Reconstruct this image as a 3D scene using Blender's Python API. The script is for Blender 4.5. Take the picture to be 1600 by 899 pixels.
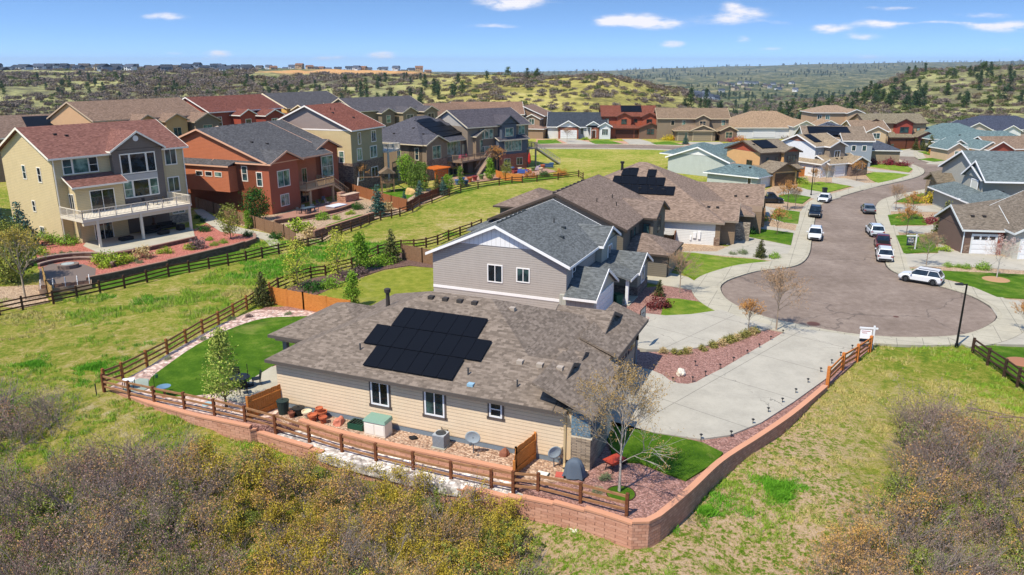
import bpy, math, random
import numpy as np
from mathutils import Vector, noise as mnoise
R = math.radians
rnd = random.Random(7)
scn = bpy.context.scene
for o in list(bpy.data.objects): bpy.data.objects.remove(o)

# ------------------------------------------------------------------ camera, sky, sun, exposure
CAMH = 20.0; FPX = 1200.0; CX = 800.0; CY = 449.5
PIT = math.atan((CY-100)/FPX); cp, sp = math.cos(PIT), math.sin(PIT)
cam = bpy.data.cameras.new('camera'); cam.sensor_width = 36; cam.lens = 27.0; cam.clip_end = 60000; cam.clip_start = 0.5
cam_o = bpy.data.objects.new('camera', cam); scn.collection.objects.link(cam_o)
cam_o.location = (0, 0, CAMH); cam_o.rotation_euler = (math.pi/2-PIT, 0, 0); scn.camera = cam_o
SUN_EL, SUN_AZ = 58.0, 225.0          # azimuth clockwise from +Y: the sun stands behind the camera, to the left
sl = bpy.data.lights.new('sun', 'SUN'); sl.energy = 5.0; sl.angle = R(0.53); sl.color = (1, .925, .79)
sun = bpy.data.objects.new('sun', sl); scn.collection.objects.link(sun)
sun.rotation_euler = (R(90-SUN_EL), 0, R(180-SUN_AZ)); sun.location = (-60, -60, 120)
scn.view_settings.view_transform = 'Standard'; scn.view_settings.look = 'None'
scn.view_settings.exposure = 0.27; scn.view_settings.gamma = 1.0
try: scn.view_settings.use_curve_mapping = False
except Exception: pass

def px_dir(x, y):
    u = (x-CX)/FPX; v = (y-CY)/FPX
    return (u, cp-v*sp, -sp-v*cp)
def G(x, y, z=0.0):
    d = px_dir(x, y); t = (z-CAMH)/d[2]
    return (d[0]*t, d[1]*t)

def build_world():
    w = bpy.data.worlds.new('World'); scn.world = w; w.use_nodes = True
    nt = w.node_tree; nt.nodes.clear(); N = nt.nodes.new; L = nt.links.new
    out = N('ShaderNodeOutputWorld'); bg = N('ShaderNodeBackground'); L(bg.outputs[0], out.inputs[0])
    tc = N('ShaderNodeTexCoord')
    sx = N('ShaderNodeSeparateXYZ'); L(tc.outputs['Generated'], sx.inputs[0])
    def m(op, a, b=None, c=None):
        n = N('ShaderNodeMath'); n.operation = op
        for i, v in enumerate((a, b, c)):
            if v is None: continue
            if isinstance(v, (int, float)): n.inputs[i].default_value = v
            else: L(v, n.inputs[i])
        return n.outputs[0]
    # the sky climbs fast to a deep blue on this clear day: elevation is stretched before it reaches the sky model
    zz = m('ADD', m('MULTIPLY', m('MAXIMUM', sx.outputs[2], 0.0), 4.0), 0.15)
    cb = N('ShaderNodeCombineXYZ'); L(sx.outputs[0], cb.inputs[0]); L(sx.outputs[1], cb.inputs[1]); L(zz, cb.inputs[2])
    nm = N('ShaderNodeVectorMath'); nm.operation = 'NORMALIZE'; L(cb.outputs[0], nm.inputs[0])
    sky = N('ShaderNodeTexSky'); sky.sky_type = 'NISHITA'; sky.sun_disc = False
    sky.sun_elevation = R(SUN_EL); sky.sun_rotation = R(SUN_AZ); sky.altitude = 1900; sky.air_density = 1.3; sky.dust_density = .3; sky.ozone_density = 2.5
    L(nm.outputs[0], sky.inputs[0])
    hs = N('ShaderNodeHueSaturation'); hs.inputs['Saturation'].default_value = 1.12; hs.inputs['Value'].default_value = 1.6
    L(sky.outputs[0], hs.inputs['Color'])
    az = m('DIVIDE', sx.outputs[0], m('MAXIMUM', sx.outputs[1], .05)); el = m('DIVIDE', sx.outputs[2], m('MAXIMUM', sx.outputs[1], .05))
    c2 = N('ShaderNodeCombineXYZ'); L(m('MULTIPLY', az, 1.0), c2.inputs[0]); L(m('MULTIPLY', el, 3.2), c2.inputs[1])
    no = N('ShaderNodeTexNoise'); no.inputs['Scale'].default_value = 34; no.inputs['Detail'].default_value = 5; no.inputs['Roughness'].default_value = .6
    L(c2.outputs[0], no.inputs['Vector'])
    no2 = N('ShaderNodeTexNoise'); no2.inputs['Scale'].default_value = 9; no2.inputs['Detail'].default_value = 2; L(c2.outputs[0], no2.inputs['Vector'])
    wob = m('MULTIPLY', m('SUBTRACT', no2.outputs[0], .5), .02)
    el_w = m('ADD', el, wob)
    tot = None
    for (x, y, w_, h_, s) in [(805, 5, 62, 9, 1.), (1010, 35, 70, 12, 1.), (960, 38, 30, 6, .8), (1155, 24, 55, 12, .75), (1142, 8, 18, 9, .5), (258, 30, 38, 7, .75),
                          (340, 85, 30, 6, .7), (596, 86, 24, 7, .95), (515, 89, 35, 5, .6), (770, 41, 48, 5, .55), (1052, 71, 26, 7, .6), (1160, 63, 16, 7, .55),
                          (1376, 38, 36, 8, .95), (1296, 43, 34, 8, .85), (1345, 57, 34, 5, .6), (1205, 76, 25, 4, .5), (1570, 41, 60, 9, .9), (1540, 22, 70, 5, .45),
                          (1470, 38, 90, 3, .5), (1395, 12, 50, 3.5, .5), (1210, 38, 30, 4, .4), (1360, 89, 40, 5, .45), (340, 95, 50, 4, .3), (275, 84, 22, 4, .35), (905, 84, 30, 4, .3), (1570, 76, 30, 4, .3)]:
        d = px_dir(x, y); a0 = d[0]/d[1]; e0 = d[2]/d[1]
        ra = m('MULTIPLY', m('SUBTRACT', az, a0), FPX/w_*1.12); re = m('MULTIPLY', m('SUBTRACT', el_w, e0), FPX/h_*1.1)
        # flat-bottomed: the lower half falls off faster
        g = m('MULTIPLY', m('EXPONENT', m('MULTIPLY', m('ADD', m('MULTIPLY', ra, ra), m('MULTIPLY', re, re)), -1.0)), s)
        tot = g if tot is None else m('ADD', tot, g)
    k = m('MULTIPLY', tot, m('ADD', m('MULTIPLY', no.outputs[0], 2.2), -.25))
    mr = N('ShaderNodeMapRange'); mr.interpolation_type = 'SMOOTHSTEP'; mr.inputs['From Min'].default_value = .14; mr.inputs['From Max'].default_value = .8
    mr.inputs['To Max'].default_value = .92
    L(k, mr.inputs['Value'])
    mx = N('ShaderNodeMix'); mx.data_type = 'RGBA'; L(mr.outputs[0], mx.inputs['Factor']); L(hs.outputs[0], mx.inputs[6]); mx.inputs[7].default_value = (7.2, 7.0, 7.3, 1)
    L(mx.outputs[2], bg.inputs['Color']); bg.inputs['Strength'].default_value = 0.12
build_world()

# ------------------------------------------------------------------ materials
def hx(s, k=1.0):
    s = s.lstrip('#'); c = [int(s[i:i+2], 16)/255 for i in (0, 2, 4)]
    return tuple(min(1, k*(v/12.92 if v <= .04045 else ((v+.055)/1.055)**2.4)) for v in c)+(1,)
class NT:
    def __init__(s, name):
        s.m = bpy.data.materials.new(name); s.m.use_nodes = True; s.t = s.m.node_tree
        s.b = s.t.nodes['Principled BSDF']; s.b.inputs['Roughness'].default_value = .85
        s.b.inputs['Specular IOR Level'].default_value = .3
    def n(s, t, **k):
        o = s.t.nodes.new(t)
        for a, v in k.items(): setattr(o, a, v)
        return o
    def l(s, a, b): s.t.links.new(a, b)
    def co(s, kind='Object'):
        if kind == 'World': return s.n('ShaderNodeNewGeometry').outputs['Position']
        return s.n('ShaderNodeTexCoord').outputs[kind]
    def math(s, op, a, b=None, c=None):
        n = s.n('ShaderNodeMath', operation=op)
        for i, v in enumerate((a, b, c)):
            if v is None: continue
            if isinstance(v, (int, float)): n.inputs[i].default_value = v
            else: s.l(v, n.inputs[i])
        return n.outputs[0]
    def noise(s, co, scale, detail=3, rough=.55, dist=0):
        n = s.n('ShaderNodeTexNoise'); n.inputs['Scale'].default_value = scale; n.inputs['Detail'].default_value = detail
        n.inputs['Roughness'].default_value = rough; n.inputs['Distortion'].default_value = dist; s.l(co, n.inputs['Vector']); return n.outputs[0]
    def ramp(s, f, stops, interp='LINEAR'):
        r = s.n('ShaderNodeValToRGB'); e = r.color_ramp; e.interpolation = interp
        while len(e.elements) < len(stops): e.elements.new(.5)
        for i, (p, c) in enumerate(stops): e.elements[i].position = p; e.elements[i].color = c
        s.l(f, r.inputs[0]); return r.outputs[0]
    def mix(s, f, a, b, mode='MIX'):
        n = s.n('ShaderNodeMix', data_type='RGBA', blend_type=mode)
        for i, v in ((0, f), (6, a), (7, b)):
            if isinstance(v, (int, float, tuple)): n.inputs[i].default_value = v
            else: s.l(v, n.inputs[i])
        return n.outputs[2]
    def step(s, v, lo, hi):
        n = s.n('ShaderNodeMapRange'); n.inputs['From Min'].default_value = lo; n.inputs['From Max'].default_value = hi; s.l(v, n.inputs[0]); return n.outputs[0]
    def bump(s, h, dist=.02, st=.5):
        n = s.n('ShaderNodeBump'); n.inputs['Distance'].default_value = dist; n.inputs['Strength'].default_value = st
        s.l(h, n.inputs['Height']); s.l(n.outputs[0], s.b.inputs['Normal'])
    def col(s, c):
        if isinstance(c, tuple): s.b.inputs['Base Color'].default_value = c
        else: s.l(c, s.b.inputs['Base Color'])
    def sep(s, co):
        n = s.n('ShaderNodeSeparateXYZ'); s.l(co, n.inputs[0]); return n.outputs
    def comb(s, *v):
        n = s.n('ShaderNodeCombineXYZ')
        for i, a in enumerate(v):
            if isinstance(a, (int, float)): n.inputs[i].default_value = a
            else: s.l(a, n.inputs[i])
        return n.outputs[0]
MC = {}
def cached(f):
    def g(*a):
        k = (f.__name__,)+a
        if k not in MC: MC[k] = f(*a)
        return MC[k]
    return g
@cached
def paint(c, k=1.0, rough=.6, var=.08):
    t = NT('paint_'+c); n = t.noise(t.co(), 1.7, 4); f = t.math('MULTIPLY_ADD', n, 2*var, 1-var)
    cc = t.mix(1.0, hx(c, k), t.comb(f, f, f), 'MULTIPLY'); t.col(cc); t.b.inputs['Roughness'].default_value = rough; return t.m
@cached
def siding(c, k=1.0, pitch=.19, dark=.55):
    t = NT('siding_'+c); p = t.co(); z = t.sep(p)[2]
    fr = t.math('FRACT', t.math('DIVIDE', z, pitch))
    line = t.step(fr, .86, .98)  # dark line painted in as the shadow under each lap
    n = t.noise(p, .9, 4); n2 = t.noise(p, 14, 3); sp_ = t.sep(p); stz = t.noise(t.comb(t.math('MULTIPLY', sp_[0], 3.0), t.math('MULTIPLY', sp_[1], 3.0), t.math('MULTIPLY', sp_[2], .35)), 1.6, 4, .7)
    f = t.math('ADD', t.math('ADD', t.math('MULTIPLY_ADD', n, .16, .76), t.math('MULTIPLY', stz, .18)), t.math('MULTIPLY', n2, .08))
    base = t.mix(1.0, hx(c, k), t.comb(f, f, f), 'MULTIPLY')
    t.col(t.mix(t.math('MULTIPLY', line, 1-dark), base, (0.02, .018, .015, 1))); t.bump(t.math('SUBTRACT', 1.0, fr), .02, .7); return t.m
@cached
def stucco(c, k=1.0):
    t = NT('stucco_'+c); p = t.co(); n = t.noise(p, .6, 5); n2 = t.noise(p, 9, 3)
    f = t.math('ADD', t.math('MULTIPLY_ADD', n, .2, .82), t.math('MULTIPLY', n2, .08))
    t.col(t.mix(1.0, hx(c, k), t.comb(f, f, f), 'MULTIPLY')); t.bump(n2, .02, .3); return t.m
@cached
def batten(c, k=1.0):
    t = NT('board_batten_'+c); p = t.co(); s = t.sep(p)
    fr = t.math('FRACT', t.math('DIVIDE', t.math('ADD', s[0], s[1]), .4)); line = t.step(fr, .85, .9)
    t.col(t.mix(t.math('MULTIPLY', line, .3), hx(c, k), (.12, .12, .12, 1))); return t.m
@cached
def shingle(c, k=1.0, var=.34):
    t = NT('shingle_'+c); p = t.co(); s = t.sep(p)
    zi = t.math('FLOOR', t.math('DIVIDE', s[2], .06))
    sh = t.math('MULTIPLY', t.math('FRACT', t.math('MULTIPLY', zi, .618)), .3)
    cell = t.comb(t.math('FLOOR', t.math('DIVIDE', t.math('ADD', s[0], sh), .27)), t.math('FLOOR', t.math('DIVIDE', t.math('ADD', s[1], sh), .27)), zi)
    wn = t.n('ShaderNodeTexWhiteNoise', noise_dimensions='3D'); t.l(cell, wn.inputs['Vector'])
    big = t.noise(p, .35, 4, .6); mid = t.noise(p, 5.5, 3, .7)
    v = t.math('ADD', t.math('MULTIPLY', wn.outputs[0], .62), t.math('MULTIPLY', mid, .5))
    v = t.math('ADD', v, t.math('MULTIPLY', big, .16))
    h = hx(c, k); lo = tuple(x*(1-var) for x in h[:3])+(1,); hi = tuple(min(1, x*(1+var)+.01) for x in h[:3])+(1,)
    t.col(t.ramp(v, [(.28, lo), (.62, h), (.98, hi)])); fr = t.math('FRACT', t.math('DIVIDE', s[2], .06)); t.bump(t.math('ADD', t.math('MULTIPLY', fr, -1.0), wn.outputs[0]), .02, .6)
    t.b.inputs['Roughness'].default_value = .95; t.b.inputs['Specular IOR Level'].default_value = .15; return t.m
@cached
def stone(c1, c2, sc=3.2):
    t = NT('stone_'+c1); p = t.co(); mp = t.n('ShaderNodeMapping'); mp.inputs['Scale'].default_value = (1, 1, 2.4); t.l(p, mp.inputs[0])
    v = t.n('ShaderNodeTexVoronoi'); v.inputs['Scale'].default_value = sc; t.l(mp.outputs[0], v.inputs['Vector'])
    e = t.n('ShaderNodeTexVoronoi', feature='DISTANCE_TO_EDGE'); e.inputs['Scale'].default_value = sc; t.l(mp.outputs[0], e.inputs['Vector'])
    s = t.sep(v.outputs['Color']); c = t.mix(s[0], hx(c1), hx(c2)); m = t.step(e.outputs[0], 0, .06)
    t.col(t.mix(m, (.06, .05, .045, 1), c)); t.bump(m, .03, .8); return t.m
@cached
def brick(c1, c2, bw=.45, bh=.2, mortar='#5a4438', bias=.0):
    t = NT('block_'+c1); p = t.co(); s = t.sep(p)
    zi = t.math('DIVIDE', s[2], bh); row = t.math('FLOOR', zi)
    al = t.math('ADD', t.math('ADD', s[0], s[1]), t.math('MULTIPLY', t.math('MODULO', t.math('ABSOLUTE', row), 2.0), bw/2))
    cl = t.math('FLOOR', t.math('DIVIDE', al, bw))
    wn = t.n('ShaderNodeTexWhiteNoise', noise_dimensions='2D'); t.l(t.comb(row, cl), wn.inputs['Vector'])
    fz = t.math('FRACT', zi); fx = t.math('FRACT', t.math('DIVIDE', al, bw))
    ln = t.math('MAXIMUM', t.step(fz, .9, .95), t.step(fx, .95, .97))
    n = t.noise(p, 6, 4, .7); n2 = t.noise(p, .5, 3)
    v = t.math('ADD', t.math('MULTIPLY', wn.outputs[0], .5), t.math('MULTIPLY', t.math('ADD', n, n2), .35))
    c = t.ramp(v, [(.25, hx(c1)), (.85, hx(c2))])
    t.col(t.mix(t.math('MULTIPLY', ln, .75), c, hx(mortar))); t.bump(t.math('SUBTRACT', n, ln), .04, .8); return t.m
@cached
def wood(c1, c2, rough=.8, sc=1.0):
    t = NT('wood_'+c1); p = t.co(); mp = t.n('ShaderNodeMapping'); mp.inputs['Scale'].default_value = (1.2*sc, 1.2*sc, 7*sc); t.l(p, mp.inputs[0])
    n = t.noise(mp.outputs[0], 2.2, 4, .65); t.col(t.ramp(n, [(.3, hx(c1)), (.7, hx(c2))])); t.b.inputs['Roughness'].default_value = rough; return t.m
@cached
def planks(c1, c2, w=.14):
    t = NT('planks_'+c1); p = t.co(); s = t.sep(p)
    u = t.math('DIVIDE', t.math('ADD', s[0], t.math('MULTIPLY', s[1], .37)), w); cl = t.math('FLOOR', u); fr = t.math('FRACT', u)
    wn = t.n('ShaderNodeTexWhiteNoise', noise_dimensions='1D'); t.l(cl, wn.inputs['W'])
    n = t.noise(p, 3, 4); v = t.math('ADD', t.math('MULTIPLY', wn.outputs[0], .6), t.math('MULTIPLY', n, .4))
    ln = t.math('MAXIMUM', t.step(fr, .92, .96), 0.0)
    t.col(t.mix(t.math('MULTIPLY', ln, .7), t.ramp(v, [(.15, hx(c1)), (.85, hx(c2))]), hx('#2a1808'))); return t.m
@cached
def glass(tint='#1d2d33', c2='#3f5a58'):
    t = NT('window_glass'); n = t.noise(t.co(), 1.1, 2); t.col(t.ramp(n, [(.4, hx(tint)), (.62, hx(c2))]))
    t.b.inputs['Roughness'].default_value = .06; t.b.inputs['Specular IOR Level'].default_value = .8; return t.m
@cached
def plain(c, rough=.5, metal=0.0, k=1.0):
    t = NT('plain_'+c); n = t.noise(t.co(), 8, 3); f = t.math('MULTIPLY_ADD', n, .16, .9)
    t.col(t.mix(1.0, hx(c, k), t.comb(f, f, f), 'MULTIPLY')); t.b.inputs['Roughness'].default_value = rough; t.b.inputs['Metallic'].default_value = metal; return t.m
@cached
def carpaint(c):
    t = NT('car_paint_'+c); t.col(hx(c)); t.b.inputs['Roughness'].default_value = .28; t.b.inputs['Coat Weight'].default_value = .6; t.b.inputs['Specular IOR Level'].default_value = .5
    return t.m
@cached
def gravel(c1, c2, c3, sc=9.0):
    t = NT('gravel_'+c1); p = t.co('World')
    v = t.n('ShaderNodeTexVoronoi'); v.inputs['Scale'].default_value = sc; t.l(p, v.inputs['Vector']); s = t.sep(v.outputs['Color'])
    big = t.noise(p, .45, 4); x = t.math('ADD', t.math('MULTIPLY', s[0], .75), t.math('MULTIPLY', big, .3))
    c = t.ramp(x, [(.15, hx(c1)), (.5, hx(c2)), (.9, hx(c3))]); d = t.step(v.outputs['Distance'], .0, .7/sc*6)
    t.col(t.mix(t.math('MULTIPLY', t.step(v.outputs['Distance'], .35, .75), .45), c, (.05, .04, .035, 1)))
    t.bump(t.math('SUBTRACT', 1.0, v.outputs['Distance']), .05, .8); return t.m
@cached
def lawn(c1, c2, c3, sc=1.0):
    t = NT('lawn_'+c1); p = t.co('World'); a = t.noise(p, .9*sc, 5, .65); b = t.noise(p, 7, 4, .8); c = t.noise(p, 40, 2, .8)
    v = t.math('ADD', t.math('MULTIPLY', a, .5), t.math('ADD', t.math('MULTIPLY', b, .3), t.math('MULTIPLY', c, .2)))
    s = t.sep(p); st = t.math('SINE', t.math('MULTIPLY', t.math('ADD', t.math('MULTIPLY', s[0], .8), t.math('MULTIPLY', s[1], .6)), 5.2)); v = t.math('ADD', v, t.math('MULTIPLY', st, .016))
    dry = t.step(t.noise(p, .35*sc, 5, .7, .5), .54, .66)
    t.col(t.mix(t.math('MULTIPLY', dry, .45), t.ramp(v, [(.36, hx(c1)), (.5, hx(c2)), (.63, hx(c3))]), hx('#b0a860'))); t.bump(t.math('ADD', b, c), .12, .9); t.b.inputs['Specular IOR Level'].default_value = .1; return t.m
@cached
def concrete(c='#b9b4a6', joint=3.2, ang=23.0, off=0.0):
    t = NT('concrete_'+c); p = t.co('World'); mp = t.n('ShaderNodeMapping'); mp.inputs['Rotation'].default_value = (0, 0, R(ang)); mp.inputs['Location'].default_value = (off, 0, 0); t.l(p, mp.inputs[0]); s = t.sep(mp.outputs[0])
    ln = 0.0
    if joint:
        fx = t.math('FRACT', t.math('DIVIDE', s[0], joint)); fy = t.math('FRACT', t.math('DIVIDE', s[1], joint)); q = 1-.05/joint
        ln = t.math('MAXIMUM', t.math('GREATER_THAN', fx, q), t.math('GREATER_THAN', fy, q))
    a = t.noise(p, .5, 5, .6); b = t.noise(p, 5, 4, .7); v = t.math('ADD', t.math('MULTIPLY', a, .65), t.math('MULTIPLY', b, .35))
    h = hx(c); c0 = t.ramp(v, [(.3, tuple(x*.78 for x in h[:3])+(1,)), (.55, h), (.75, tuple(min(1, x*1.12) for x in h[:3])+(1,))])
    w = t.n('ShaderNodeTexVoronoi', feature='DISTANCE_TO_EDGE'); w.inputs['Scale'].default_value = .13
    wp = t.n('ShaderNodeVectorMath', operation='ADD'); t.l(p, wp.inputs[0]); no = t.n('ShaderNodeTexNoise'); no.inputs['Scale'].default_value = .8; no.inputs['Detail'].default_value = 4
    t.l(p, no.inputs['Vector']); ws = t.n('ShaderNodeVectorMath', operation='SCALE'); ws.inputs['Scale'].default_value = 1.6; t.l(no.outputs[1], ws.inputs[0]); t.l(ws.outputs[0], wp.inputs[1]); t.l(wp.outputs[0], w.inputs['Vector'])
    cr = t.math('MULTIPLY', t.math('LESS_THAN', w.outputs[0], .0025), t.step(a, .5, .56))
    stn = t.step(t.noise(p, .33, 5, .75, .8), .56, .72); dk = t.math('MAXIMUM', t.math('MULTIPLY', t.math('MAXIMUM', ln, cr), .6), t.math('MULTIPLY', stn, .14))
    t.col(t.mix(dk, c0, (.09, .085, .075, 1))); return t.m
@cached
def asphalt():
    t = NT('asphalt'); p = t.co('World'); a = t.noise(p, .16, 6, .65); b = t.noise(p, 24, 3, .8); c = t.noise(p, 1.4, 5, .7)
    v = t.math('ADD', t.math('MULTIPLY', a, .4), t.math('ADD', t.math('MULTIPLY', b, .28), t.math('MULTIPLY', c, .32)))
    base = t.ramp(v, [(.36, hx('#635549')), (.5, hx('#7d6e62')), (.64, hx('#96877a'))])
    w = t.n('ShaderNodeTexVoronoi', feature='DISTANCE_TO_EDGE'); w.inputs['Scale'].default_value = .045
    wp = t.n('ShaderNodeVectorMath', operation='ADD'); t.l(p, wp.inputs[0]); no = t.n('ShaderNodeTexNoise'); no.inputs['Scale'].default_value = .35; no.inputs['Detail'].default_value = 4
    t.l(p, no.inputs['Vector']); ws = t.n('ShaderNodeVectorMath', operation='SCALE'); ws.inputs['Scale'].default_value = 3.; t.l(no.outputs[1], ws.inputs[0]); t.l(ws.outputs[0], wp.inputs[1]); t.l(wp.outputs[0], w.inputs['Vector'])
    cr = t.math('LESS_THAN', w.outputs[0], .0026)
    t.col(t.mix(t.math('MULTIPLY', cr, .42), base, (.035, .03, .03, 1))); t.bump(b, .01, .4); return t.m
@cached
def leaf(c1, c2, rough=.7, trans=.25):
    t = NT('foliage_'+c1)
    oi = t.n('ShaderNodeNewGeometry'); r = oi.outputs['Random Per Island']
    n = t.noise(t.co(), 1.3, 2); v = t.math('ADD', t.math('MULTIPLY', r, .65), t.math('MULTIPLY', n, .35))
    t.col(t.ramp(v, [(.12, hx(c1)), (.85, hx(c2))])); t.b.inputs['Roughness'].default_value = rough; t.b.inputs['Specular IOR Level'].default_value = .15
    return t.m
WHITE = paint('#dedede', 1.0, .5, .04)
GLASS = glass(); GLASSD = glass('#0f1518', '#26323a'); GLASST = glass('#2f4f49', '#7f9c90')

# ------------------------------------------------------------------ mesh building
COL = scn.collection
class MB:
    def __init__(s): s.v = []; s.f = []
    def add(s, vs, fs):
        n = len(s.v); s.v += [tuple(v) for v in vs]; s.f += [tuple(n+i for i in f) for f in fs]; return s
    def box(s, x0, x1, y0, y1, z0, z1):
        x0, x1 = min(x0, x1), max(x0, x1); y0, y1 = min(y0, y1), max(y0, y1); z0, z1 = min(z0, z1), max(z0, z1)
        return s.add([(x0,y0,z0),(x1,y0,z0),(x1,y1,z0),(x0,y1,z0),(x0,y0,z1),(x1,y0,z1),(x1,y1,z1),(x0,y1,z1)],
                     [(3,2,1,0),(4,5,6,7),(0,1,5,4),(1,2,6,5),(2,3,7,6),(3,0,4,7)])
    def prism(s, A, B):            # two matching loops of 3-D points joined
        n = len(A); return s.add(list(A)+list(B), [tuple(range(n))[::-1], tuple(range(n, 2*n))]+[(i, (i+1) % n, n+(i+1) % n, n+i) for i in range(n)])
    def bar(s, p, q, w, h=None):   # box-section bar between two points
        h = h or w; p = Vector(p); q = Vector(q); d = (q-p)
        if d.length < 1e-6: return s
        d.normalize(); up = Vector((0, 0, 1)) if abs(d.z) < .95 else Vector((1, 0, 0))
        a = d.cross(up).normalized()*w/2; b = a.cross(d).normalized()*h/2
        return s.prism([p-a-b, p+a-b, p+a+b, p-a+b], [q-a-b, q+a-b, q+a+b, q-a+b])
    def tube(s, pts, rs, n=6, cap=True):
        base = len(s.v); m = len(pts)
        for k, (p, r) in enumerate(zip(pts, rs)):
            p = Vector(p); d = (Vector(pts[min(k+1, m-1)])-Vector(pts[max(k-1, 0)]))
            d = d.normalized() if d.length > 0 else Vector((0, 0, 1)); up = Vector((0, 0, 1)) if abs(d.z) < .9 else Vector((1, 0, 0))
            a = d.cross(up).normalized(); b = a.cross(d)
            for i in range(n): t = 2*math.pi*i/n; s.v.append(tuple(p+a*(r*math.cos(t))+b*(r*math.sin(t))))
        for k in range(m-1):
            for i in range(n): j = (i+1) % n; s.f.append((base+k*n+i, base+k*n+j, base+(k+1)*n+j, base+(k+1)*n+i))
        if cap: s.f.append(tuple(base+i for i in range(n))[::-1]); s.f.append(tuple(base+(m-1)*n+i for i in range(n)))
        return s
    def lathe(s, prof, c=(0, 0, 0), n=16):    # prof: (r, z) list
        base = len(s.v); m = len(prof)
        for r, z in prof:
            for i in range(n): t = 2*math.pi*i/n; s.v.append((c[0]+r*math.cos(t), c[1]+r*math.sin(t), c[2]+z))
        for k in range(m-1):
            for i in range(n): j = (i+1) % n; s.f.append((base+k*n+i, base+k*n+j, base+(k+1)*n+j, base+(k+1)*n+i))
        s.f.append(tuple(base+i for i in range(n))[::-1]); s.f.append(tuple(base+(m-1)*n+i for i in range(n))); return s
    def mesh(s, name):
        me = bpy.data.meshes.new(name); me.from_pydata(s.v, [], s.f); me.update(); return me
    def build(s, name, mat, parent=None, loc=None, smooth=False, rz=None):
        me = s.mesh(name); me.materials.append(mat)
        if smooth:
            for p in me.polygons: p.use_smooth = True
        return put(name, me, parent, loc, rz)
def put(name, me, parent=None, loc=None, rz=None):
    o = bpy.data.objects.new(name, me); COL.objects.link(o)
    if parent is not None: o.parent = parent
    if loc is not None: o.location = loc
    if rz is not None: o.rotation_euler[2] = rz
    return o
def tag(o, label=None, cat=None, group=None, kind=None):
    if label: o['label'] = label
    if cat: o['category'] = cat
    if group: o['group'] = group
    if kind: o['kind'] = kind
    return o
def thing(name, label, cat, loc=(0, 0, 0), rz=0, group=None):
    o = bpy.data.objects.new(name, None); COL.objects.link(o); o.empty_display_size = .3
    o.location = loc; o.rotation_euler = (0, 0, rz); return tag(o, label, cat, group)
def copy_tree(o, parent=None):
    c = o.copy(); COL.objects.link(c)
    if parent is not None: c.parent = parent
    for ch in list(o.children): copy_tree(ch, c)
    return c
def struct(o): o['kind'] = 'structure'; return o

def tri_poly(pts):
    from mathutils.geometry import tessellate_polygon
    return tessellate_polygon([[Vector((p[0], p[1], 0)) for p in pts]])
def slab(name, pts, ztop, depth, mat, parent=None, kind='structure'):
    n = len(pts); mb = MB()
    vs = [(p[0], p[1], ztop) for p in pts]+[(p[0], p[1], ztop-depth) for p in pts]
    fs = []
    for t in tri_poly(pts):
        a, b, c = [Vector((pts[i][0], pts[i][1], 0)) for i in t]
        if (b-a).cross(c-a).z < 0: t = t[::-1]
        fs.append(tuple(t))
    area = sum(pts[i][0]*pts[(i+1) % n][1]-pts[(i+1) % n][0]*pts[i][1] for i in range(n))
    for i in range(n):
        j = (i+1) % n; fs.append((i, n+i, n+j, j) if area > 0 else (j, n+j, n+i, i))
    mb.add(vs, fs); o = mb.build(name, mat, parent)
    if kind: o['kind'] = kind
    return o
def smooth_px(p, closed=False, k=4):       # Catmull-Rom through points
    out = []; n = len(p)
    rg = range(n) if closed else range(n-1)
    for i in rg:
        P = [p[(i+d) % n] if closed else p[max(0, min(n-1, i+d))] for d in (-1, 0, 1, 2)]
        for s in range(k):
            t = s/k
            out.append(tuple(.5*((2*P[1][c])+(-P[0][c]+P[2][c])*t+(2*P[0][c]-5*P[1][c]+4*P[2][c]-P[3][c])*t*t+(-P[0][c]+3*P[1][c]-3*P[2][c]+P[3][c])*t**3) for c in range(len(p[0]))))
    if not closed: out.append(tuple(p[-1]))
    return out
def GP(lst, z=0.0): return [G(x, y, z) for x, y in lst]
def lin(a, b, t): return tuple(x+(y-x)*t for x, y in zip(a, b))
def resample(pts, step):
    out = [pts[0]]; acc = 0
    for a, b in zip(pts[:-1], pts[1:]):
        L = math.dist(a, b)
        if L < 1e-6: continue
        d = step-acc
        while d <= L: out.append(lin(a, b, d/L)); d += step
        acc = L-(d-step)
    return out
# ------------------------------------------------------------------ terrain
CTRL = [((200,640),-.15),((300,668),-.55),((375,690),-.9),((450,715),-1.15),((530,740),-1.4),((700,790),-1.5),((844,816),-1.25),((989,850),-1.25),((1050,805),-1.1),((1100,768),-.95),
        ((1200,690),-.6),((1290,612),-.15),((1350,545),-.04),((0,899),-2.8),((400,899),-3.0),((800,899),-2.3),((1200,899),-1.9),((1600,899),-2.2),((0,720),-1.2),((200,740),-1.4),
        ((1400,720),-.9),((1600,720),-.9),((1600,640),-.4),((1450,600),-.1),((1600,600),-.2),((0,610),-.2),((150,615),-.05),((100,580),-.0),((200,560),0),((600,560),-.0),
        ((900,700),-.45),((1000,700),-.2),((700,730),-.95),((500,690),-.95),((430,655),-.8),((1100,640),-.05),((1250,590),-.05),((1500,545),0),((300,640),-.15),((560,700),-1.1),((820,745),-.8),((930,770),-.5)]
CT = [(G(x, y, z), z) for (x, y), z in CTRL]
CXY = np.array([c[0] for c in CT]); CZ = np.array([c[1] for c in CT])
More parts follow.
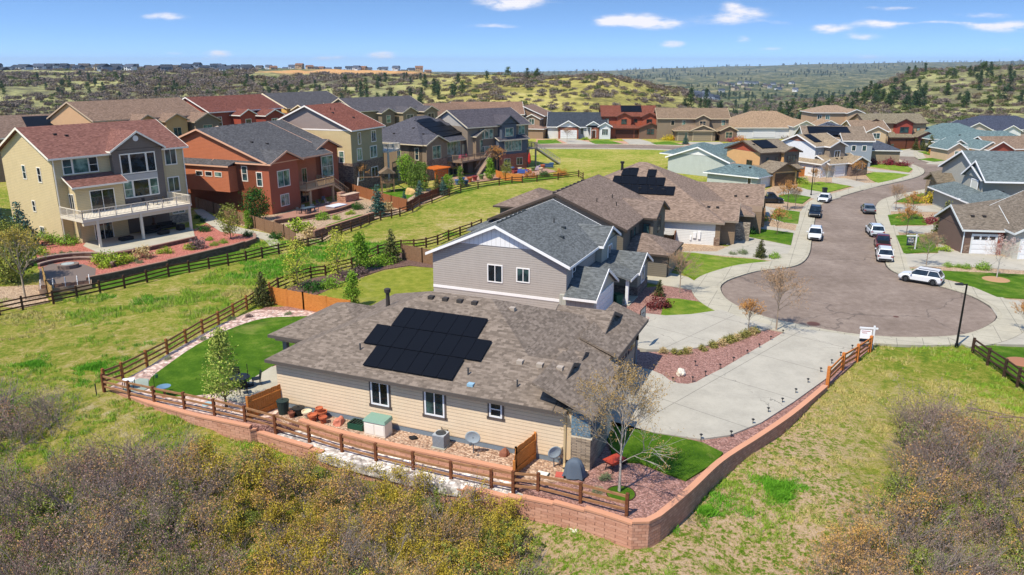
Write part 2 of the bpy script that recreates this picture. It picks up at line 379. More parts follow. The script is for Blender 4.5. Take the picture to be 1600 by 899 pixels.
# hills: heights along azimuth columns (u = pixel column / distance in metres)
HY = np.array([215, 245, 300, 380, 480, 620, 820, 1100, 1500, 2200, 3400, 5200, 8000, 12000, 17000.])
HU = np.array([-1.2, -.67, -.45, -.3, -.15, 0., .1, .2, .28, .38, .5, .67, 1.2])
HZ = np.array([
 #215 245 300 380 480 620 820 1100 1500 2200 3400 5200 8000 12000 17000
 [0, -3, -8,-11, -6,  1,  6,  8,  7,  4, -5,-20,-50,-100,-180],
 [0, -3, -8,-11, -6,  1,  6,  8,  7,  4, -5,-20,-50,-100,-180],
 [0, -3, -9,-12, -6,  1,  6,  8,  7,  4, -5,-20,-50,-100,-180],
 [0, -3, -9,-10, -3,  3,  6,  8,  7,  4, -5,-20,-50,-100,-180],
 [0, -3, -8, -4,  4,  7,  7,  6,  5, -2,-15,-30,-60,-100,-180],
 [0, -3, -7,  2, 10, 11,  2, -8,-18,-28,-40,-52,-62,-105,-170],
 [0, -3, -6,  3, 11,  8, -7,-20,-32,-42,-52,-60,-50,-90,-150],
 [0, -3, -6, -3,  2, -6,-18,-32,-44,-54,-60,-55,-24,-45,-90],
 [0, -3, -9,-13,-17,-22,-32,-42,-50,-58,-60,-48, -8,-18,-40],
 [0, -3, -8,-10,-11,-10,-26,-38,-48,-55,-55,-36, 12, 15, 0],
 [0, -3, -8, -5,  3, 12, 12, -4,-30,-46,-48,-20, 30, 36, 30],
 [0, -3, -6, -3,  7, 14, 16, 12,  0,-20,-26, -5, 46, 58, 60],
 [0, -3, -6, -3,  7, 14, 16, 12,  0,-20,-26, -5, 46, 58, 60]], float)
def smooth_interp(a, xs):
    a = np.clip(a, xs[0], xs[-1]-1e-6); i = np.searchsorted(xs, a, side='right')-1; t = (a-xs[i])/(xs[i+1]-xs[i]); return i, t*t*(3-2*t)
def fbm(x, y, sc, seed, octv=4):
    z = 0; a = 1
    for k in range(octv):
        s = sc*2**k
        z = z+a*(np.sin(x/s*0+0) if False else vnoise(x*s+seed*17.3+k*5.1, y*s-seed*9.7+k*3.3)); a *= .5
    return z/1.9
def vnoise(x, y):
    xi = np.floor(x).astype(np.int64); yi = np.floor(y).astype(np.int64); fx = x-xi; fy = y-yi; fx = fx*fx*(3-2*fx); fy = fy*fy*(3-2*fy)
    def h(a, b):
        n = (a*374761393+b*668265263) & 0xffffffff; n = ((n ^ (n >> 13))*1274126177) & 0xffffffff; return ((n ^ (n >> 16)) & 0xffff)/32767.5-1
    return (h(xi, yi)*(1-fx)+h(xi+1, yi)*fx)*(1-fy)+(h(xi, yi+1)*(1-fx)+h(xi+1, yi+1)*fx)*fy
def terrain_z(X, Y):
    X = np.atleast_1d(np.asarray(X, float)); Y = np.atleast_1d(np.asarray(Y, float))
    z = np.zeros_like(X)
    near = (Y < 62)
    if near.any():
        d2 = (X[near][:, None]-CXY[:, 0])**2+(Y[near][:, None]-CXY[:, 1])**2+.15
        w = 1/d2**1.6; zz = (w*CZ).sum(1)/w.sum(1)
        f = np.clip((62-Y[near])/8, 0, 1); z[near] = zz*f*f*(3-2*f)
    far = Y > 215
    if far.any():
        x, y = X[far], Y[far]; u = x/y*.9606
        iu, tu = smooth_interp(u, HU); iy, ty = smooth_interp(np.log(y), np.log(HY))
        zz = (HZ[iu, iy]*(1-tu)+HZ[iu+1, iy]*tu)*(1-ty)+(HZ[iu, iy+1]*(1-tu)+HZ[iu+1, iy+1]*tu)*ty
        amp = np.clip((y-225)/120, 0, 1)*np.clip(3.2+y*.0012, 0, 5.5)
        ridg = 1-2*np.abs(fbm(x, y, .011, 3))
        zz = zz+amp*(fbm(x, y, .012, 1)*.9+ridg*.8-.4)*np.where(y < 1500, 1, 1.3)
        far2 = np.clip((y-3000)/3000, 0, 1); zz = zz+far2*fbm(x, y, .0006, 8)*5
        z[far] = zz
    return z
def tz(x, y): return float(terrain_z(x, y)[0])
def GT(px, py):                      # a point of the picture on the terrain
    d = px_dir(px, py); t = 20.0
    if py > 520:
        z = 0.0
        for _ in range(25): p = G(px, py, z); z = .5*z+.5*tz(*p)
        return p
    p = G(px, py, 0) if d[2] < -1e-3 else (0, 1e5)
    if p[1] < 230: return p
    yy = np.geomspace(215, 16000, 900); k = yy/d[1]; zz = CAMH+d[2]*k; g = terrain_z(d[0]*k, yy); hit = np.nonzero(g >= zz)[0]
    i = hit[0] if len(hit) else 600
    return (float(d[0]*k[i]), float(yy[i]))

def ground_material():
    t = NT('field_grass'); p = t.co('World'); s = t.sep(p)
    a = t.noise(p, .07, 6, .68, .6); b = t.noise(p, .8, 5, .75, .6); c = t.noise(p, 2.6, 5, .75, .4); d = t.noise(p, 11, 4, .8)
    v = t.math('ADD', t.math('MULTIPLY', a, .24), t.math('ADD', t.math('MULTIPLY', b, .30), t.math('ADD', t.math('MULTIPLY', c, .26), t.math('MULTIPLY', d, .20))))
    grass = t.ramp(v, [(.41, hx('#6f9028')), (.47, hx('#969f38')), (.505, hx('#b6ac50')), (.535, hx('#c9b76c')), (.58, hx('#dccb98'))])
    green = t.ramp(v, [(.40, hx('#5f8524')), (.46, hx('#8a9e30')), (.505, hx('#aeac46')), (.55, hx('#c9ba6c'))])
    gm = t.noise(t.comb(t.math('MULTIPLY', s[0], .35), s[1], 0.0), .085, 5, .65, .5); gm = t.step(gm, .5, .58)
    far = t.step(s[1], 95.0, 150.0); slope = t.math('MULTIPLY', t.step(s[0], -4.0, 4.0), t.step(s[1], 62.0, 56.0)); gm = t.math('MAXIMUM', t.math('MULTIPLY', gm, .7), t.math('MAXIMUM', t.math('MULTIPLY', far, .65), t.math('MULTIPLY', slope, .6)))
    col = t.mix(gm, grass, green)
    bx = t.noise(p, .10, 5, .7, .6); tuft = t.noise(p, 1.9, 5, .8); tuft2 = t.noise(p, 5.5, 4, .75, .3)
    reg = t.math('MULTIPLY', t.step(s[1], 52.0, 42.0), t.math('MULTIPLY', t.step(s[0], -3.0, 2.0), t.step(s[0], 26.0, 16.0)))
    reg = t.math('MULTIPLY', reg, t.step(bx, .36, .44))
    under = t.math('MULTIPLY', t.step(s[1], 40.0, 36.0), 1.0)
    soil = t.ramp(t.math('ADD', t.math('MULTIPLY', tuft, .5), t.math('MULTIPLY', tuft2, .5)), [(.43, hx('#6d8f24')), (.475, hx('#98a23c')), (.5, hx('#d6b884')), (.54, hx('#e4c298')), (.63, hx('#f0d4b0'))])
    col = t.mix(reg, col, soil)
    t.col(col); t.b.inputs['Specular IOR Level'].default_value = .1; t.b.inputs['Roughness'].default_value = .95
    t.bump(t.math('ADD', t.math('MULTIPLY', c, 1.2), d), .3, 1.0); return t.m
def hill_material():
    t = NT('hill_scrub'); p = t.co('World'); s = t.sep(p)
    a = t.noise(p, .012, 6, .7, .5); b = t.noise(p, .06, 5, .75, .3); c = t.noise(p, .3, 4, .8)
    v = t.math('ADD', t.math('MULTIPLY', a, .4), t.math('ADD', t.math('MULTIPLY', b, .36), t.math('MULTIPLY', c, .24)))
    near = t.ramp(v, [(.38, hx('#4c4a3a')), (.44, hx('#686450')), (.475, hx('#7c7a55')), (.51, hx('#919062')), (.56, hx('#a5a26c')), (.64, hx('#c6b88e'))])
    yelgreen = t.ramp(v, [(.38, hx('#5a5638')), (.44, hx('#7c7642')), (.475, hx('#948c4c')), (.51, hx('#a89e58')), (.56, hx('#b6aa66')), (.64, hx('#cdbb8c'))])  # yellower green cover of the central hill
    uu = t.math('DIVIDE', s[0], s[1]); ctr = t.math('MULTIPLY', t.step(uu, -.16, -.04), t.step(uu, .26, .16)); near = t.mix(ctr, near, yelgreen)
    far = t.ramp(v, [(.40, hx('#27382f')), (.47, hx('#3a4a35')), (.52, hx('#6b6a48')), (.56, hx('#8d8761')), (.61, hx('#b09a78'))])
    m = t.step(s[1], 1000.0, 1700.0)
    mesa = t.math('MULTIPLY', t.math('MULTIPLY', t.step(s[1], 1000.0, 1150.0), t.step(s[1], 1700.0, 1500.0)), t.math('MULTIPLY', t.step(s[0], -420.0, -360.0), t.step(s[0], 0.0, -60.0)))
    col = t.mix(m, near, far); col = t.mix(mesa, col, hx('#c89a66'))
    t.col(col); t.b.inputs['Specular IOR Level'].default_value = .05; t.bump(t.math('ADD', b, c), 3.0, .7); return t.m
def grid_mesh(name, us, ys, mat, zoff=0.0):
    U, Y = np.meshgrid(us, ys); X = U*Y/.9606; Z = terrain_z(X.ravel(), Y.ravel())+zoff
    V = np.stack([X.ravel(), Y.ravel(), Z], 1); nu, ny = len(us), len(ys)
    i = np.arange(ny-1)[:, None]*nu+np.arange(nu-1)[None]; F = np.stack([i, i+1, i+nu+1, i+nu], -1).reshape(-1, 4)
    me = bpy.data.meshes.new(name); me.vertices.add(len(V)); me.vertices.foreach_set('co', V.ravel().astype(np.float32))
    me.loops.add(F.size); me.loops.foreach_set('vertex_index', F.ravel().astype(np.int32)); me.polygons.add(len(F)); me.polygons.foreach_set('loop_start', (np.arange(len(F))*4).astype(np.int32))
    me.update(calc_edges=True); me.materials.append(mat)
    for q in (me.polygons,): q.foreach_set('use_smooth', np.ones(len(F), bool))
    return struct(put(name, me))
def near_grid():
    # fine rectangular sheet in front, plain sheet under the streets
    xs = np.concatenate([np.arange(-60, 60.1, .6)]); ys = np.arange(3, 62.1, .6)
    xs = np.concatenate([np.linspace(-400, -64, 12), xs, np.linspace(64, 400, 12)]); ys = np.concatenate([[-60, -30, -12], ys, np.linspace(66, 216, 12)])
    X, Y = np.meshgrid(xs, ys); Z = terrain_z(X.ravel(), np.maximum(Y.ravel(), 12)); Z = Z+np.where(Y.ravel() < 60, .05*vnoise(X.ravel()*.5, Y.ravel()*.5), 0)*(np.abs(Z) > .25)
    V = np.stack([X.ravel(), Y.ravel(), Z-.03], 1); nu, ny = len(xs), len(ys)
    i = np.arange(ny-1)[:, None]*nu+np.arange(nu-1)[None]; F = np.stack([i, i+1, i+nu+1, i+nu], -1).reshape(-1, 4)
    me = bpy.data.meshes.new('ground'); me.from_pydata(V.tolist(), [], F.tolist()); me.materials.append(ground_material())
    for p in me.polygons: p.use_smooth = True
    struct(put('ground', me))
near_grid()
# beyond Y=216 everything is hill; the sheet overlaps 1 m below
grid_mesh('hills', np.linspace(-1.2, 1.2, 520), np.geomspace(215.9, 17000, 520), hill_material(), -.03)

# ------------------------------------------------------------------ streets, pavements, lots (picture points laid on the ground plane)
bulb = [(1384,417),(1404,430),(1437,440),(1472,450),(1509,461),(1534,473),(1551,485),(1556,497),(1546,507),(1521,519),(1485,526),(1411,528),(1345,524),(1290,516),(1260,510),(1210,500),(1185,492),(1155,480),(1135,467),(1127,452),(1132,444),(1145,437),(1185,425),(1235,419),(1256,411)]
left_edge = [(1266,397),(1269,379),(1272,360),(1275,340),(1281,325),(1294,315),(1325,305),(1360,295),(1391,288),(1422,281),(1442,273.5),(1445,266.6),(1438,262),(1422,256),(1407,251),(1397,246.5),(1391,241.5),(1386,238)]
right_edge = [(1428,236),(1426,240),(1430,247),(1447,254),(1475,259),(1498,264),(1506,271),(1497,281),(1465,292),(1425,300),(1387,309),(1371,317),(1366,328),(1366,340),(1371,356),(1377,376),(1381,398)]
road_px = smooth_px(right_edge+bulb+left_edge, False, 3)
road = GP(road_px); slab('road', road, .02, .3, asphalt())
def offset_path(pts, d, closed=False):
    out = []; n = len(pts)
    for i in range(n):
        a = pts[max(i-1, 0)]; b = pts[min(i+1, n-1)]; dx, dy = b[0]-a[0], b[1]-a[1]; L = math.hypot(dx, dy) or 1
        out.append((pts[i][0]-dy/L*d, pts[i][1]+dx/L*d))
    return out
def ribbon(name, pts, d0, d1, ztop, depth, mat, kind='structure', parent=None):
    a = offset_path(pts, d0); b = offset_path(pts, d1); mb = MB(); n = len(pts)
    for i in range(n-1):
        q = [a[i], a[i+1], b[i+1], b[i]]
        k = len(mb.v)
        mb.add([(p[0], p[1], ztop) for p in q]+[(p[0], p[1], ztop-depth) for p in q], [])
        mb.f += [(k, k+1, k+2, k+3), (k, k+4, k+5, k+1), (k+2, k+6, k+7, k+3)]
        if i == 0: mb.f.append((k, k+3, k+7, k+4))
        if i == n-2: mb.f.append((k+1, k+5, k+6, k+2))
    o = mb.build(name, mat, parent)
    if kind: o['kind'] = kind
    return o
CONC = concrete('#aca592', 1.8, 23.0); CONC2 = concrete('#aca592', 0, 0); DRIVE = concrete('#a9a395', 5.6, -46.6, 1.1)
# the pavement follows the road edge: a dark line, a low kerb, then the walk
rp = resample(road, .9)
ribbon('gutter_line', rp, 0.0, .10, .026, .2, plain('#3a3431', .9))
ribbon('kerb', rp, (.10), .42, .10, .4, concrete('#aaa38f', 1.8, 0.0))
qx = G(1345, 524); k1 = next(i for i, q in enumerate(rp) if q[0] < G(1480, 526)[0] and q[1] < 56 and i > 5)
k0 = next(i for i, q in enumerate(rp) if q[1] < 72)
ribbon('pavement', rp[:k0+1], +.42, 2.15, .12, .4, CONC); ribbon('pavement', rp[k0:k1+1], +.42, 2.5, .12, .4, CONC)
k2 = next(i for i, q in enumerate(rp) if i > k1 and q[0] < qx[0])
ribbon('pavement', rp[k1:k2+1], +.42, 1.9, .12, .4, CONC); k3 = next(i for i, q in enumerate(rp) if i > k2 and q[1] > 80)
ribbon('pavement', rp[k2:k3+1], +.42, 2.75, .12, .4, CONC); ribbon('pavement', rp[k3:], +.42, 2.15, .12, .4, CONC)
area_pts = None
far_road = [(836,226.5),(900,226),(960,226.5),(1020,227.5),(1090,230),(1160,233),(1200,236),(1180,240),(1090,236),(1020,233),(950,232),(836,231.5)]
slab('road', GP(far_road), .03, .3, asphalt())
ribbon('pavement', GP([(836,226.2),(900,225.8),(960,226.2),(1020,227.2),(1090,229.6)]), 0, 1.6, .1, .3, CONC)
ribbon('pavement', GP([(836,231.7),(950,232.2),(1020,233.2),(1090,236.2)]), 0, -1.6, .1, .3, CONC)

GR_PURPLE = gravel('#7d5a4e', '#986e62', '#b58c80', 11.0); GR_BROWN = gravel('#8a6a55', '#b08f76', '#cfb49c', 9.0)
GR_RED = gravel('#9a5445', '#b56a58', '#c98471', 9.0); GR_PINK = gravel('#a88578', '#c9aa9a', '#e3cdbf', 4.2); GR_WHITE = gravel('#9a9088', '#cfc6bd', '#f1ece4', 4.0)
MULCH = gravel('#4e382f', '#6b5046', '#86685b', 12.0); GR_TAN = gravel('#93785f', '#b29678', '#c9b091', 9.0)
LAWN = lawn('#3c6210', '#547a18', '#7c9630', .6); LAWN2 = lawn('#6d7f20', '#949a36', '#b5ac52'); LAWN3 = lawn('#547818', '#76922a', '#a4a644')
def area(name, px, z, mat, depth=.25, sm=0):
    if sm: px = smooth_px(px, True, sm)
    return slab(name, GP(px, z), z, depth, mat)
# --- the main lot
pad = [(170,606),(237,572),(330,518),(415,480),(480,478),(700,470),(985,495),(1000,550),(1060,550),(1120,538),(1190,518),(1225,512),(1290,517),(1350,527),(1365,540),(1292,604),(1240,645),(1185,683),(1130,717),(1080,765),(1040,803),(1012,818),(980,812),(905,790),(840,772),(800,748)]
pad += [(803,738),(725,722),(650,707),(575,690),(467,660),(440,664),(395,666),(330,652),(230,630)]
area('gravel_bed', pad, .03, GR_PURPLE, .9)
area('gravel_bed', [(430,632),(920,733),(918,745),(845,757),(838,762),(805,740),(725,721),(650,706),(575,689),(468,659),(440,662)], .05, GR_BROWN, .4)
area('stone_bed', [(172,605),(237,570),(262,553),(345,506),(400,484),(480,486),(560,500),(480,600),(428,650),(385,658),(300,642),(230,624)], .06, GR_PINK, .4)
area('lawn', [(233,603),(236,590),(262,570),(296,546),(330,527),(370,510),(410,498),(452,495),(520,500),(500,560),(430,570),(400,590),(370,606),(320,616),(262,619),(238,612)], .10, LAWN, .3, 3)
area('patio', [(340,617),(372,606),(400,588),(424,573),(520,575),(520,600),(428,622),(395,630),(372,628),(345,622)], .12, CONC2, .3)
area('patio', [(190,610),(200,598),(218,591),(232,592),(232,606),(222,612)], .10, concrete('#8f998c', 0, 0), .2)
driveway = [(1345,527),(1290,518),(1237,512),(1130,575),(1100,590),(1088,597),(1075,600),(1060,599),(1046,594),(1036,586),(1020,579),(985,570),(950,600),(940,640),(960,665),(1000,672),(1050,680),(1095,686),(1140,680),(1190,660),(1240,628),(1290,592),(1320,562),(1343,540)]
area('driveway', driveway, .13, DRIVE, .3)
area('driveway', [(985,500),(1005,489),(1040,493),(1080,491),(1128,484),(1160,497),(1215,511),(1190,516),(1165,521),(1120,536),(1090,543),(1060,546.5),(1010,546),(985,541)], .13, DRIVE, .3)
area('lawn', [(940,655),(980,664),(1022,677),(1060,683),(1097,691),(1130,707),(1118,722),(1072,750),(1040,738),(1000,722),(960,720)], .13, LAWN, .3)
area('lawn', [(1042,466),(1062,467),(1090,471),(1108,477),(1126,485),(1095,491),(1060,495.5),(1032,494.5),(1036,480)], .11, LAWN3, .2)
area('gravel_bed', [(1005,450),(1040,446),(1092,455),(1098,463),(1126,484),(1090,471),(1062,467),(1042,466),(1032,494),(985,500),(960,480)], .04, GR_PURPLE, .2)
area('lawn', [(1035,414),(1045,403),(1055,394),(1085,395),(1135,402),(1180,405),(1215,410),(1175,414),(1135,420),(1112,428),(1097,437),(1080,433),(1060,422)], .11, LAWN3, .2)
area('gravel_bed', [(1010,430),(1035,414),(1055,393),(1040,380),(1100,380),(1180,392),(1228,404),(1215,411),(1135,402),(1055,395),(1035,415),(1020,424)], .05, GR_TAN, .2)
area('footpath', [(1008,424),(1035,423),(1075,433),(1092,443),(1092,455),(1040,446),(1005,440)], .09, CONC2, .2)
area('driveway', [(1060,393),(1120,393),(1160,375),(1135,383),(1150,345),(1250,362),(1255,385),(1238,404),(1215,408),(1160,402),(1100,397)], .07, DRIVE, .2)
for q in ([(1155,367),(1163,362),(1180,357),(1210,360),(1240,364),(1236,383),(1205,377),(1180,372)], [(1203,340),(1212,326),(1250,331),(1247,350),(1225,347)],
          [(1220,313),(1217,305),(1240,303),(1267,308),(1254,318),(1235,316)], [(1246,291),(1247,287),(1282,284),(1305,287),(1330,291),(1292,301),(1262,296)],
          [(1352,272),(1365,269),(1395,270),(1422,273),(1400,280),(1372,286),(1360,280)], [(1345,258),(1372,253),(1397,251),(1412,256),(1426,264),(1420,269),(1385,264)],
          [(1400,315),(1422,306),(1440,302),(1465,303),(1465,315),(1430,318)], [(1387,336),(1412,333),(1440,335),(1448,351),(1420,351),(1392,352)], [(1400,368),(1430,366),(1456,367),(1466,394),(1440,394),(1412,396)],
          [(1421,420),(1472,423),(1600,429),(1660,440),(1650,475),(1600,466),(1558,464),(1530,452),(1500,440),(1472,434)], [(1433,237),(1460,235),(1491,237),(1490,242),(1455,243)], [(1435,249),(1450,247),(1472,247),(1483,250),(1460,253)],
          [(840,219),(868,218),(879,224),(840,225)], [(920,220),(950,219),(974,225),(930,225)], [(1017,223),(1045,221),(1068,226.5),(1025,226)], [(1498,262),(1510,259),(1512,266),(1505,266)]):
    area('lawn', q, .137, LAWN if len(q) != 7 else LAWN3, .25)
# gravel lots and drives behind the kerbs
area('lot_ground', [(1150,345),(1163,330),(1190,300),(1225,283),(1230,262),(1330,240),(1392,242),(1400,246.5),(1436,262),(1442,267),(1440,273),(1422,280),(1391,287),(1360,294),(1325,304),(1294,314),(1278,325),(1271,340),(1267,360),(1264,379),(1262,392),(1230,404),(1165,395)], .04, GR_TAN, .2)
for q in ([(1160,352),(1180,350),(1240,364),(1262,370),(1262,392),(1240,392),(1237,384),(1200,378),(1160,372)], [(1195,322),(1212,326),(1250,330),(1270,331),(1268,350),(1250,352),(1200,343)],
          [(1225,297),(1246,292),(1292,302),(1315,308),(1290,315),(1262,308),(1240,303),(1215,304)], [(1300,277),(1322,279),(1352,286),(1392,286),(1350,297),(1330,291),(1300,285)], [(1408,235),(1425,232),(1432,236),(1430,245),(1400,244),(1392,240)],
          [(1345,262),(1420,270),(1436,274),(1425,279),(1352,266)]):
    area('driveway', q, .09, DRIVE, .2)
area('lot_ground', [(1385,398),(1376,370),(1370,340),(1371,317),(1388,309),(1425,300),(1465,292),(1500,281),(1509,272),(1500,263),(1470,256),(1447,252),(1434,246),(1434,236),(1460,232),(1700,235),(1760,500),(1640,500),(1560,490),(1555,484),(1538,472),(1509,459),(1472,448),(1437,438),(1404,428)], .04, GR_TAN, .2)
for q in ([(1378,318),(1384,315),(1400,319),(1440,322),(1490,318),(1500,332),(1440,331),(1385,330)], [(1378,352),(1392,354),(1448,353),(1480,348),(1490,362),(1440,365),(1382,362)], [(1466,380),(1492,392),(1560,400),(1620,408),(1620,424),(1500,416),(1422,417),(1392,412),(1386,398),(1412,397),(1466,396)],
          [(1447,256),(1476,258),(1530,262),(1540,252),(1500,244),(1466,249)]):
    area('driveway', q, .09, DRIVE, .2)
area('driveway', [(1540,468),(1558,466),(1640,475),(1680,540),(1560,538),(1525,535),(1545,520),(1562,500)], .088, DRIVE, .2)
area('lawn', [(1521,540),(1560,541),(1640,545),(1700,640),(1600,603),(1560,570)], .10, LAWN, .2)
# front yards of the far row
area('lot_ground', [(838,217),(1150,226),(1180,236),(1090,229.4),(1020,227),(960,226),(838,226)], .04, gravel('#a8785c', '#c49377', '#dcb49a', 6.0), .2)
for q in ([(872,217),(898,217.5),(920,222),(935,226),(890,225.5)], [(972,217.5),(1000,217.5),(1020,223),(1035,227),(985,226)], [(1070,222),(1125,222),(1140,228),(1150,232),(1085,229)]): area('driveway', q, .085, DRIVE, .2)
# --- the lot of the grey house behind
area('lawn', [(470,470),(492,463),(520,450),(560,437),(600,424),(640,416),(690,420),(700,455),(660,480),(560,478)], .05, LAWN2, .15)
area('planting_bed', [(440,456),(480,437),(550,422),(600,402),(640,392),(690,390),(700,421),(640,415),(600,421),(560,434),(528,444),(520,452),(492,461),(462,470)], .04, MULCH, .12)
# --- back yards of the left row
area('gravel_bed', [(50,360),(60,350),(140,375),(300,360),(330,345),(372,355),(402,372),(399,380),(330,395),(275,408),(200,424),(150,434),(100,430),(60,420)], .05, GR_RED, .15)
area('gravel_bed', [(-60,470),(-60,452),(60,445),(78,472),(30,482)], .04, GR_TAN, .12)
area('patio', [(60,455),(62,420),(80,412),(130,413),(150,420),(148,436),(100,448)], .06, plain('#6f625a', .9), .1)
area('patio', [(130,384),(150,393),(160,397),(305,372),(301,355),(140,372)], .12, CONC2, .2)
area('footpath', [(303,328),(316,326),(352,350),(385,358),(420,365),(438,378),(436,388),(424,386),(412,374),(380,366),(345,362),(318,345)], .10, CONC2, .12)
area('lawn', [(150,442),(270,415),(340,400),(400,386),(436,388),(440,395),(385,405),(300,424),(230,438),(160,454)], .04, LAWN, .1)
area('lot_ground', [(350,345),(425,365),(470,384),(505,380),(530,364),(580,345),(640,328),(700,304),(650,290),(540,310),(430,335)], .035, GR_TAN, .1)
area('patio', [(430,338),(500,318),(552,314),(560,322),(520,336),(470,345),(440,345)], .12, plain('#9c7261', .85), .15)
area('lawn', [(500,367),(540,352),(575,342),(590,334),(560,336),(510,352)], .05, LAWN, .1)
area('lawn', [(575,305),(600,300),(640,292),(655,300),(625,318),(590,318)], .05, LAWN, .1)
area('lawn', [(710,298),(750,290),(830,277),(880,272),(890,276),(830,284),(760,291),(715,302)], .05, LAWN, .1)
area('patio', [(680,293),(700,276),(770,270),(850,262),(870,268),(820,277),(740,284)], .06, plain('#a3806e', .85), .1)
# ------------------------------------------------------------------ house kit
SP = 4
def face_box(mb, face, pl, s0, s1, z0, z1, d0, d1):
    if face == 'S': mb.box(s0, s1, pl-d1, pl-d0, z0, z1)
    elif face == 'N': mb.box(s0, s1, pl+d0, pl+d1, z0, z1)
    elif face == 'W': mb.box(pl-d1, pl-d0, s0, s1, z0, z1)
    else: mb.box(pl+d0, pl+d1, s0, s1, z0, z1)
class House:
    def __init__(s, px, a, label, group, name='house', dz=0.0, roof='#5c5048', wall='#a39278', trim='#e4e2dc', world=None, wk=1.0):
        s.o = world or G(*px); s.a = a; s.root = thing(name, label, 'house', (s.o[0], s.o[1], dz), -R(a), group)
        s.roofm = shingle(roof) if isinstance(roof, str) else roof; s.wallm = siding(wall, wk) if isinstance(wall, str) else wall; s.trim = paint(trim) if isinstance(trim, str) else trim
        s.parts = {}; s.rf = []; s.dz = dz
    def mb(s, part, mat):
        k = (part, mat.name)
        if k not in s.parts: s.parts[k] = (part, mat, MB())
        return s.parts[k][2]
    def block(s, x0, x1, y0, y1, z1, z0=-.3, mat=None, part='wall'): s.mb(part, mat or s.wallm).box(x0, x1, y0, y1, z0, z1); return s
    def hip(s, x0, x1, y0, y1, z, m=.42, ov=.45, t=.16, ovs=None, roof=None, fascia=True):
        ox0 = ox1 = oy0 = oy1 = ov
        if ovs: ox0, ox1, oy0, oy1 = ovs
        X0, X1, Y0, Y1 = x0-ox0, x1+ox1, y0-oy0, y1+oy1; zE = z-m*ov; w, d = X1-X0, Y1-Y0; h = min(w, d)/2; zt = zE+t; zr = zt+m*h
        if w >= d: a, b = (X0+h, (Y0+Y1)/2, zr), (X1-h, (Y0+Y1)/2, zr)
        else: a, b = ((X0+X1)/2, Y0+h, zr), ((X0+X1)/2, Y1-h, zr)
        P = [(X0, Y0, zt), (X1, Y0, zt), (X1, Y1, zt), (X0, Y1, zt)]; Q = [(p[0], p[1], zE) for p in P]
        if w >= d: top = [(0, 1, 5, 4), (1, 2, 5), (2, 3, 4, 5), (3, 0, 4)]
        else: top = [(0, 1, 4), (1, 2, 5, 4), (2, 3, 5), (3, 0, 4, 5)]
        s.mb('roof', roof or s.roofm).add(P+[a, b]+Q, top+[(0, 6, 7, 1), (1, 7, 8, 2), (2, 8, 9, 3), (3, 9, 6, 0), (9, 8, 7, 6)])
        if fascia:
            f = s.mb('fascia', s.trim); e = .03
            f.box(X0-e, X1+e, Y0-e, Y0+.01, zt-.2, zt-.015); f.box(X0-e, X1+e, Y1-.01, Y1+e, zt-.2, zt-.015); f.box(X0-e, X0+.01, Y0, Y1, zt-.2, zt-.015); f.box(X1-.01, X1+e, Y0, Y1, zt-.2, zt-.015)
        s.rf.append(lambda x, y: zt+m*min(x-X0, X1-x, y-Y0, Y1-y) if X0 <= x <= X1 and Y0 <= y <= Y1 else -9)
        return zr
    def gable(s, x0, x1, y0, y1, z, m=.42, ax='x', ov=.45, rk=.35, t=.16, roof=None, wall=None, rk0=None, rk1=None, fill=True, trim=None, endm=None):
        rk0 = rk if rk0 is None else rk0; rk1 = rk if rk1 is None else rk1; T = trim or s.trim
        if ax == 'x': a0, a1, c0, c1 = x0, x1, y0, y1; P = lambda a, c, zz: (a, c, zz)
        else: a0, a1, c0, c1 = y0, y1, x0, x1; P = lambda a, c, zz: (c, a, zz)
        mid = (c0+c1)/2; half = (c1-c0)/2; zR = z+m*half; zE = z-m*ov; A0, A1 = a0-rk0, a1+rk1
        sec = [(c0-ov, zE+t), (mid, zR+t), (c1+ov, zE+t), (c1+ov, zE), (mid, zR), (c0-ov, zE)]
        def ext(mb, sc, A, B):
            q1 = [P(A, c, zz) for c, zz in sc]; q2 = [P(B, c, zz) for c, zz in sc]
            if ax == 'x': q1, q2 = q2, q1
            n = len(sc); mb.add(q1+q2, [(i, (i+1) % n, n+(i+1) % n, n+i)[::-1] if False else (i, n+i, n+(i+1) % n, (i+1) % n) for i in range(n)])
            return q1, q2
        mb = s.mb('roof', roof or s.roofm); k = len(mb.v); ext(mb, sec, A0, A1)
        mb.f += [(k+0, k+1, k+4, k+5), (k+1, k+2, k+3, k+4), (k+6+5, k+6+4, k+6+1, k+6+0), (k+6+4, k+6+3, k+6+2, k+6+1)]
        f = s.mb('fascia', T); e = .04
        for cc, sg in ((c0-ov, -1), (c1+ov, 1)):
            lo, hi = (cc-e, cc+.01) if sg < 0 else (cc-.01, cc+e)
            p, q = P(A0-e, lo, zE-.05), P(A1+e, hi, zE+t-.012); f.box(p[0], q[0], p[1], q[1], p[2], q[2])
        for A, rr in ((A0, rk0), (A1, rk1)):
            if rr < 0: continue
            B = A-e if A == A0 else A+e; A_ = A+.01 if A == A0 else A-.01
            for u, v in (((c0-ov-.03, zE), (mid, zR)), ((mid, zR), (c1+ov+.03, zE))):
                s1 = [P(A_, u[0], u[1]-.06), P(A_, v[0], v[1]-.06), P(A_, v[0], v[1]+t+.02), P(A_, u[0], u[1]+t+.02)]; s2 = [P(B, *p) for p in ((u[0], u[1]-.06), (v[0], v[1]-.06), (v[0], v[1]+t+.02), (u[0], u[1]+t+.02))]
                f.prism(s1, s2)
        if fill:
            tri = [(c0+.02, z-.01), (c1-.02, z-.01), (mid, zR-.03)]; w = s.mb('wall', wall or s.wallm)
            w.prism([P(a0+.005, *p) for p in tri], [P(a1-.005, *p) for p in tri])
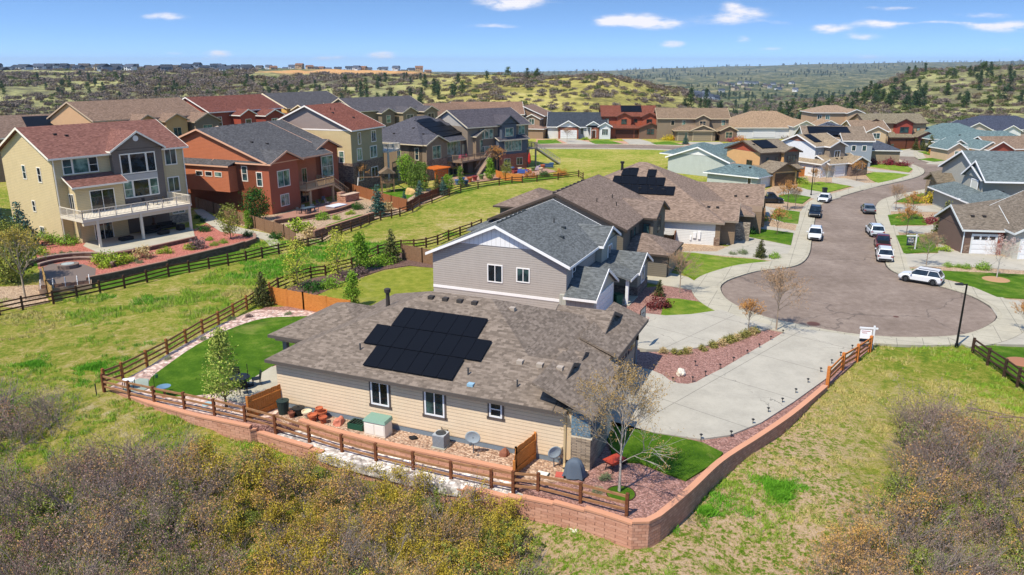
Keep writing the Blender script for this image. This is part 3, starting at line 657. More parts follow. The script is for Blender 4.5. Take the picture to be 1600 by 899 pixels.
        if endm:
            hh = .62; tri = [(mid-half*hh, zR-m*half*hh), (mid+half*hh, zR-m*half*hh), (mid, zR-.02)]; w = s.mb('gable_panel', endm)
            w.prism([P(a0-.04, *p) for p in tri], [P(a0+.1, *p) for p in tri])
        def rz(x, y):
            a, c = (x, y) if ax == 'x' else (y, x)
            return zR+t-m*abs(c-mid) if A0 <= a <= A1 and c0-ov <= c <= c1+ov else -9
        s.rf.append(rz); return zR
    def shed(s, x0, x1, y0, y1, zl, zh, low='S', t=.14, roof=None, ov=.0):
        z = {'S': (zl, zl, zh, zh), 'N': (zh, zh, zl, zl), 'W': (zl, zh, zh, zl), 'E': (zh, zl, zl, zh)}[low]
        P = [(x0, y0), (x1, y0), (x1, y1), (x0, y1)]
        s.mb('roof', roof or s.roofm).prism([(p[0], p[1], q) for p, q in zip(P, z)], [(p[0], p[1], q+t) for p, q in zip(P, z)])
        f = s.mb('fascia', s.trim); e = .03
        if low == 'S': f.box(x0-e, x1+e, y0-e, y0+.01, zl-.06, zl+t-.01)
        if low == 'E': f.box(x1-.01, x1+e, y0-e, y1+e, zl-.06, zl+t-.01)
        if low == 'W': f.box(x0-e, x0+.01, y0-e, y1+e, zl-.06, zl+t-.01)
        if low in 'SN':
            for xx in (x0-e, x1): f.prism([(xx, y0, z[0]-.06), (xx, y1, z[2]-.06), (xx, y1, z[2]+t+.01), (xx, y0, z[0]+t+.01)], [(xx+e, y0, z[0]-.06), (xx+e, y1, z[2]-.06), (xx+e, y1, z[2]+t+.01), (xx+e, y0, z[0]+t+.01)])
        s.rf.append(lambda x, y: ((zl+(zh-zl)*(y-y0)/(y1-y0))+t if low == 'S' else -9) if x0 <= x <= x1 and y0 <= y <= y1 else -9)
    def rz(s, x, y): return max([f(x, y) for f in s.rf]+[0])
    def win(s, face, pl, c, z, w, h, n=2, hb=False, trim=None, pane=None, tw=.09, sill=False, sur=None):
        T = trim or s.trim; mb = MB(); x0, x1 = c-w/2, c+w/2; z1 = z+h
        for a, b, q, r in ((x0-tw, x0, z-tw, z1+tw), (x1, x1+tw, z-tw, z1+tw), (x0, x1, z-tw, z), (x0, x1, z1, z1+tw)): face_box(mb, face, pl, a, b, q, r, -.02, .055)
        for i in range(1, n): xx = x0+w*i/n; face_box(mb, face, pl, xx-.03, xx+.03, z, z1, -.02, .045)
        if hb: face_box(mb, face, pl, x0, x1, z+h*.5-.025, z+h*.5+.025, -.02, .042)
        f = mb.build('window', T, s.root)
        p = MB(); face_box(p, face, pl, x0, x1, z, z1, -.02, .018); p.build('pane', pane or rnd.choice([GLASS, GLASS, GLASST, GLASSD]), f)
        if sur:
            q = MB(); k = tw+.1
            for a, b, u, v in ((x0-k, x0-tw-.002, z-k, z1+k), (x1+tw+.002, x1+k, z-k, z1+k), (x0-k-.06, x1+k+.06, z-k-.05, z-tw-.002), (x0-tw, x1+tw, z1+tw+.002, z1+k)): face_box(q, face, pl, a, b, u, v, -.02, .04)
            q.build('surround', sur, f)
        return f
    def door(s, face, pl, c, z, w=.95, h=2.05, mat=None, glassy=False):
        mb = MB(); face_box(mb, face, pl, c-w/2, c+w/2, z, z+h, -.02, .05); f = mb.build('door', mat or (GLASSD if glassy else wood('#3a2418', '#573625')), s.root)
        q = MB()
        for a, b, u, v in ((c-w/2-.1, c-w/2-.002, z, z+h+.1), (c+w/2+.002, c+w/2+.1, z, z+h+.1), (c-w/2, c+w/2, z+h+.002, z+h+.1)): face_box(q, face, pl, a, b, u, v, -.02, .07)
        if glassy: face_box(q, face, pl, c-.03, c+.03, z, z+h, .052, .07)
        q.build('frame', s.trim, f); return f
    def garage(s, face, pl, c, w, h=2.15, z=0.02, mat=None, lights=False):
        mb = MB(); n = 4
        for i in range(n): face_box(mb, face, pl, c-w/2, c+w/2, z+h*i/n+.012, z+h*(i+1)/n-.012, -.03, .035)
        k = max(2, round(w/.75))
        for i in range(n):
            for j in range(k): face_box(mb, face, pl, c-w/2+w*j/k+.07, c-w/2+w*(j+1)/k-.07, z+h*i/n+.09, z+h*(i+1)/n-.09, .035, .05)
        g = mb.build('garage_door', mat or WHITE, s.root); q = MB()
        for a, b, u, v in ((c-w/2-.14, c-w/2-.003, z, z+h+.14), (c+w/2+.003, c+w/2+.14, z, z+h+.14), (c-w/2, c+w/2, z+h+.003, z+h+.14)): face_box(q, face, pl, a, b, u, v, -.02, .07)
        q.build('frame', s.trim, g)
        if lights:
            p = MB()
            for j in range(k): face_box(p, face, pl, c-w/2+w*j/k+.1, c-w/2+w*(j+1)/k-.1, z+h*.78, z+h*.95, .05, .056)
            p.build('door_light', GLASSD, g)
        return g
    def stone(s, face, pl, s0, s1, z0, z1, mat, d=.07): face_box(s.mb('stone_veneer', mat), face, pl, s0, s1, z0, z1, -.05, d)
    def band(s, face, pl, s0, s1, z, h=.22, mat=None): face_box(s.mb('trim_band', mat or s.trim), face, pl, s0, s1, z, z+h, -.05, .035)
    def vents(s, pts, kind='box', mat=None):
        for x, y in pts:
            z = s.rz(x, y); m = MB()
            if kind == 'box': m.box(x-.17, x+.17, y-.17, y+.17, z-.1, z+.14)
            elif kind == 'pipe': m.tube([(x, y, z-.1), (x, y, z+.4)], [.05, .05], 8)
            m.build('roof_vent' if kind == 'box' else 'vent_pipe', mat or plain('#2e2a28', .7), s.root)
    def downspout(s, x, y, z1): m = MB(); m.box(x-.05, x+.05, y-.12, y-.04, 0, z1); m.build('downspout', s.trim, s.root)
    def solar(s, quad, nx, ny, each=True, lift=.14):
        # quad = (x0,x1,y0,y1) in plan on one slope
        x0, x1, y0, y1 = quad; px_ = solar_mat()
        def P(x, y, dz): z = s.rz(x, y)+dz; return (x, y, z)
        if each:
            for i in range(nx):
                for j in range(ny):
                    a, b = x0+(x1-x0)*i/nx+.012, x0+(x1-x0)*(i+1)/nx-.012; c, d = y0+(y1-y0)*j/ny+.012, y0+(y1-y0)*(j+1)/ny-.012
                    q = [P(a, c, lift), P(b, c, lift), P(b, d, lift), P(a, d, lift)]; m = MB().prism([(u, v, w-.05) for u, v, w in q], q)
                    m.build('solar_panel', px_, s.root)
        else:
            q = [P(x0, y0, lift), P(x1, y0, lift), P(x1, y1, lift), P(x0, y1, lift)]; MB().prism([(u, v, w-.12) for u, v, w in q], q).build('solar_array', px_, s.root)
    def deck(s, x0, x1, y0, y1, z, posts, mat=None, rail=True, sides='SEW'):
        T = mat or paint('#cfc3ac'); d = s.mb('deck', T); d.box(x0, x1, y0, y1, z-.3, z)
        for px, py in posts: m = MB(); m.box(px-.13, px+.13, py-.13, py+.13, 0, z-.3); m.build('post', T, s.root)
        if rail:
            m = MB(); e = .06
            segs = []
            if 'S' in sides: segs.append(((x0+e, y0+e), (x1-e, y0+e)))
            if 'W' in sides: segs.append(((x0+e, y0+e), (x0+e, y1-e)))
            if 'E' in sides: segs.append(((x1-e, y0+e), (x1-e, y1-e)))
            for a, b in segs:
                L = math.dist(a, b); n = max(1, round(L/1.9)); k = max(2, int(L/.16))
                m.bar((*a, z+1.0), (*b, z+1.0), .11, .06); m.bar((*a, z+.12), (*b, z+.12), .05)
                for i in range(n+1): p = lin(a, b, i/n); m.box(p[0]-.05, p[0]+.05, p[1]-.05, p[1]+.05, z, z+1.03)
                for i in range(k): p = lin(a, b, (i+.5)/k); m.box(p[0]-.016, p[0]+.016, p[1]-.016, p[1]+.016, z+.12, z+1.0)
            m.build('railing', T, s.root)
    def done(s):
        for part, mat, mb in s.parts.values(): mb.build(part, mat, s.root)
        return s.root
    def W(s, x, y, z=0):     # local to world
        a = R(s.a); return (s.o[0]+x*math.cos(a)+y*math.sin(a), s.o[1]-x*math.sin(a)+y*math.cos(a), z+s.dz)
def solar_mat():
    if 'solar' in MC: return MC['solar']
    t = NT('solar_cell'); p = t.co(); s = t.sep(p); fx = t.math('FRACT', t.math('DIVIDE', s[0], .158)); fy = t.math('FRACT', t.math('DIVIDE', s[1], .146))
    ln = t.math('MAXIMUM', t.math('GREATER_THAN', fx, .95), t.math('GREATER_THAN', fy, .95))
    t.col(t.mix(ln, (.005, .006, .009, 1), (.009, .011, .016, 1))); t.b.inputs['Roughness'].default_value = .45; t.b.inputs['Specular IOR Level'].default_value = .08; MC['solar'] = t.m; return t.m
STN1 = stone('#6e5547', '#9d8672'); STN2 = stone('#7d7266', '#b1a38f'); BRK = brick('#7a4234', '#a3604b', .25, .09, '#b9a698')
BR_DK = paint('#6b4334'); SHUT = paint('#6a4a36')

# ------------------------------------------------------------------ the tan ranch house in front
def main_house():
    h = House(None, 22.9, 'long tan sided ranch house with black solar panels in the foreground beside the driveway', None, roof='#73675c', wall='#c6ab84', trim='#57504b', world=(3.94, 35.18))
    beige = siding('#d6c0a2', 1.0, .2, .4); grey = siding('#6f7577'); blue = plain('#5d7585', .85); found = plain('#74808a', .9)
    h.wallm = beige
    h.block(-19.6, -1.7, 0, 13.8, 3.25, .36, part='wall'); h.block(-1.7, 0, 0, 4.0, 3.2, .36, part='wall')
    h.block(-19.55, -1.75, .03, 13.7, .36, -1.2, found, 'foundation'); h.block(-1.75, -.05, .03, 3.95, .36, -1.2, found, 'foundation')
    h.band('S', 0, -19.6, -1.0, 3.02, .22, paint('#b8a27c'))
    # front wing toward the drive
    h.hip(-19.55, -1.65, 0, 13.8, 3.2, .417, .45)
    h.gable(-9, -2.0, 0, 5.7, 3.213, .417, 'x', .45, .0, fill=True, rk0=-.01, rk1=0.12, wall=grey); h.shed(-3.0, .3, -.46, 4.4, 3.03, 4.41, 'E'); h.shed(-3.0, -.25, 4.42, 6.6, 3.06, 4.2, 'E')
    
    h.gable(-6, -2.4, 9.6, 14.6, 3.45, .417, 'x', .35, .0, fill=True, rk1=.2, wall=grey)
    h.block(-6, -1.3, 8.4, 15.2, 3.2, 0, grey, 'wall')
    h.shed(-3.2, -.75, 7.9, 15.6, 3.1, 4.05, 'E')
    h.gable(-6, -2.2, 4.2, 6.7, 3.55, .417, 'x', .25, .0, fill=True, rk0=-.01, rk1=.15, wall=grey)
    h.block(-5, -1.9, 5, 9, 3.1, 0, grey, 'wall')
    # covered patio at the back-left
    h.hip(-22.6, -16, 3.7, 10.6, 3.05, .417, .35)
    h.block(-22.3, -22.0, 3.9, 4.2, 2.75, .1, paint('#5d6468'), 'patio_post'); h.block(-22.3, -22.0, 10.1, 10.4, 2.75, .1, paint('#5d6469'), 'patio_post')
    h.block(-22.6, -19, 3.55, 3.75, 2.95, 2.65, paint('#a39277'), 'beam')
    # corner pier: blue shakes above stone
    h.stone('S', 0, -.98, .05, 1.85, 3.05, brick('#526d7e', '#6d8797', .16, .2, '#3d5160'), .06)
    h.stone('S', 0, -.98, .07, -.3, 1.72, brick('#6e6255', '#a8957f', .5, .08, '#3a332c'), .09)
    h.band('S', 0, -1.0, .12, 1.73, .11, paint('#cfc3ac')); h.band('S', 0, -1.25, -.99, .36, 2.7, paint('#cfb48c'))
    h.stone('E', 0, -.05, 3.0, 0, 1.7, brick('#6e6255', '#a8957f', .5, .08, '#3a332c'), .07)
    h.stone('E', 0, -.05, 3.2, 1.85, 3.0, plain('#4f606c', .85), .05)
    h.stone('E', 0, .0, 3.9, 1.70, 1.84, paint('#b5a88f'), .09)
    h.win('S', 0, -12.37, 1.48, 1.0, 1.26, 2, sur=paint('#5a504a'), trim=WHITE, pane=GLASSD); h.win('S', 0, -8.88, 1.48, 1.05, 1.28, 2, sur=paint('#5a504a'), trim=WHITE, pane=GLASS)
    h.win('S', 0, -5.2, 2.08, .56, .75, 1, True, sur=paint('#5a504a'), trim=WHITE, pane=GLASSD)
    h.win('E', 0.0, 1.6, 1.0, 1.2, 1.3, 2)
    h.garage('E', -1.3, 11.8, 4.9, mat=paint('#8d8579'), lights=True); h.door('E', -1.9, 7.4, .05)
    m = MB(); m.box(-1.36, -1.25, -.12, -.03, 0.1, 3.05); m.box(-1.42, -1.18, -.16, -.03, 2.9, 3.2); m.bar((-1.3, -.1, .12), (-1.1, -.9, .02), .1); m.build('downspout', paint('#b8a27c'), h.root)
    m = MB(); m.box(-1.65, -1.45, -.14, -.03, .55, 1.05); m.tube([(-1.55, -.1, .1), (-1.55, -.1, .6)], [.04, .04], 6); m.build('utility_box', paint('#b9ab93'), h.root)
    m = MB(); m.box(-8.3, -8.1, -.14, -.03, .45, .75); m.tube([(-8.2, -.09, .1), (-8.2, -.09, .5)], [.03, .03], 6); m.tube([(-8.45, -.09, .1), (-8.45, -.09, .85)], [.03, .03], 6); m.build('gas_meter', paint('#8c8272'), h.root)
    h.solar((-13.6, -7.9, .22, 1.78), 6, 1); h.solar((-14.56, -6.93, 1.82, 3.40), 8, 1); h.solar((-13.62, -7.93, 3.44, 5.05), 6, 1)
    h.vents([(-4.76, 2.3), (-3.6, 2.3), (-2.45, 2.3), (-7.2, 7.0)], mat=paint('#a79a8c'))
    h.vents([(-12.4, 6.3), (-11.4, 6.3), (-10.4, 6.3), (-9.4, 6.3)], mat=plain('#3d3835', .8))
    h.vents([(-14.5, 1.4), (-7.25, .9), (-4.25, .65)], 'pipe', plain('#4b4a4a', .6))
    z = h.rz(-6.75, .25); m = MB(); m.box(-6.95, -6.6, .1, .4, z-.05, z+.1); m.build('roof_vent', plain('#8fb1c4', .3), h.root)
    x, y = -15.9, 6.8; z = h.rz(x, y); m = MB(); m.lathe([(.2, -.2), (.14, .05), (.12, .9), (.2, .92), (.22, 1.15), (.12, 1.2)], (x, y, z), 12); m.build('flue_pipe', plain('#3b3633', .6), h.root)
    # soffit-high gutter return along the long eave is part of the fascia; wall lights by the garage
    for yy in (9.0, 14.6): m = MB(); m.box(-1.3, -1.12, yy-.08, yy+.08, 2.0, 2.35); m.build('wall_lamp', plain('#1c1c1c', .4), h.root)
    h.done(); return h
MH = main_house()

# ------------------------------------------------------------------ the street of houses behind it
def grey_house():
    h = House(None, 22.9, 'grey lap sided two storey house with dark slate roof directly behind the tan ranch house', None, roof='#5c5f5f', wall='#a8a199', trim='#e9e7e4', world=G(687, 470))
    lg = siding('#9d988c'); gr = siding('#a79f97')
    h.block(.1, 12.1, -1.2, 11.5, 4.72, -.3, gr)
    h.gable(.1, 12.1, -1.2, 11.5, 4.72, .44, 'y', .42, .45, rk0=.45, endm=batten('#e2e1df'), wall=gr)
    h.band('S', -1.2, .1, 12.1, 1.62, .24)
    h.win('S', -1.2, 5.9, 2.72, 1.2, 1.36, 2, pane=GLASSD); h.win('S', -1.2, 8.4, 2.98, 1.0, 1.06, 2, pane=GLASS)
    h.gable(4, 12.6, 6.6, 11.5, 4.75, .44, 'x', .4, .35, wall=batten('#999a90')); h.block(11.6, 12.7, 6.6, 11.5, 4.74, -.1, batten('#999a90'))
    h.block(11.6, 14.5, -1.4, 4.4, 2.3, -.1, batten('#a7a79c')); h.gable(12.06, 14.5, -1.4, 4.4, 2.3, .55, 'x', .35, .3, rk0=-.01, wall=batten('#a7a79c'))
    h.garage('E', 14.5, 1.5, 4.6, 2.1)
    h.block(12.6, 15.7, 7.8, 11.6, 2.4, -.1, siding('#8d8d82')); h.gable(12.2, 15.7, 7.4, 11.8, 2.45, .5, 'x', .35, .35, rk0=-.01, wall=siding('#8d8d82'))
    h.stone('E', 15.7, 7.8, 11.6, 0, .9, stone('#5e5650', '#8a8078'), .05); h.stone('S', 7.8, 13.6, 15.7, 0, .9, stone('#5e5650', '#8a8078'), .05)
    h.block(15.35, 15.6, 5.0, 5.25, 2.3, 0, WHITE, 'porch_post'); h.block(12.3, 15.8, 4.8, 7.8, .12, -.1, CONC2, 'porch'); h.shed(12.2, 15.9, 4.6, 8.0, 2.3, 3.1, 'E'); h.win('E', 15.7, 9.7, 1.0, 1.0, 1.3, 2); h.win('E', 12.1, .6, 3.2, .6, 1.1, 1, True)
    h.win('E', 12.7, 9.1, 3.0, 1.1, 1.2, 2)
    h.vents([(5.1, 1.5+k*.95) for k in range(7)], mat=plain('#32383b', .8)); h.vents([(9.3, 6.0), (10.0, 3.6)], 'box', plain('#32383b', .8)); h.vents([(8.4, 6.0)], 'pipe')
    h.hip(-2.6, 4.5, 12.0, 21, 3.9, .42, .4, fascia=False); h.block(-2.4, 4.5, 12.2, 20.8, 3.9, -.2, gr)
    m = MB()
    for k in range(3): m.box(12.1+.8*k*.5, 12.3+.8*k*.5, -1.5, -1.4, .6, 1.0)
    m.build('meter_box', paint('#d8d8d4'), h.root)
    h.done(); return h
GH = grey_house()
def brown_two_storey():
    h = House(None, 22.9, 'taupe two storey house with brown shingle roof squeezed behind the grey sided house', None, roof='#75655a', wall='#6f685c', trim='#4b4038', world=G(687, 470))
    h.block(-.8, 12.8, 13.4, 27, 4.9); h.gable(-.8, 12.8, 13.4, 27, 4.9, .42, 'y', .45, .5, endm=None, wall=siding('#c9ab8e'))
    h.gable(5, 14.2, 20, 25.6, 4.9, .42, 'x', .4, .4); h.block(10, 14.2, 20, 25.6, 4.9)
    h.win('E', 14.2, 22.8, 3.0, 1.3, 1.5, 3); h.win('E', 12.8, 16.4, 3.2, .6, 1.0, 1); h.win('E', 12.8, 17.8, 3.2, .6, 1.0, 1); h.win('S', 20, 13.5, 3.0, .6, 1.2, 1)
    h.block(11, 16.8, 15.0, 20.5, 2.3, -.1); h.hip(11, 16.8, 15.0, 20.5, 2.4, .42, .4); h.garage('E', 16.8, 17.8, 4.4, mat=paint('#8c7f70'))
    h.vents([(5.2, 15+k*1.3) for k in range(8)]); h.vents([(9, 17), (10.5, 19), (9.5, 21)], 'pipe')
    h.hip(-4.6, 2, 23, 31, 4.4, .42, .4); h.block(-4.4, 2, 23.2, 30.7, 4.4)
    h.done(); return h
brown_two_storey()
def ranch_white():
    h = House((1123, 385), 18, 'wide brown roofed ranch with white side wall and black solar array behind the taupe house', None, roof='#7f6c5e', wall='#d9d8d5', trim='#8f8172')
    h.block(-21, 0, 0, 20, 2.85); h.hip(-21, 0, 0, 20, 2.85, .5, .45)
    h.block(-2, 4.4, 8, 21, 2.8, -.1, siding('#85705a')); h.gable(-8, 4.0, 12.5, 21.5, 2.8, .42, 'x', .4, .5, wall=siding('#85705a'))
    h.gable(-6, 1.4, 1.0, 7.5, 2.9, .42, 'x', .4, .5, wall=siding('#85705a')); h.block(-2, 1.6, 1.2, 7.5, 2.9, -.1, siding('#85705a'))
    h.block(1.4, 3.2, 3.4, 3.9, 2.2, 0, STN2, 'pillar'); h.hip(-1, 3.3, 6.5, 11, 2.6, .42, .3)
    h.block(-.5, .03, -.03, 1.0, 2.8, 0, siding('#8a7660')); h.stone('S', -.03, -.6, .05, 0, 1.0, STN1, .05)
    h.block(4.0, 4.8, 12.3, 12.9, 2.5, 0, stone('#8a6645', '#b48c62'), 'pillar'); h.block(4.0, 4.8, 20.0, 20.6, 2.5, 0, stone('#8a6645', '#b48c62'), 'pillar')
    h.garage('E', 4.4, 16.5, 4.9, mat=paint('#55483c')); h.win('S', 0, -8.7, 1.9, .6, .5, 2); h.win('S', 0, -6.6, 1.5, .6, .8, 1, True, pane=GLASSD)
    m = MB(); m.box(-2.95, -2.6, -.16, -.03, .8, 1.45); m.box(-2.4, -2.1, -.14, -.03, .7, 1.6); m.box(-3.3, -3.1, -.1, -.03, .5, 1.0); m.build('meter_box', paint('#e6e6e6'), h.root)
    h.solar((-15.2, -5.8, 3.7, 5.3), 9, 1); h.solar((-13.6, -7.2, 5.4, 6.9), 6, 1); h.solar((-12.8, -10.8, 7.0, 8.6), 2, 1); h.solar((-9.6, -8.5, 7.0, 8.4), 1, 1)
    h.vents([(-14-k*1.4, 4.6) for k in range(3)]+[(-10, 4.8), (-8.6, 4.8), (-7.2, 4.8), (1.0, 14), (2.4, 14), (-1.6, 3), (-.6, 3)]); h.vents([(-12, 1.7), (-11.5, 1.2), (-13, 2.4)], 'pipe')
    x, y = -13.0, 9.0; z = h.rz(x, y); MB().lathe([(.2, -.2), (.15, .8), (.26, .85), (.26, 1.1)], (x, y, z), 10).build('flue_pipe', plain('#2b2725', .6), h.root)
    h.done(); return h
ranch_white()
def small_green():
    h = House((1123, 275), 45, 'pale grey gabled house with teal green roof between two brown roofed neighbours', None, roof='#5a6b6c', wall='#b2b9b3', trim='#eeeeee')
    h.block(-9.8, 3.2, -2.2, 12, 2.9); h.gable(-9.8, 3.2, -2.2, 12, 2.9, .34, 'y', .4, .45, endm=WHITE); h.hip(-14, -4, 2, 14, 3.0, .36, .4)
    h.gable(-2, 4.2, 5.5, 10.5, 2.9, .4, 'x', .35, .35); h.block(3, 4.2, 5.5, 10.5, 2.9); h.block(3.2, 12.6, -9.4, -3.2, 1.9, -.1); h.hip(3.0, 12.8, -9.6, -3.0, 1.95, .4, .35)
    h.garage('E', 12.6, -6.2, 3.6, 1.7); h.win('E', 3.2, -.5, 1.3, .8, .9, 1); h.win('E', 3.2, 2.5, 1.3, .8, .9, 1); h.win('S', -9.4, 11.2, .6, .6, 1.0, 1); h.vents([(8, -7.2), (10, -7.2), (1.5, 3), (0, 6)]); h.done()
small_green()
def red_gable():
    h = House((1213, 293), 66, 'brown house with red gable peak and square black solar array near the street', None, roof='#786c5c', wall='#75685c', trim='#5a4a3c')
    orn = siding('#cfa26e'); red = siding('#a9523a')
    h.block(-14.2, -5.4, .8, 8, 5.2); h.gable(-14.2, -5.4, .8, 8, 5.2, .36, 'y', .4, .4, wall=red); h.stone('S', .8, -14.2, -5.45, 0, 5.15, orn, .04)
    h.block(-9, -4.6, 5.4, 8.8, 5.2); h.gable(-9, -4.6, 5.4, 8.8, 5.2, .42, 'x', .4, .4, wall=red); h.stone('S', 5.4, -5.3, -4.6, 0, 5.15, orn, .04)
    h.block(-7, -1, 0, 5.2, 2.4, -.1, orn); h.gable(-6.5, -1, -.1, 5.3, 2.4, .5, 'x', .4, .4, wall=siding('#7d6650')); h.garage('E', -1, 2.6, 4.0, 2.0, mat=paint('#5b4433')); h.block(-7, -3.4, 5.2, 8.0, 2.3); h.shed(-5.6, -2.8, 5.0, 8.6, 2.3, 3.2, 'E')
    h.win('S', .76, -8.0, 2.6, 1.3, 1.0, 2); h.win('E', -5.4, 2.4, 3.4, .5, .9, 1); h.win('E', -5.4, 4.6, 3.4, .5, .9, 1); h.win('E', -4.6, 7.1, 3.3, 1.7, 1.2, 3); h.solar((-9.4, -6.4, 2.0, 5.4), 4, 4, False); h.vents([(-8, 1.4)]); h.done()
red_gable()
def white_two():
    h = House((1283, 277), 63, 'white sided two storey house with tan roof and white garage beside the lamp post', None, roof='#8a7a64', wall='#dcdee1', trim='#eeeae4')
    tan = siding('#8d7f70'); gry = siding('#a4a8a8')
    h.block(-10.6, -2, 0, 7, 5.4); h.gable(-10.6, -2, 0, 7, 5.4, .4, 'y', .4, .4, endm=siding('#a5705a')); h.stone('E', -2, .02, 2.4, 0, 5.3, gry, .03)
    h.block(-4, -.6, 2.2, 6.2, 5.4, -.1, tan); h.gable(-5.5, -.6, 2.2, 6.2, 5.4, .42, 'x', .35, .35, wall=tan); h.win('E', -.6, 4.2, 3.2, 1.3, 1.3, 2); h.win('E', -2, 1.3, 3.3, .6, .9, 1)
    h.block(-6.5, .6, -1.0, .6, 2.5); h.shed(-6.8, 1.0, -1.4, .7, 2.4, 3.2, 'S')
    h.block(-2, 1.2, .4, 8.5, 2.5, -.1, gry); h.gable(-4.4, 1.2, .4, 8.5, 2.5, .42, 'y', .35, .35, wall=gry); h.block(1.0, 2.0, 5.2, 9.6, 2.5, -.1, siding('#77645a')); h.gable(-2, 2.0, 5.2, 9.6, 2.5, .45, 'x', .3, .4, wall=siding('#77645a')); h.stone('E', 2.0, 5.2, 9.6, 0, 1.1, STN1, .05)
    h.garage('E', 1.2, 3.2, 2.5, 2.05); h.win('E', 2.0, 7.4, 1.2, 1.3, 1.1, 2); h.solar((-5.9, -3.0, .8, 2.6), 3, 2, False); h.vents([(0, 3.5), (0, 4.8)]); h.done()
white_two()
def gen(px, a, label, group, roof, wall, dims, eave, m=.42, ax='x', wings=(), wins=(), gar=(), trim='#e4e2dc', hip=False, solar=None, pans=(), name='house', stonez=None, gm=None, ventn=5, dz=0.0, gend=None):
    h = House(px, a, label, group, name, dz, roof, wall, trim); x0, x1, y0, y1 = dims
    h.block(x0, x1, y0, y1, eave)
    if hip: h.hip(x0, x1, y0, y1, eave, m)
    else: h.gable(x0, x1, y0, y1, eave, m, ax, endm=gend)
    for (wx0, wx1, wy0, wy1, we, wm, wax, wwall, whip) in wings:
        wmat = siding(wwall) if isinstance(wwall, str) else (wwall or h.wallm)
        h.block(wx0, wx1, wy0, wy1, we, -.3, wmat)
        if whip: h.hip(wx0, wx1, wy0, wy1, we, wm, .35)
        else: h.gable(wx0, wx1, wy0, wy1, we, wm, wax, .35, .35, wall=wmat)
    for w in wins: h.win(*w)
    for g in gar: h.garage(*g[:4], g[4] if len(g) > 4 else 2.2, mat=gm)
    if stonez:
        for st in stonez: h.stone(*st)
    if solar: h.solar(solar[:4], solar[4], solar[5], False)
    zr = [(x0+(x1-x0)*(k+1)/(ventn+1), (y0+y1)/2+.8) for k in range(ventn)] if ax == 'x' or hip else [((x0+x1)/2-.8, y0+(y1-y0)*(k+1)/(ventn+1)) for k in range(ventn)]
    if ventn: h.vents(zr)
    h.done(); return h
# street side houses further up (left of the road)
gen((1262, 262), 10, 'grey sided house with dark blue solar roof behind the white two storey house', None, '#77695a', '#959b9c', (0, 12, 6, 16), 5.2, .42, 'x', solar=(1, 9, 6.2, 10.5, 7, 3),
    wings=[(7, 12.5, 3, 8, 5.2, .45, 'x', '#8d98a0', False)], wins=[('S', 3, 9, 3.2, .7, 1., 1), ('S', 3, 11, 3.2, .7, 1., 1)])
gen((1326, 256), 8, 'tan sided house with slate blue roof and low side wing above the red bushes', None, '#454a55', '#a39076', (-6, 4, 4, 16), 5.2, .42, 'y', wings=[(-1, 9.5, -1, 6, 3.0, .42, 'x', '#9c8b72', True)], wins=[('S', 4, -3, 3.4, .9, 1, 2), ('S', -1, 1.2, 1.2, .7, .9, 1)])
gen((1330, 236), 3, 'small tan gabled house peeking above the slate blue roof', None, '#7d6a58', '#b59a78', (1, 9, 2, 12), 4.6, .4, 'x', wings=[(3, 7.5, -.5, 5, 4.6, .5, 'y', '#c9b08c', False)], wins=[('S', -.5, 5.2, 3, 1.6, 1.2, 2)], ventn=2)
gen((1160, 215), 0, 'big brown hip roofed house with white walls beyond the solar roofed homes', None, '#8f7860', '#dcdcdc', (-4, 20, 0, 17), 2.8, .46, 'x', hip=True, wings=[(13, 19, -4, 4, 3.3, .5, 'y', '#d8d4cc', False), (21, 27, -1, 6, 3.2, .5, 'y', '#d8d4cc', False)], gar=[('S', -.03, 6, 6)], wins=[('S', -4, 15.5, 1.2, 2, 1.4, 3)], ventn=2)
gen((1268, 205), 0, 'tan two storey house with shallow hip roof against the scrub hillside', None, '#8d7864', '#b8997a', (0, 14, 0, 10), 5.6, .36, 'x', hip=True, wings=[(10, 15, -1.4, 4, 5.5, .4, 'y', '#c2a585', False)], wins=[('S', 0, 2, 3.6, 1.2, 1.2, 2), ('S', 0, 4.5, 3.6, 1.2, 1.2, 2), ('S', -1.4, 12.6, 3.0, 1.6, 1.5, 2)], ventn=2)
gen((1388, 233), 0, 'tan two storey house with brick red gables and brown garage doors at the road bend', None, '#746b58', '#b39574', (-5, 10, 3, 12), 6.0, .42, 'x', trim='#4b3a33',
    wings=[(2, 6, 1.5, 6, 6.0, .5, 'y', '#a44b3c', False), (-1, 7, 0, 5, 2.8, .4, 'x', '#8a6a52', True), (6.2, 10.6, -1.2, 5, 3.0, .5, 'y', '#94594a', False), (-5.2, -1, 2.0, 10, 5.8, .55, 'y', '#b39574', False)],
    wins=[('S', 1.5, 4, 3.8, 2, 1.3, 2), ('S', 3, -.5, 4.0, .8, .9, 1), ('S', 3, 8.2, 4.0, .7, .8, 1), ('S', -1.2, 7.4, .9, .9, 1.3, 1), ('S', -1.2, 9.4, .9, .9, 1.3, 1)], gar=[('S', 0, 1.8, 4.6, 2.2), ('S', 0, 5.2, 1.9, 2.2)], gm=paint('#6b4030'))
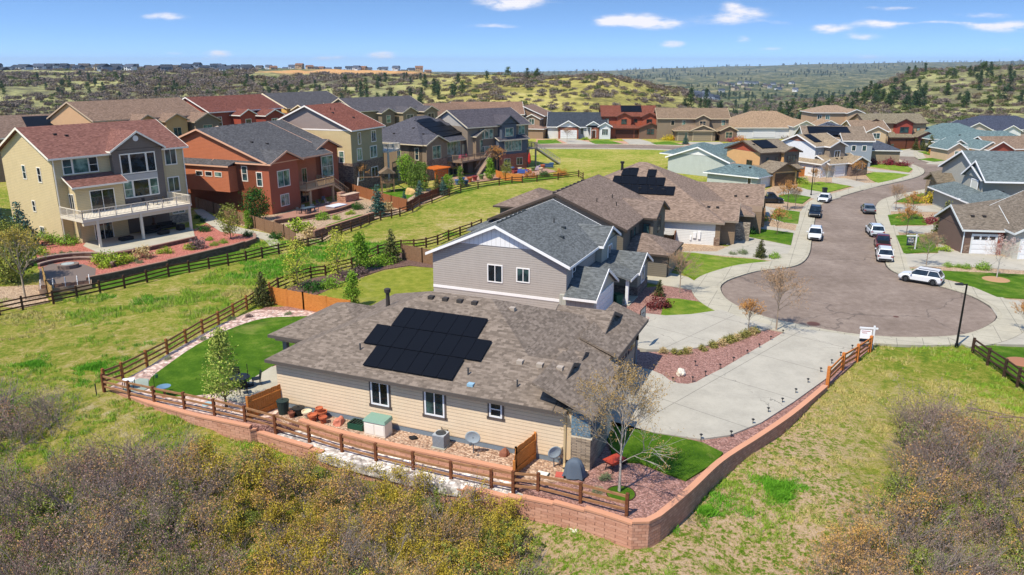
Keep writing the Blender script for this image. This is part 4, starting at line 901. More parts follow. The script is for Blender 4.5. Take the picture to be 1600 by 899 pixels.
# teal and slate roofs on the right
TG = 'teal roofed ranch houses in the far right corner'
gen((1452, 236), -4, 'broad teal roofed ranch with cream side wall next to the tan house with red gables', None, '#5c6f70', '#b9b6a2', (0, 17, 0, 13), 2.9, .46, 'x', hip=True, wings=[(11, 15.5, -3, 5, 3.2, .6, 'y', '#d0d2d0', False)], wins=[('S', -3, 13.2, 1, 1.2, 1.4, 2)])
gen((1550, 222), 0, 'ranch with near black roof and white gable trim against the hillside at far right', None, '#3d4250', '#a99a8c', (-6, 17, 2, 15), 3.2, .46, 'x', hip=True, wings=[(-9, -1, -1, 9, 3.0, .5, 'y', '#c3b7ac', False), (1, 6, -2, 6, 3.0, .55, 'y', '#dcdcdc', False)])
gen((1510, 251), -5, 'teal roofed house with two small front gables and white garage beside the road end', None, '#5e7071', '#b7b4a0', (0, 18, 2, 12), 3.0, .5, 'x', hip=True, wings=[(1, 5.5, -2.5, 5, 2.7, .62, 'y', '#c9c9b4', False), (-5.2, -1.2, -1.0, 5, 2.6, .6, 'y', '#c4a98a', False), (-2, 1, 2.5, 7, 3.2, .6, 'y', '#cdb998', False)], gar=[('S', -2.5, 3.2, 2.8), ('S', 2, 8.5, 3.4)], wins=[('S', -1, -3.2, 1.0, .8, 1.1, 1)])
gen((1548, 252), -8, 'small brown roofed garage with red gable beside the teal roofed houses', None, '#7b6858', '#8d5a48', (0, 14, 0, 9), 2.6, .46, 'x', wings=[(-2.5, 3, -2, 6, 2.7, .55, 'y', '#97503f', False)], gar=[('S', 0, 7.5, 4.4)], gm=paint('#a4683f'))
def teal_big():
    h = House((1520, 345), 8, 'large pale house with mottled teal roof rising above the brown roofed garage on the right', None, roof='#5d6768', wall='#a7a59a', trim='#f0f0f0')
    h.block(2.2, 20, 4, 18, 5.0); h.gable(2.2, 20, 4, 18, 5.0, .42, 'x', .45, .5, rk0=.5)
    h.gable(2.0, 9, 2.5, 9.5, 5.0, .6, 'x', .35, .35, wall=siding('#979a94')); h.block(-.8, 2.4, 2.5, 12, 2.6); h.hip(-1.2, 3, 2, 12, 2.7, .46, .4); h.block(-1.0, 3.4, -3.2, 3, 2.5); h.hip(-1.0, 5.4, -3.4, 3, 2.6, .46, .4)
    h.win('S', 4, 8.0, 3.0, .9, 1.0, 2, True, pane=GLASSD); h.win('W', 2.0, 6.0, 3.4, 2.0, 1.2, 1, pane=paint('#d5d3c6')); h.vents([(5, 6.2), (9, 7), (3, 0), (12, 8)]); h.done()
teal_big()
def porch_small():
    h = House((1471, 318), 5, 'narrow stone fronted entry with small brown roof left of the large teal roofed house', None, roof='#6b6152', wall='#8b7e6a', trim='#6d6252')
    h.block(-.5, 4, 0, 5, 3.3, -.1, stone('#8a7763', '#b49c80'), 'wall'); h.gable(-1.2, 4.6, -.8, 3, 3.3, .5, 'x', .4, .4); h.block(-1.1, -.85, -.9, -.65, 3.2, 0, paint('#7a6e5e'), 'porch_post'); h.block(2.7, 2.95, -.9, -.65, 3.2, 0, paint('#7a6e5e'), 'porch_post'); h.door('S', 0, 1.4, 0); h.block(3, 9, 3, 11, 3.2); h.hip(3, 9, 3, 11, 3.2, .42, .4); h.done()
porch_small()
def garage_right():
    h = House((1503, 397), 8, 'brown shingled house with single white windowed garage door facing the drive on the right', None, roof='#6e6458', wall='#6f5a50', trim='#cfd3d2')
    h.block(-.1, 3.9, 0, 7, 2.75, -.1); h.gable(-.1, 3.9, 0, 7, 2.8, .5, 'y', .4, .35, wall=siding('#6f5a50')) if False else h.gable(-.1, 4.2, 0, 7.4, 2.8, .5, 'x', .35, .35)
    h.garage('S', 0, 2.0, 2.4, 2.12, lights=True); h.stone('S', 0, .05, .72, 0, 1.2, STN1, .04); h.stone('S', 0, 3.26, 3.9, 0, 2.7, siding('#8b4b3c'), .04)
    h.block(4.0, 14, 1.0, 10, 3.0, -.1, siding('#b9b5a8')); h.gable(4.2, 14, -2, 8, 3.0, .55, 'y', .4, .45, wall=siding('#c2c4c4')); h.block(4.2, 14, -2, 8, 2.98, -.1, siding('#b9b5a8'))
    h.block(5.2, 12, 7, 14, 3.0); h.hip(5.0, 13, 5, 14, 3.0, .42, .4); h.vents([(1.2, 1.8), (2.4, 1.8)]); h.garage('S', -2, 7.0, 4.4, 2.15); h.downspout(-.15, -.02, 2.7)
    h.done()
garage_right()
# far row across the green strip
def far_white():
    h = House((872, 217), 5, 'white gabled ranch with charcoal roof and red brick garage across the green strip', None, roof='#363c44', wall='#d9dadb', trim='#f2f2f2')
    h.block(-3, 13.5, 3, 14, 3.2); h.gable(-3, 13.5, 3, 14, 3.2, .62, 'x', .45, .3, rk0=.3); h.block(0, 5.6, 0, 6, 3.0, -.1, BRK); h.gable(-.2, 5.8, 0, 7, 3.2, .55, 'y', .4, .5, wall=WHITE); h.garage('S', 0, 2.9, 4.2, 2.2)
    h.block(9, 11.2, 1.5, 6, 3.0, -.1, BRK); h.gable(8, 11.4, 1.2, 8, 3.6, .6, 'y', .3, .4, wall=WHITE); h.block(11.4, 14.4, .4, 6, 3.4); h.gable(11.2, 14.6, .4, 7, 3.4, .6, 'y', .3, .4, wall=WHITE)
    h.win('S', .4, 12.9, 1.1, 1.6, 1.6, 3); h.win('S', 3, 6.6, 1.0, .9, 1.6, 1); h.door('S', 1.5, 9.9, 0.2); h.block(7.9, 8.1, 1.5, 1.7, 3.0, 0, WHITE, 'porch_post'); h.block(8.9, 9.1, .8, 1.0, 3.0, 0, WHITE, 'porch_post'); h.vents([(0, 11), (5, 11)]); h.done()
far_white()
def far_red():
    h = House((952, 216), 3, 'rust red two storey house with black solar array across the green strip', None, roof='#6d3f31', wall='#a65940', trim='#5d3a2c')
    h.block(-2, 13, 2.5, 13, 5.9); h.gable(-2, 13, 2.5, 13, 5.9, .48, 'x', .45, .4, rk0=.4, rk1=.4); h.block(2, 6, .8, 6, 5.8); h.gable(2, 6, .8, 8, 5.8, .5, 'y', .35, .4); h.block(9, 13, .8, 6, 5.8); h.gable(9, 13, .8, 8, 5.8, .5, 'y', .35, .4)
    h.block(-2, 8.2, 0, 3, 2.7); h.hip(-2, 8.4, -.4, 4, 2.8, .4, .35); h.block(8.2, 14.4, -1.4, 4, 2.9, -.1, siding('#7c6354')); h.gable(8.2, 14.4, -1.4, 5, 2.9, .42, 'y', .35, .45, wall=siding('#7c6354'))
    h.garage('S', 0, 4.2, 4.8, 2.2, mat=paint('#4f2c22')); h.door('S', 0, 7.5, .1); h.win('S', -1.4, 11.2, 1.2, 1.9, 1.5, 2, True); h.win('S', .8, 4, 3.8, 1.4, 1.3, 2, True); h.win('S', .8, 11, 3.8, 1.4, 1.3, 2, True); h.win('S', 2.5, 7.4, 4.2, .8, .8, 1); h.win('S', 2.5, -.6, 4.0, .9, 1.2, 2)
    h.solar((3.4, 9.2, 4.2, 7.4), 6, 2, False); h.done()
far_red()
def far_tan():
    h = House((1052, 220), 4, 'wide taupe two storey house right of the rust red house with solar array', None, roof='#7a6754', wall='#8a7a66', trim='#cdb99b')
    h.block(-4, 15, 3, 13, 5.8); h.gable(-4, 15, 3, 13, 5.8, .46, 'x', .45, .4); h.block(6, 9.6, 1.4, 6, 5.8); h.gable(6, 9.6, 1.4, 8, 5.8, .5, 'y', .35, .4); h.block(.5, 11, -.6, 4, 2.7); h.hip(.2, 11.3, -.8, 5, 2.8, .42, .35); h.gable(4.6, 10.6, -.9, 5, 2.9, .42, 'y', .3, .35)
    h.block(12.2, 16.4, -2, 4, 3.0, -.1, siding('#7d6656')); h.gable(12.2, 16.4, -2, 5, 3.0, .5, 'y', .35, .4, wall=siding('#7d6656')); h.garage('S', -.6, 2.4, 2.5, 2.2, mat=paint('#968772')); h.garage('S', -.6, 7.6, 4.9, 2.2, mat=paint('#968772'))
    h.win('S', 1.4, 7.8, 3.7, 1.6, 1.4, 2, True); h.win('S', 3, 0, 3.9, .9, 1.2, 1); h.win('S', 3, 3, 3.9, .9, 1.2, 1); h.win('S', 3, 13.6, 3.9, 1.0, 1.3, 1, True); h.win('S', -2, 14.3, 1.0, 1.7, 1.5, 2, True); h.win('W', -4, 8, 3.7, 1, 1.3, 1); h.done()
far_tan()
gen((1036, 213), 5, 'low tan garage with red brown roof partly hidden between the rust red and taupe houses', None, '#7a4a3a', '#a98a6c', (3, 9, 6, 14), 2.8, .4, 'x', ventn=0, gar=[('S', 6, 6, 3)])
gen((812, 215), 15, 'brown roofed two storey house partly hidden left of the white cottage', None, '#7b6456', '#8f7660', (-6, 6, 4, 16), 5.8, .42, 'y', wings=[(1, 5.5, 1, 8, 5.2, .5, 'y', '#9a8068', False), (0, 7, -1, 6, 2.6, .4, 'x', '#9a8068', True)], wins=[('S', 1, 3.2, 3.7, 1.4, 1.4, 2)])
# ------------------------------------------------------------------ left row: three storey walk-out houses, seen from behind
ROW = 'walk out houses along the open green strip'
def tan_big():
    h = House((130, 381), -55, 'large three storey tan house with red brown roof and long cream balcony at far left', ROW, roof='#755046', wall='#c8b48a', trim='#e8e0d0')
    tan = h.wallm; dk = siding('#ad9a74'); gry = siding('#75695f')
    h.block(-1.3, 14.9, 1.6, 14, 9.9); h.gable(-1.3, 14.9, 1.6, 14, 9.9, .47, 'x', .5, .5)
    h.block(0, 5.6, 0, 2, 6.7); h.shed(-.5, 6.0, -.55, 1.7, 6.45, 7.6, 'S')
    h.block(5.3, 11.6, .95, 3, 10.1, -.2, gry); h.gable(5.3, 11.6, .95, 8, 10.15, .62, 'y', .35, .4, wall=gry); h.stone('S', .95, 6.1, 10.7, 6.42, 7.1, siding('#b8b2aa'), .04)
    # the upper part of the grey bay's gable medallion
    m = MB(); m.prism([(8.45+.35*math.cos(t*math.pi/6), .9, 11.35+.35*math.sin(t*math.pi/6)) for t in range(12)], [(8.45+.35*math.cos(t*math.pi/6), .96, 11.35+.35*math.sin(t*math.pi/6)) for t in range(12)]); m.build('gable_vent', WHITE, h.root)
    for c, w in ((.25, .9), (1.75, 1.7), (3.2, .9)): h.win('S', 1.6, c+.1, 7.9, w, 1.6, 1, w < 1, tw=.11)
    for c, w in ((6.75, .95), (8.4, 1.9), (10.05, .95)): h.win('S', .95, c, 7.3, w, 2.2, 1, tw=.13, pane=GLASSD); h.win('S', .95, c, 4.4, w, 1.9, 1, w < 1, tw=.13)
    h.win('S', 1.6, 13.1, 7.75, 1.4, 1.9, 2, tw=.13); h.win('S', 1.6, 13.1, 4.3, 1.4, 1.7, 2, tw=.13)
    h.door('S', 0, 3.0, 3.45, 2.7, 2.4, glassy=True); h.win('W', 0, 1.0, 3.9, .9, 1.7, 2)
    h.door('S', 0, 2.6, .15, 2.0, 2.1, glassy=True); h.door('S', 1.6, 8.2, .15, 2.6, 2.1, glassy=True); h.win('S', 1.6, 10.6, 1.4, 1.8, .9, 2); h.win('S', 1.6, 13.3, 1.4, 1.6, .9, 2)
    h.win('W', -1.3, 8.6, 7.0, .7, 1.5, 1, True, tw=.1); h.win('W', -1.3, 4.9, 6.9, .7, 1.6, 1, True, tw=.1); h.win('W', -1.3, 7.6, 3.2, .6, 1.2, 1, True, tw=.1); h.win('W', -1.3, 6.5, .5, .9, .9, 2)
    h.stone('S', 1.6, 5.6, 14.8, .15, 1.2, STN2, .05)
    h.deck(-1.6, 11.7, -4.1, 0.9, 3.45, [(0, -3.95), (5.1, -3.95), (11.35, -3.95)], paint('#d8cdb8')); h.block(-1.5, 11.6, -4.0, -3.6, 3.14, 2.75, paint('#d0c2a6'), 'beam')
    h.vents([(-.5+k*1.35, 8.9) for k in range(12)]+[(1.5, 5.8), (2.6, 5.4)]); h.downspout(-1.2, 1.55, 9.8); h.downspout(14.8, 1.55, 9.8)
    h.done(); return h
TB = tan_big()
def brown_edge():
    h = House((20, 352), -55, 'brown three storey house cut off by the left picture edge', ROW, roof='#74483e', wall='#8a715c', trim='#d8d0c2')
    h.block(-16, -1.5, 3, 16, 9.0); h.gable(-16, -1.5, 3, 16, 9.0, .45, 'x', .5, .5); h.win('S', 3, -3.8, 6.6, 1.3, 1.9, 2); h.win('S', 3, -3.8, 3.4, 1.3, 1.6, 2); h.win('S', 3, -7.5, 6.6, 1.6, 1.9, 2); h.vents([(-3, 8.5), (-5, 8.5)]); h.done()
brown_edge()
def orange():
    h = House((426, 336), -67, 'orange rust house with slate roof, small balcony and stairs down to a brick patio', ROW, roof='#4e4d4e', wall='#a86448', trim='#d9a98a')
    st = stucco('#a65c42'); h.wallm = siding('#b86e4c'); W2 = paint('#e6d8c8')
    h.block(0, 6.2, 0, 15, 7.0, -.3, st); h.gable(-.01, 11, -.01, 9.0, 7.05, .36, 'y', .5, .5, wall=st) if False else None
    # long roof whose gable faces the tan house, stepping up toward the street
    h.gable(0, 14, .4, 23, 7.1, .36, 'x', .5, .45); h.block(0, 14, 2.0, 23, 7.1)
    h.gable(0, 6.2, -.3, 9, 7.05, .42, 'y', .45, .45, wall=st); h.gable(5.5, 19, 4.0, 22, 7.9, .36, 'x', .5, .45, trim=paint('#e2c4ac')); h.block(5.5, 19, 4, 22, 7.9)
    h.block(13, 18.6, 2.0, 6, 7.5, -.3, st); h.gable(12.6, 18.6, 1.8, 12, 7.5, .42, 'y', .45, .45, wall=st)
    h.block(-1.6, 0.02, 5.6, 14.6, 6.5, 3.0); h.shed(-1.9, .2, 5.3, 14.9, 6.5, 7.1, 'W')
    for y in (7.0, 8.7, 10.4): h.win('W', -1.6, y+.4, 5.1, 1.1, .55, 1, trim=W2, tw=.09)
    h.win('W', 0, 1.7, 3.9, .8, 1.8, 1, True, trim=W2, tw=.12); h.win('W', 0, 4.2, 4.5, .8, 1.9, 1, True, trim=W2, tw=.12)
    h.win('S', 0, 2.9, 3.6, 2.4, 2.1, 2, trim=W2, tw=.12, pane=GLASST); h.win('S', 0, 2.8, .9, 1.7, 1.5, 2, trim=W2, tw=.1); h.win('S', 1.8, 15.5, 3.3, 2.8, 3.0, 2, True, trim=W2, tw=.12, pane=GLASST)
    h.win('S', 2.0, 7.5, 3.4, 1.2, 2.6, 1, True, trim=W2, tw=.12); h.door('S', 2.0, 10, 2.75, 1.0, 2.3, glassy=True); h.door('S', 2.0, 10, .1, 2.6, 2.2, glassy=True)
    h.deck(6.3, 13.0, -1.2, 2.0, 2.7, [(7.2, -1.0), (12.7, -1.0)], paint('#c2a47c'))
    m = MB(); m.prism([(13.0, -.9, 2.7), (13.0, .3, 2.7), (13.0, .3, 2.3), (13.0, -.9, 2.3)], [(17.0, -.9, .3), (17.0, .3, .3), (17.0, .3, 0), (17.0, -.9, 0)]); m.bar((13, -.9, 3.6), (17, -.9, 1.2), .1); m.bar((13, .3, 3.6), (17, .3, 1.2), .1)
    for k in range(9): q = lin((13, -.9, 2.7), (17, -.9, .3), k/8); m.bar(q, (q[0], q[1], q[2]+.9), .05)
    m.build('staircase', paint('#c2a47c'), h.root)
    h.vents([(2+k*1.6, 12.6) for k in range(7)]+[(7+k*1.5, 14) for k in range(6)]+[(4, 6), (6, 5)]); h.done()
orange()
def tan_stone():
    h = House((553, 300), -70, 'three storey tan house with stone base and red brown roof right of the orange house', ROW, roof='#744639', wall='#c6b185', trim='#efe6da')
    bk = siding('#a39672'); gr = siding('#95857d')
    h.block(0, 10, 0, 16, 9.9); h.gable(0, 10, 0, 16, 9.9, .44, 'x', .5, .45, wall=gr); h.stone('S', 0, -.02, 10, -.1, 9.85, bk, .02)
    h.stone('S', 0, -.08, 10.05, -.1, 4.6, STN1, .09); h.stone('W', 0, -.08, 2.6, -.1, 4.6, STN1, .09)
    for x in (2.2, 6.8): h.win('S', -.03, x+.3, 7.5, 1.3 if x > 3 else .7, 1.7, 2 if x > 3 else 1, tw=.11)
    for x, w in ((2.3, 1.3), (6.8, 2.0)): h.win('S', -.03, x, 4.9, w, 1.8, 2, tw=.11); h.win('S', -.1, x, 1.6, w, 1.6, 2, tw=.1)
    h.win('W', 0, 1.9, 4.7, .8, 1.7, 1, True, tw=.12); h.win('W', 0, 8.6, 4.7, .8, 1.7, 1, True, tw=.12); h.band('W', 0, -.1, 16, 9.7, .2)
    h.block(-2, 6, 8.2, 17, 8.7, -.3, gr); h.gable(-2, 7, 8.2, 17, 8.7, .44, 'x', .5, .45, wall=gr); h.win('W', -2, 12.6, 6.2, 2.2, 1.5, 2, True); h.win('S', 8.2, -1.0, 6.4, .9, 1.4, 1, True)
    h.block(10, 13, 1.5, 6, 6.2, -.3, bk); h.deck(10, 14.5, -1, 3, 5.6, [(10.6, -.7), (14.2, -.7)], paint('#c9c3b8'))
    h.vents([(.8+k*.9, 9.2) for k in range(9)]+[(3, 5), (6, 3)]); h.vents([(4, 6), (4.6, 5.6)], 'pipe'); h.done()
tan_stone()
def taupe_solar():
    h = House((668, 283), -58, 'taupe house with dark slate roof and solar panels, balcony with pink chairs', ROW, roof='#4b4a50', wall='#86745f', trim='#cfc0a4')
    h.block(0, 19, 1.0, 15, 6.5); h.hip(-.2, 19, .8, 16.5, 6.45, .5, .5); h.block(0, 6, 0, 4, 6.4); h.gable(0, 6, -.02, 9, 6.4, .42, 'y', .45, .4); h.block(13.6, 18.4, -1.2, 4, 6.9); h.gable(13.6, 18.4, -1.2, 10, 6.9, .42, 'y', .45, .4)
    h.stone('S', 0, -.05, 6, -.1, 3.6, STN1, .08); h.stone('W', 0, -.08, .7, -.1, 3.6, STN1, .08); h.win('W', 0, 2.2, 3.6, .7, 2.0, 1, True, tw=.12); h.win('W', 0, 6.3, 4.0, .7, 2.0, 1, True, tw=.12)
    h.win('S', 0, 2.9, 3.7, 2.3, 2.2, 2, pane=GLASST); h.win('S', 0, 2.9, 1.2, 1.4, 1.0, 2); h.win('S', 1.0, 9.4, 3.5, 4.0, 2.6, 4, pane=GLASST); h.door('S', 1.0, 12.6, 3.0, .95, 2.2, paint('#d8c9a0')); h.win('S', -1.2, 16, 3.4, 2.2, 2.6, 2, pane=GLASST)
    h.door('S', 1.0, 9, .1, 2.6, 2.2, glassy=True); h.door('S', 1.0, 12.6, .1, 1.2, 2.2, glassy=True)
    h.deck(6.1, 18.2, -3.2, 1.0, 3.0, [(6.4, -3.0), (12, -3.0), (18, -3.0)], paint('#8b7561'))
    m = MB(); m.prism([(14.0, -4.3, 3.0), (14.0, -3.25, 3.0), (14.0, -3.25, 2.7), (14.0, -4.3, 2.7)], [(10.0, -4.3, .3), (10.0, -3.25, .3), (10.0, -3.25, 0), (10.0, -4.3, 0)]); m.bar((14, -4.3, 3.9), (10, -4.3, 1.2), .09); m.bar((14, -3.3, 3.9), (10, -3.3, 1.2), .09)
    m.build('staircase', paint('#8b7561'), h.root)
    for x0, x1, y0, y1 in ((6.4, 14.5, 1.6, 3.1), (6.2, 13.6, 3.2, 4.7), (6.0, 12.4, 4.8, 6.2), (6.2, 11.0, 6.3, 7.6)): h.solar((x0, x1, y0, y1), 6, 1, False)
    h.vents([(2, 9), (4, 6), (3, 3)]); h.done(); return h
TS = taupe_solar()
def blue_brick():
    h = House((761, 270), -40, 'three storey house with slate blue bay, brick base and dark roof beside the tall stair', ROW, roof='#4a464b', wall='#85786a', trim='#cbbfa9')
    bl = siding('#545c68')
    h.block(-3, 12.2, 2.0, 14, 8.6); h.gable(-3, 12.2, 2.0, 14, 8.6, .45, 'x', .5, .4, rk0=.4, endm=None, wall=siding('#a7a29c')); h.gable(-10, 2, 6, 15, 7.6, .45, 'x', .5, .4, wall=siding('#c0b19a')); h.block(-10, 0, 6, 15, 7.6)
    h.block(3.6, 10.8, .8, 4, 5.8, -.2, bl); h.shed(3.3, 11.1, .3, 2.2, 5.7, 6.5, 'S'); h.block(4.4, 8.0, .8, 4, 8.8, 5, bl); h.gable(4.2, 8.2, .7, 8, 8.9, .7, 'y', .3, .35, wall=bl, trim=paint('#4a5058'))
    h.stone('S', .8, 3.6, 10.8, -.1, 3.0, BRK, .06); h.stone('S', 2.0, -.5, 3.6, -.1, 8.4, siding('#7b6c5c'), .03)
    for i in range(3): h.win('S', 1.97, .5+i*1.05, 6.2, .85, 1.7, 1, pane=GLASST); h.win('S', 1.97, .5+i*1.05, 3.0, .85, 1.7, 1, pane=GLASST)
    h.win('S', .8, 6.2, 6.5, 1.9, 1.5, 2, pane=GLASST); h.win('S', .8, 7.2, 3.6, 4.2, 1.9, 5, pane=GLASST); h.win('S', .74, 5.6, .8, 1.4, 1.3, 2); h.win('S', .74, 8.8, .8, 1.4, 1.3, 2); h.win('S', 2.0, 10.4, 6.6, 1.5, 1.6, 2, pane=GLASST)
    h.deck(11, 13.8, 1.0, 6, 3.8, [(13.5, 1.2), (11.6, 1.2)], paint('#8d8478'))
    m = MB(); m.prism([(13.8, 1.2, 3.8), (13.8, 2.3, 3.8), (13.8, 2.3, 3.5), (13.8, 1.2, 3.5)], [(19.4, .2, .3), (19.4, 1.3, .3), (19.4, 1.3, 0), (19.4, .2, 0)]); m.bar((13.8, 1.2, 4.7), (19.4, .2, 1.1), .1); m.bar((13.8, 2.3, 4.7), (19.4, 1.3, 1.1), .1)
    for k in range(10): q = lin((13.8, 1.2, 3.8), (19.4, .2, .3), k/9); m.bar(q, (q[0], q[1], q[2]+.9), .06)
    m.build('staircase', paint('#b2aaa0'), h.root); h.vents([(-2+k*1.6, 9) for k in range(8)]); h.done()
blue_brick()
# second row behind them: front sides of houses on the next street
ROW2 = 'houses of the second row behind the walk out houses'
gen((20, 300), -40, 'low brown roofed house with black solar roof behind the large tan house', ROW2, '#6f5c50', '#8d7866', (-4, 22, 14, 30), 7.6, .4, 'x', dz=.0, solar=(6, 20, 14.4, 21, 8, 4), ventn=3)
gen((130, 278), -58, 'long tan house with many small gables behind the large tan house', ROW2, '#7a6454', '#c29c78', (0, 22, -6, 8), 7.4, .42, 'x', dz=3.0, trim='#b9a28a', wings=[(6, 10.5, -9, 0, 6.8, .55, 'y', '#b8906a', False), (12, 16.5, -9, 0, 6.8, .5, 'y', '#c09a6c', False), (17.5, 23, -10, 0, 6.4, .5, 'y', '#7b6e60', False), (-1.5, 3, -5, 0, 5.2, .5, 'x', '#c29c78', False)], wins=[('S', -10, 20.2, 3.6, 2.0, 2.0, 2), ('S', -9, 14.2, 3.8, 1.6, 1.6, 2)])
gen((310, 252), -60, 'brick red two storey house with red roof and white trim behind the orange house', ROW2, '#6b4137', '#96503e', (0, 20, -5, 8), 7.4, .42, 'x', dz=3.0, wings=[(-2.5, 3, 1, 8, 5.8, .5, 'x', '#b3523e', False), (5.5, 9.5, -8, 0, 6.6, .5, 'y', '#a04a38', False), (11.5, 16.5, -9, 0, 6.2, .45, 'y', '#8a4034', False), (17, 22, -8, 0, 5.0, .45, 'y', '#8a4034', False)],
    wins=[('W', 0, -2.6, 4.0, 1.8, 2.0, 2), ('W', -2.5, 4.5, 3.0, 1.6, 2.0, 2), ('S', -5, 2.4, 4.2, 1.2, 2, 1, True), ('S', -8, 7.5, 3.6, 1.4, 2.0, 1, True), ('S', -9, 14, 3.6, 1.6, 1.8, 2), ('S', -5, 10.4, 4.2, 1.0, 1.8, 1)], trim='#efe6dc')
gen((424, 234), -62, 'pale yellow house with slate roof behind the red roofed houses', ROW2, '#4e4c4e', '#dfb46a', (0, 22, -6, 8), 7.0, .44, 'x', dz=3.0, wings=[(1, 9, -13, -5, 5.6, .5, 'x', '#dfb46a', False), (10, 15, -9, 0, 5.6, .5, 'y', '#c2964f', False)], trim='#f0dcb6')
gen((470, 228), -20, 'small dark red roofed house between the yellow house and the tan stone based house', ROW2, '#6d352c', '#7b3d32', (-7, 3, 4, 14), 5.0, .42, 'x', hip=True, wins=[('S', 4, -2, 3.2, 1.3, 1.3, 2), ('S', 4, 1, 3.2, 1.0, 1.3, 2)], ventn=2)
gen((541, 232), -48, 'grey brown two storey house with slate roof and three small gables behind the red roof', ROW2, '#4f4c4f', '#87775f', (0, 22, -5, 8), 6.6, .42, 'x', dz=2.5, wings=[(6, 10, -7, 0, 6.0, .5, 'y', '#7c6d5c', False), (11, 15.5, -9, 0, 6.0, .5, 'y', '#8c7c66', False), (18, 22.5, -9, 0, 6.0, .5, 'y', '#857560', False)], wins=[('S', -7, 8, 3.6, 1.2, 1.7, 1, True), ('S', -9, 13.2, 3.4, 2, 2.0, 2), ('S', -9, 20.2, 3.4, 2.0, 2.0, 2)], trim='#d9c9ae')
gen((668, 228), -18, 'brown roofed house barely showing above the solar roof of the taupe house', ROW2, '#735c4d', '#8f7c66', (-5, 20, 8, 24), 6.2, .42, 'x', hip=True, wings=[(4, 9, 5, 14, 6.0, .55, 'y', '#8a7660', False)], ventn=3)
gen((790, 222), -5, 'long brown roofed house on the rise between the dark roofed house and the white cottage', ROW2, '#7b6150', '#937d66', (-14, 6, 12, 26), 6.5, .42, 'x', ventn=3)
# ------------------------------------------------------------------ retaining walls
BLK = brick('#b07c64', '#cb9a82', .36, .155, '#8f6250'); CAP = stucco('#c48e70')
def block_wall(pts, label, cat='wall', thick=.27, bot=None, side=1, group=None, mat=None, cap=None, down=.9):
    # pts: (world x, world y, top z); builds a wall with a cap, stepped by course
    t = thing('retaining_wall', label, cat, (pts[0][0], pts[0][1], 0), 0, group); ox, oy = pts[0][:2]
    P = [(p[0]-ox, p[1]-oy) for p in pts]; Q = offset_path(P, thick*side); C0 = offset_path(P, -.03*side); C1 = offset_path(P, (thick+.03)*side)
    mb = MB(); cp_ = MB()
    for i in range(len(P)-1):
        zt = round(((pts[i][2]+pts[i+1][2])/2)/.1)*.1; zb = min(tz(pts[i][0], pts[i][1]), tz(pts[i+1][0], pts[i+1][1]))-.35 if bot is None else bot
        q = [P[i], P[i+1], Q[i+1], Q[i]]; c = [C0[i], C0[i+1], C1[i+1], C1[i]]
        mb.prism([(a, b, zb) for a, b in q], [(a, b, zt) for a, b in q]); cp_.prism([(a, b, zt+.003) for a, b in c], [(a, b, zt+.11) for a, b in c])
    mb.build('block_face', mat or BLK, t); cp_.build('wall_cap', cap or CAP, t); return t
def P3(lst): return [(*G(x, y, z), z) for x, y, z in lst]
def dens(p, step=1.2): return resample(p, step)+[p[-1]]
outer = P3([(172,609,.02),(230,631,.02),(300,651,.0),(396,672,-.05),(400,677,-.4),(435,688,-.4),(490,705,-.45),(527,719,-.62),(600,738,-.62),(700,762,-.6),(800,780,-.3),(860,788,-.15),(905,797,-.05),(955,810,.0),(983,819,.05),(1003,820,.1),(1022,815,.1),(1040,803,.1),(1082,767,.12),(1130,722,.12),(1187,685,.12),(1241,648,.12),(1293,605,.1)])
block_wall(dens(outer[:13]+smooth_px(outer[13:], False, 4), .8), 'reddish block retaining wall round the front corner of the tan ranch house lot', side=1)
inner = P3([(467,660,.05),(520,676,.08),(575,690,.1),(650,707,.1),(725,722,.1),(805,739,.1)])
block_wall(dens(inner, 1.2), 'low reddish block wall between house gravel and white river rock strip', side=1, bot=-1.1)
slab('stone_bed', GP([(396,670),(440,668),(470,668),(520,688),(575,702),(650,721),(725,737),(812,754),(838,768),(845,782),(800,779),(700,761),(600,737),(527,718),(490,706),(435,690),(405,680)], -.5), -.48, .5, GR_WHITE)
UW = brick('#5c4438', '#7b6151', .42, .2, '#3b2c25')
block_wall(dens(P3([(136,436,.55),(180,428,.55),(230,416,.6),(280,404,.7),(330,392,.7),(370,383,.7),(402,373,.6),(399,366,.5)]), 2), 'curved brown block wall below the red gravel beds of the large tan house', side=1, bot=-.3, mat=UW, cap=plain('#8d6d5c', .9))
block_wall(dens(P3([(168,397,.45),(200,393,.45),(250,383,.45),(308,370,.45)]), 2), 'low brown block wall under the covered patio edge of the large tan house', side=1, bot=-.3, mat=UW, cap=plain('#8d6d5c', .9))
block_wall(dens(P3([(492,362,.9),(520,353,.9),(560,341,.9),(585,333,.9)]), 2), 'brown block wall along the grass strip behind the orange house', side=1, bot=-.3, mat=UW, cap=plain('#a07862', .9))
block_wall(dens(P3([(430,345,.5),(480,338,.5),(530,327,.5),(553,319,.5)]), 2), 'upper brown block wall holding the brick patio of the orange house', side=1, bot=-.3, mat=UW, cap=plain('#a07862', .9))
def arc(cx, cy, r, a0, a1, n=12): return [(cx+r*math.cos(R(a0+(a1-a0)*i/n)), cy+r*math.sin(R(a0+(a1-a0)*i/n)), .5) for i in range(n+1)]
fc = G(107, 419); block_wall(arc(fc[0], fc[1], 4.6, 0, 195), 'round outer wall of the sunken fire pit terrace at far left', side=1, bot=-.2, mat=UW, cap=plain('#9a8577', .9))
block_wall([(x, y, .35) for x, y, z in arc(fc[0], fc[1], 3.3, 20, 175)], 'inner seat wall ringing the fire pit at far left', side=1, bot=-.2, mat=UW, cap=plain('#9a8577', .9))
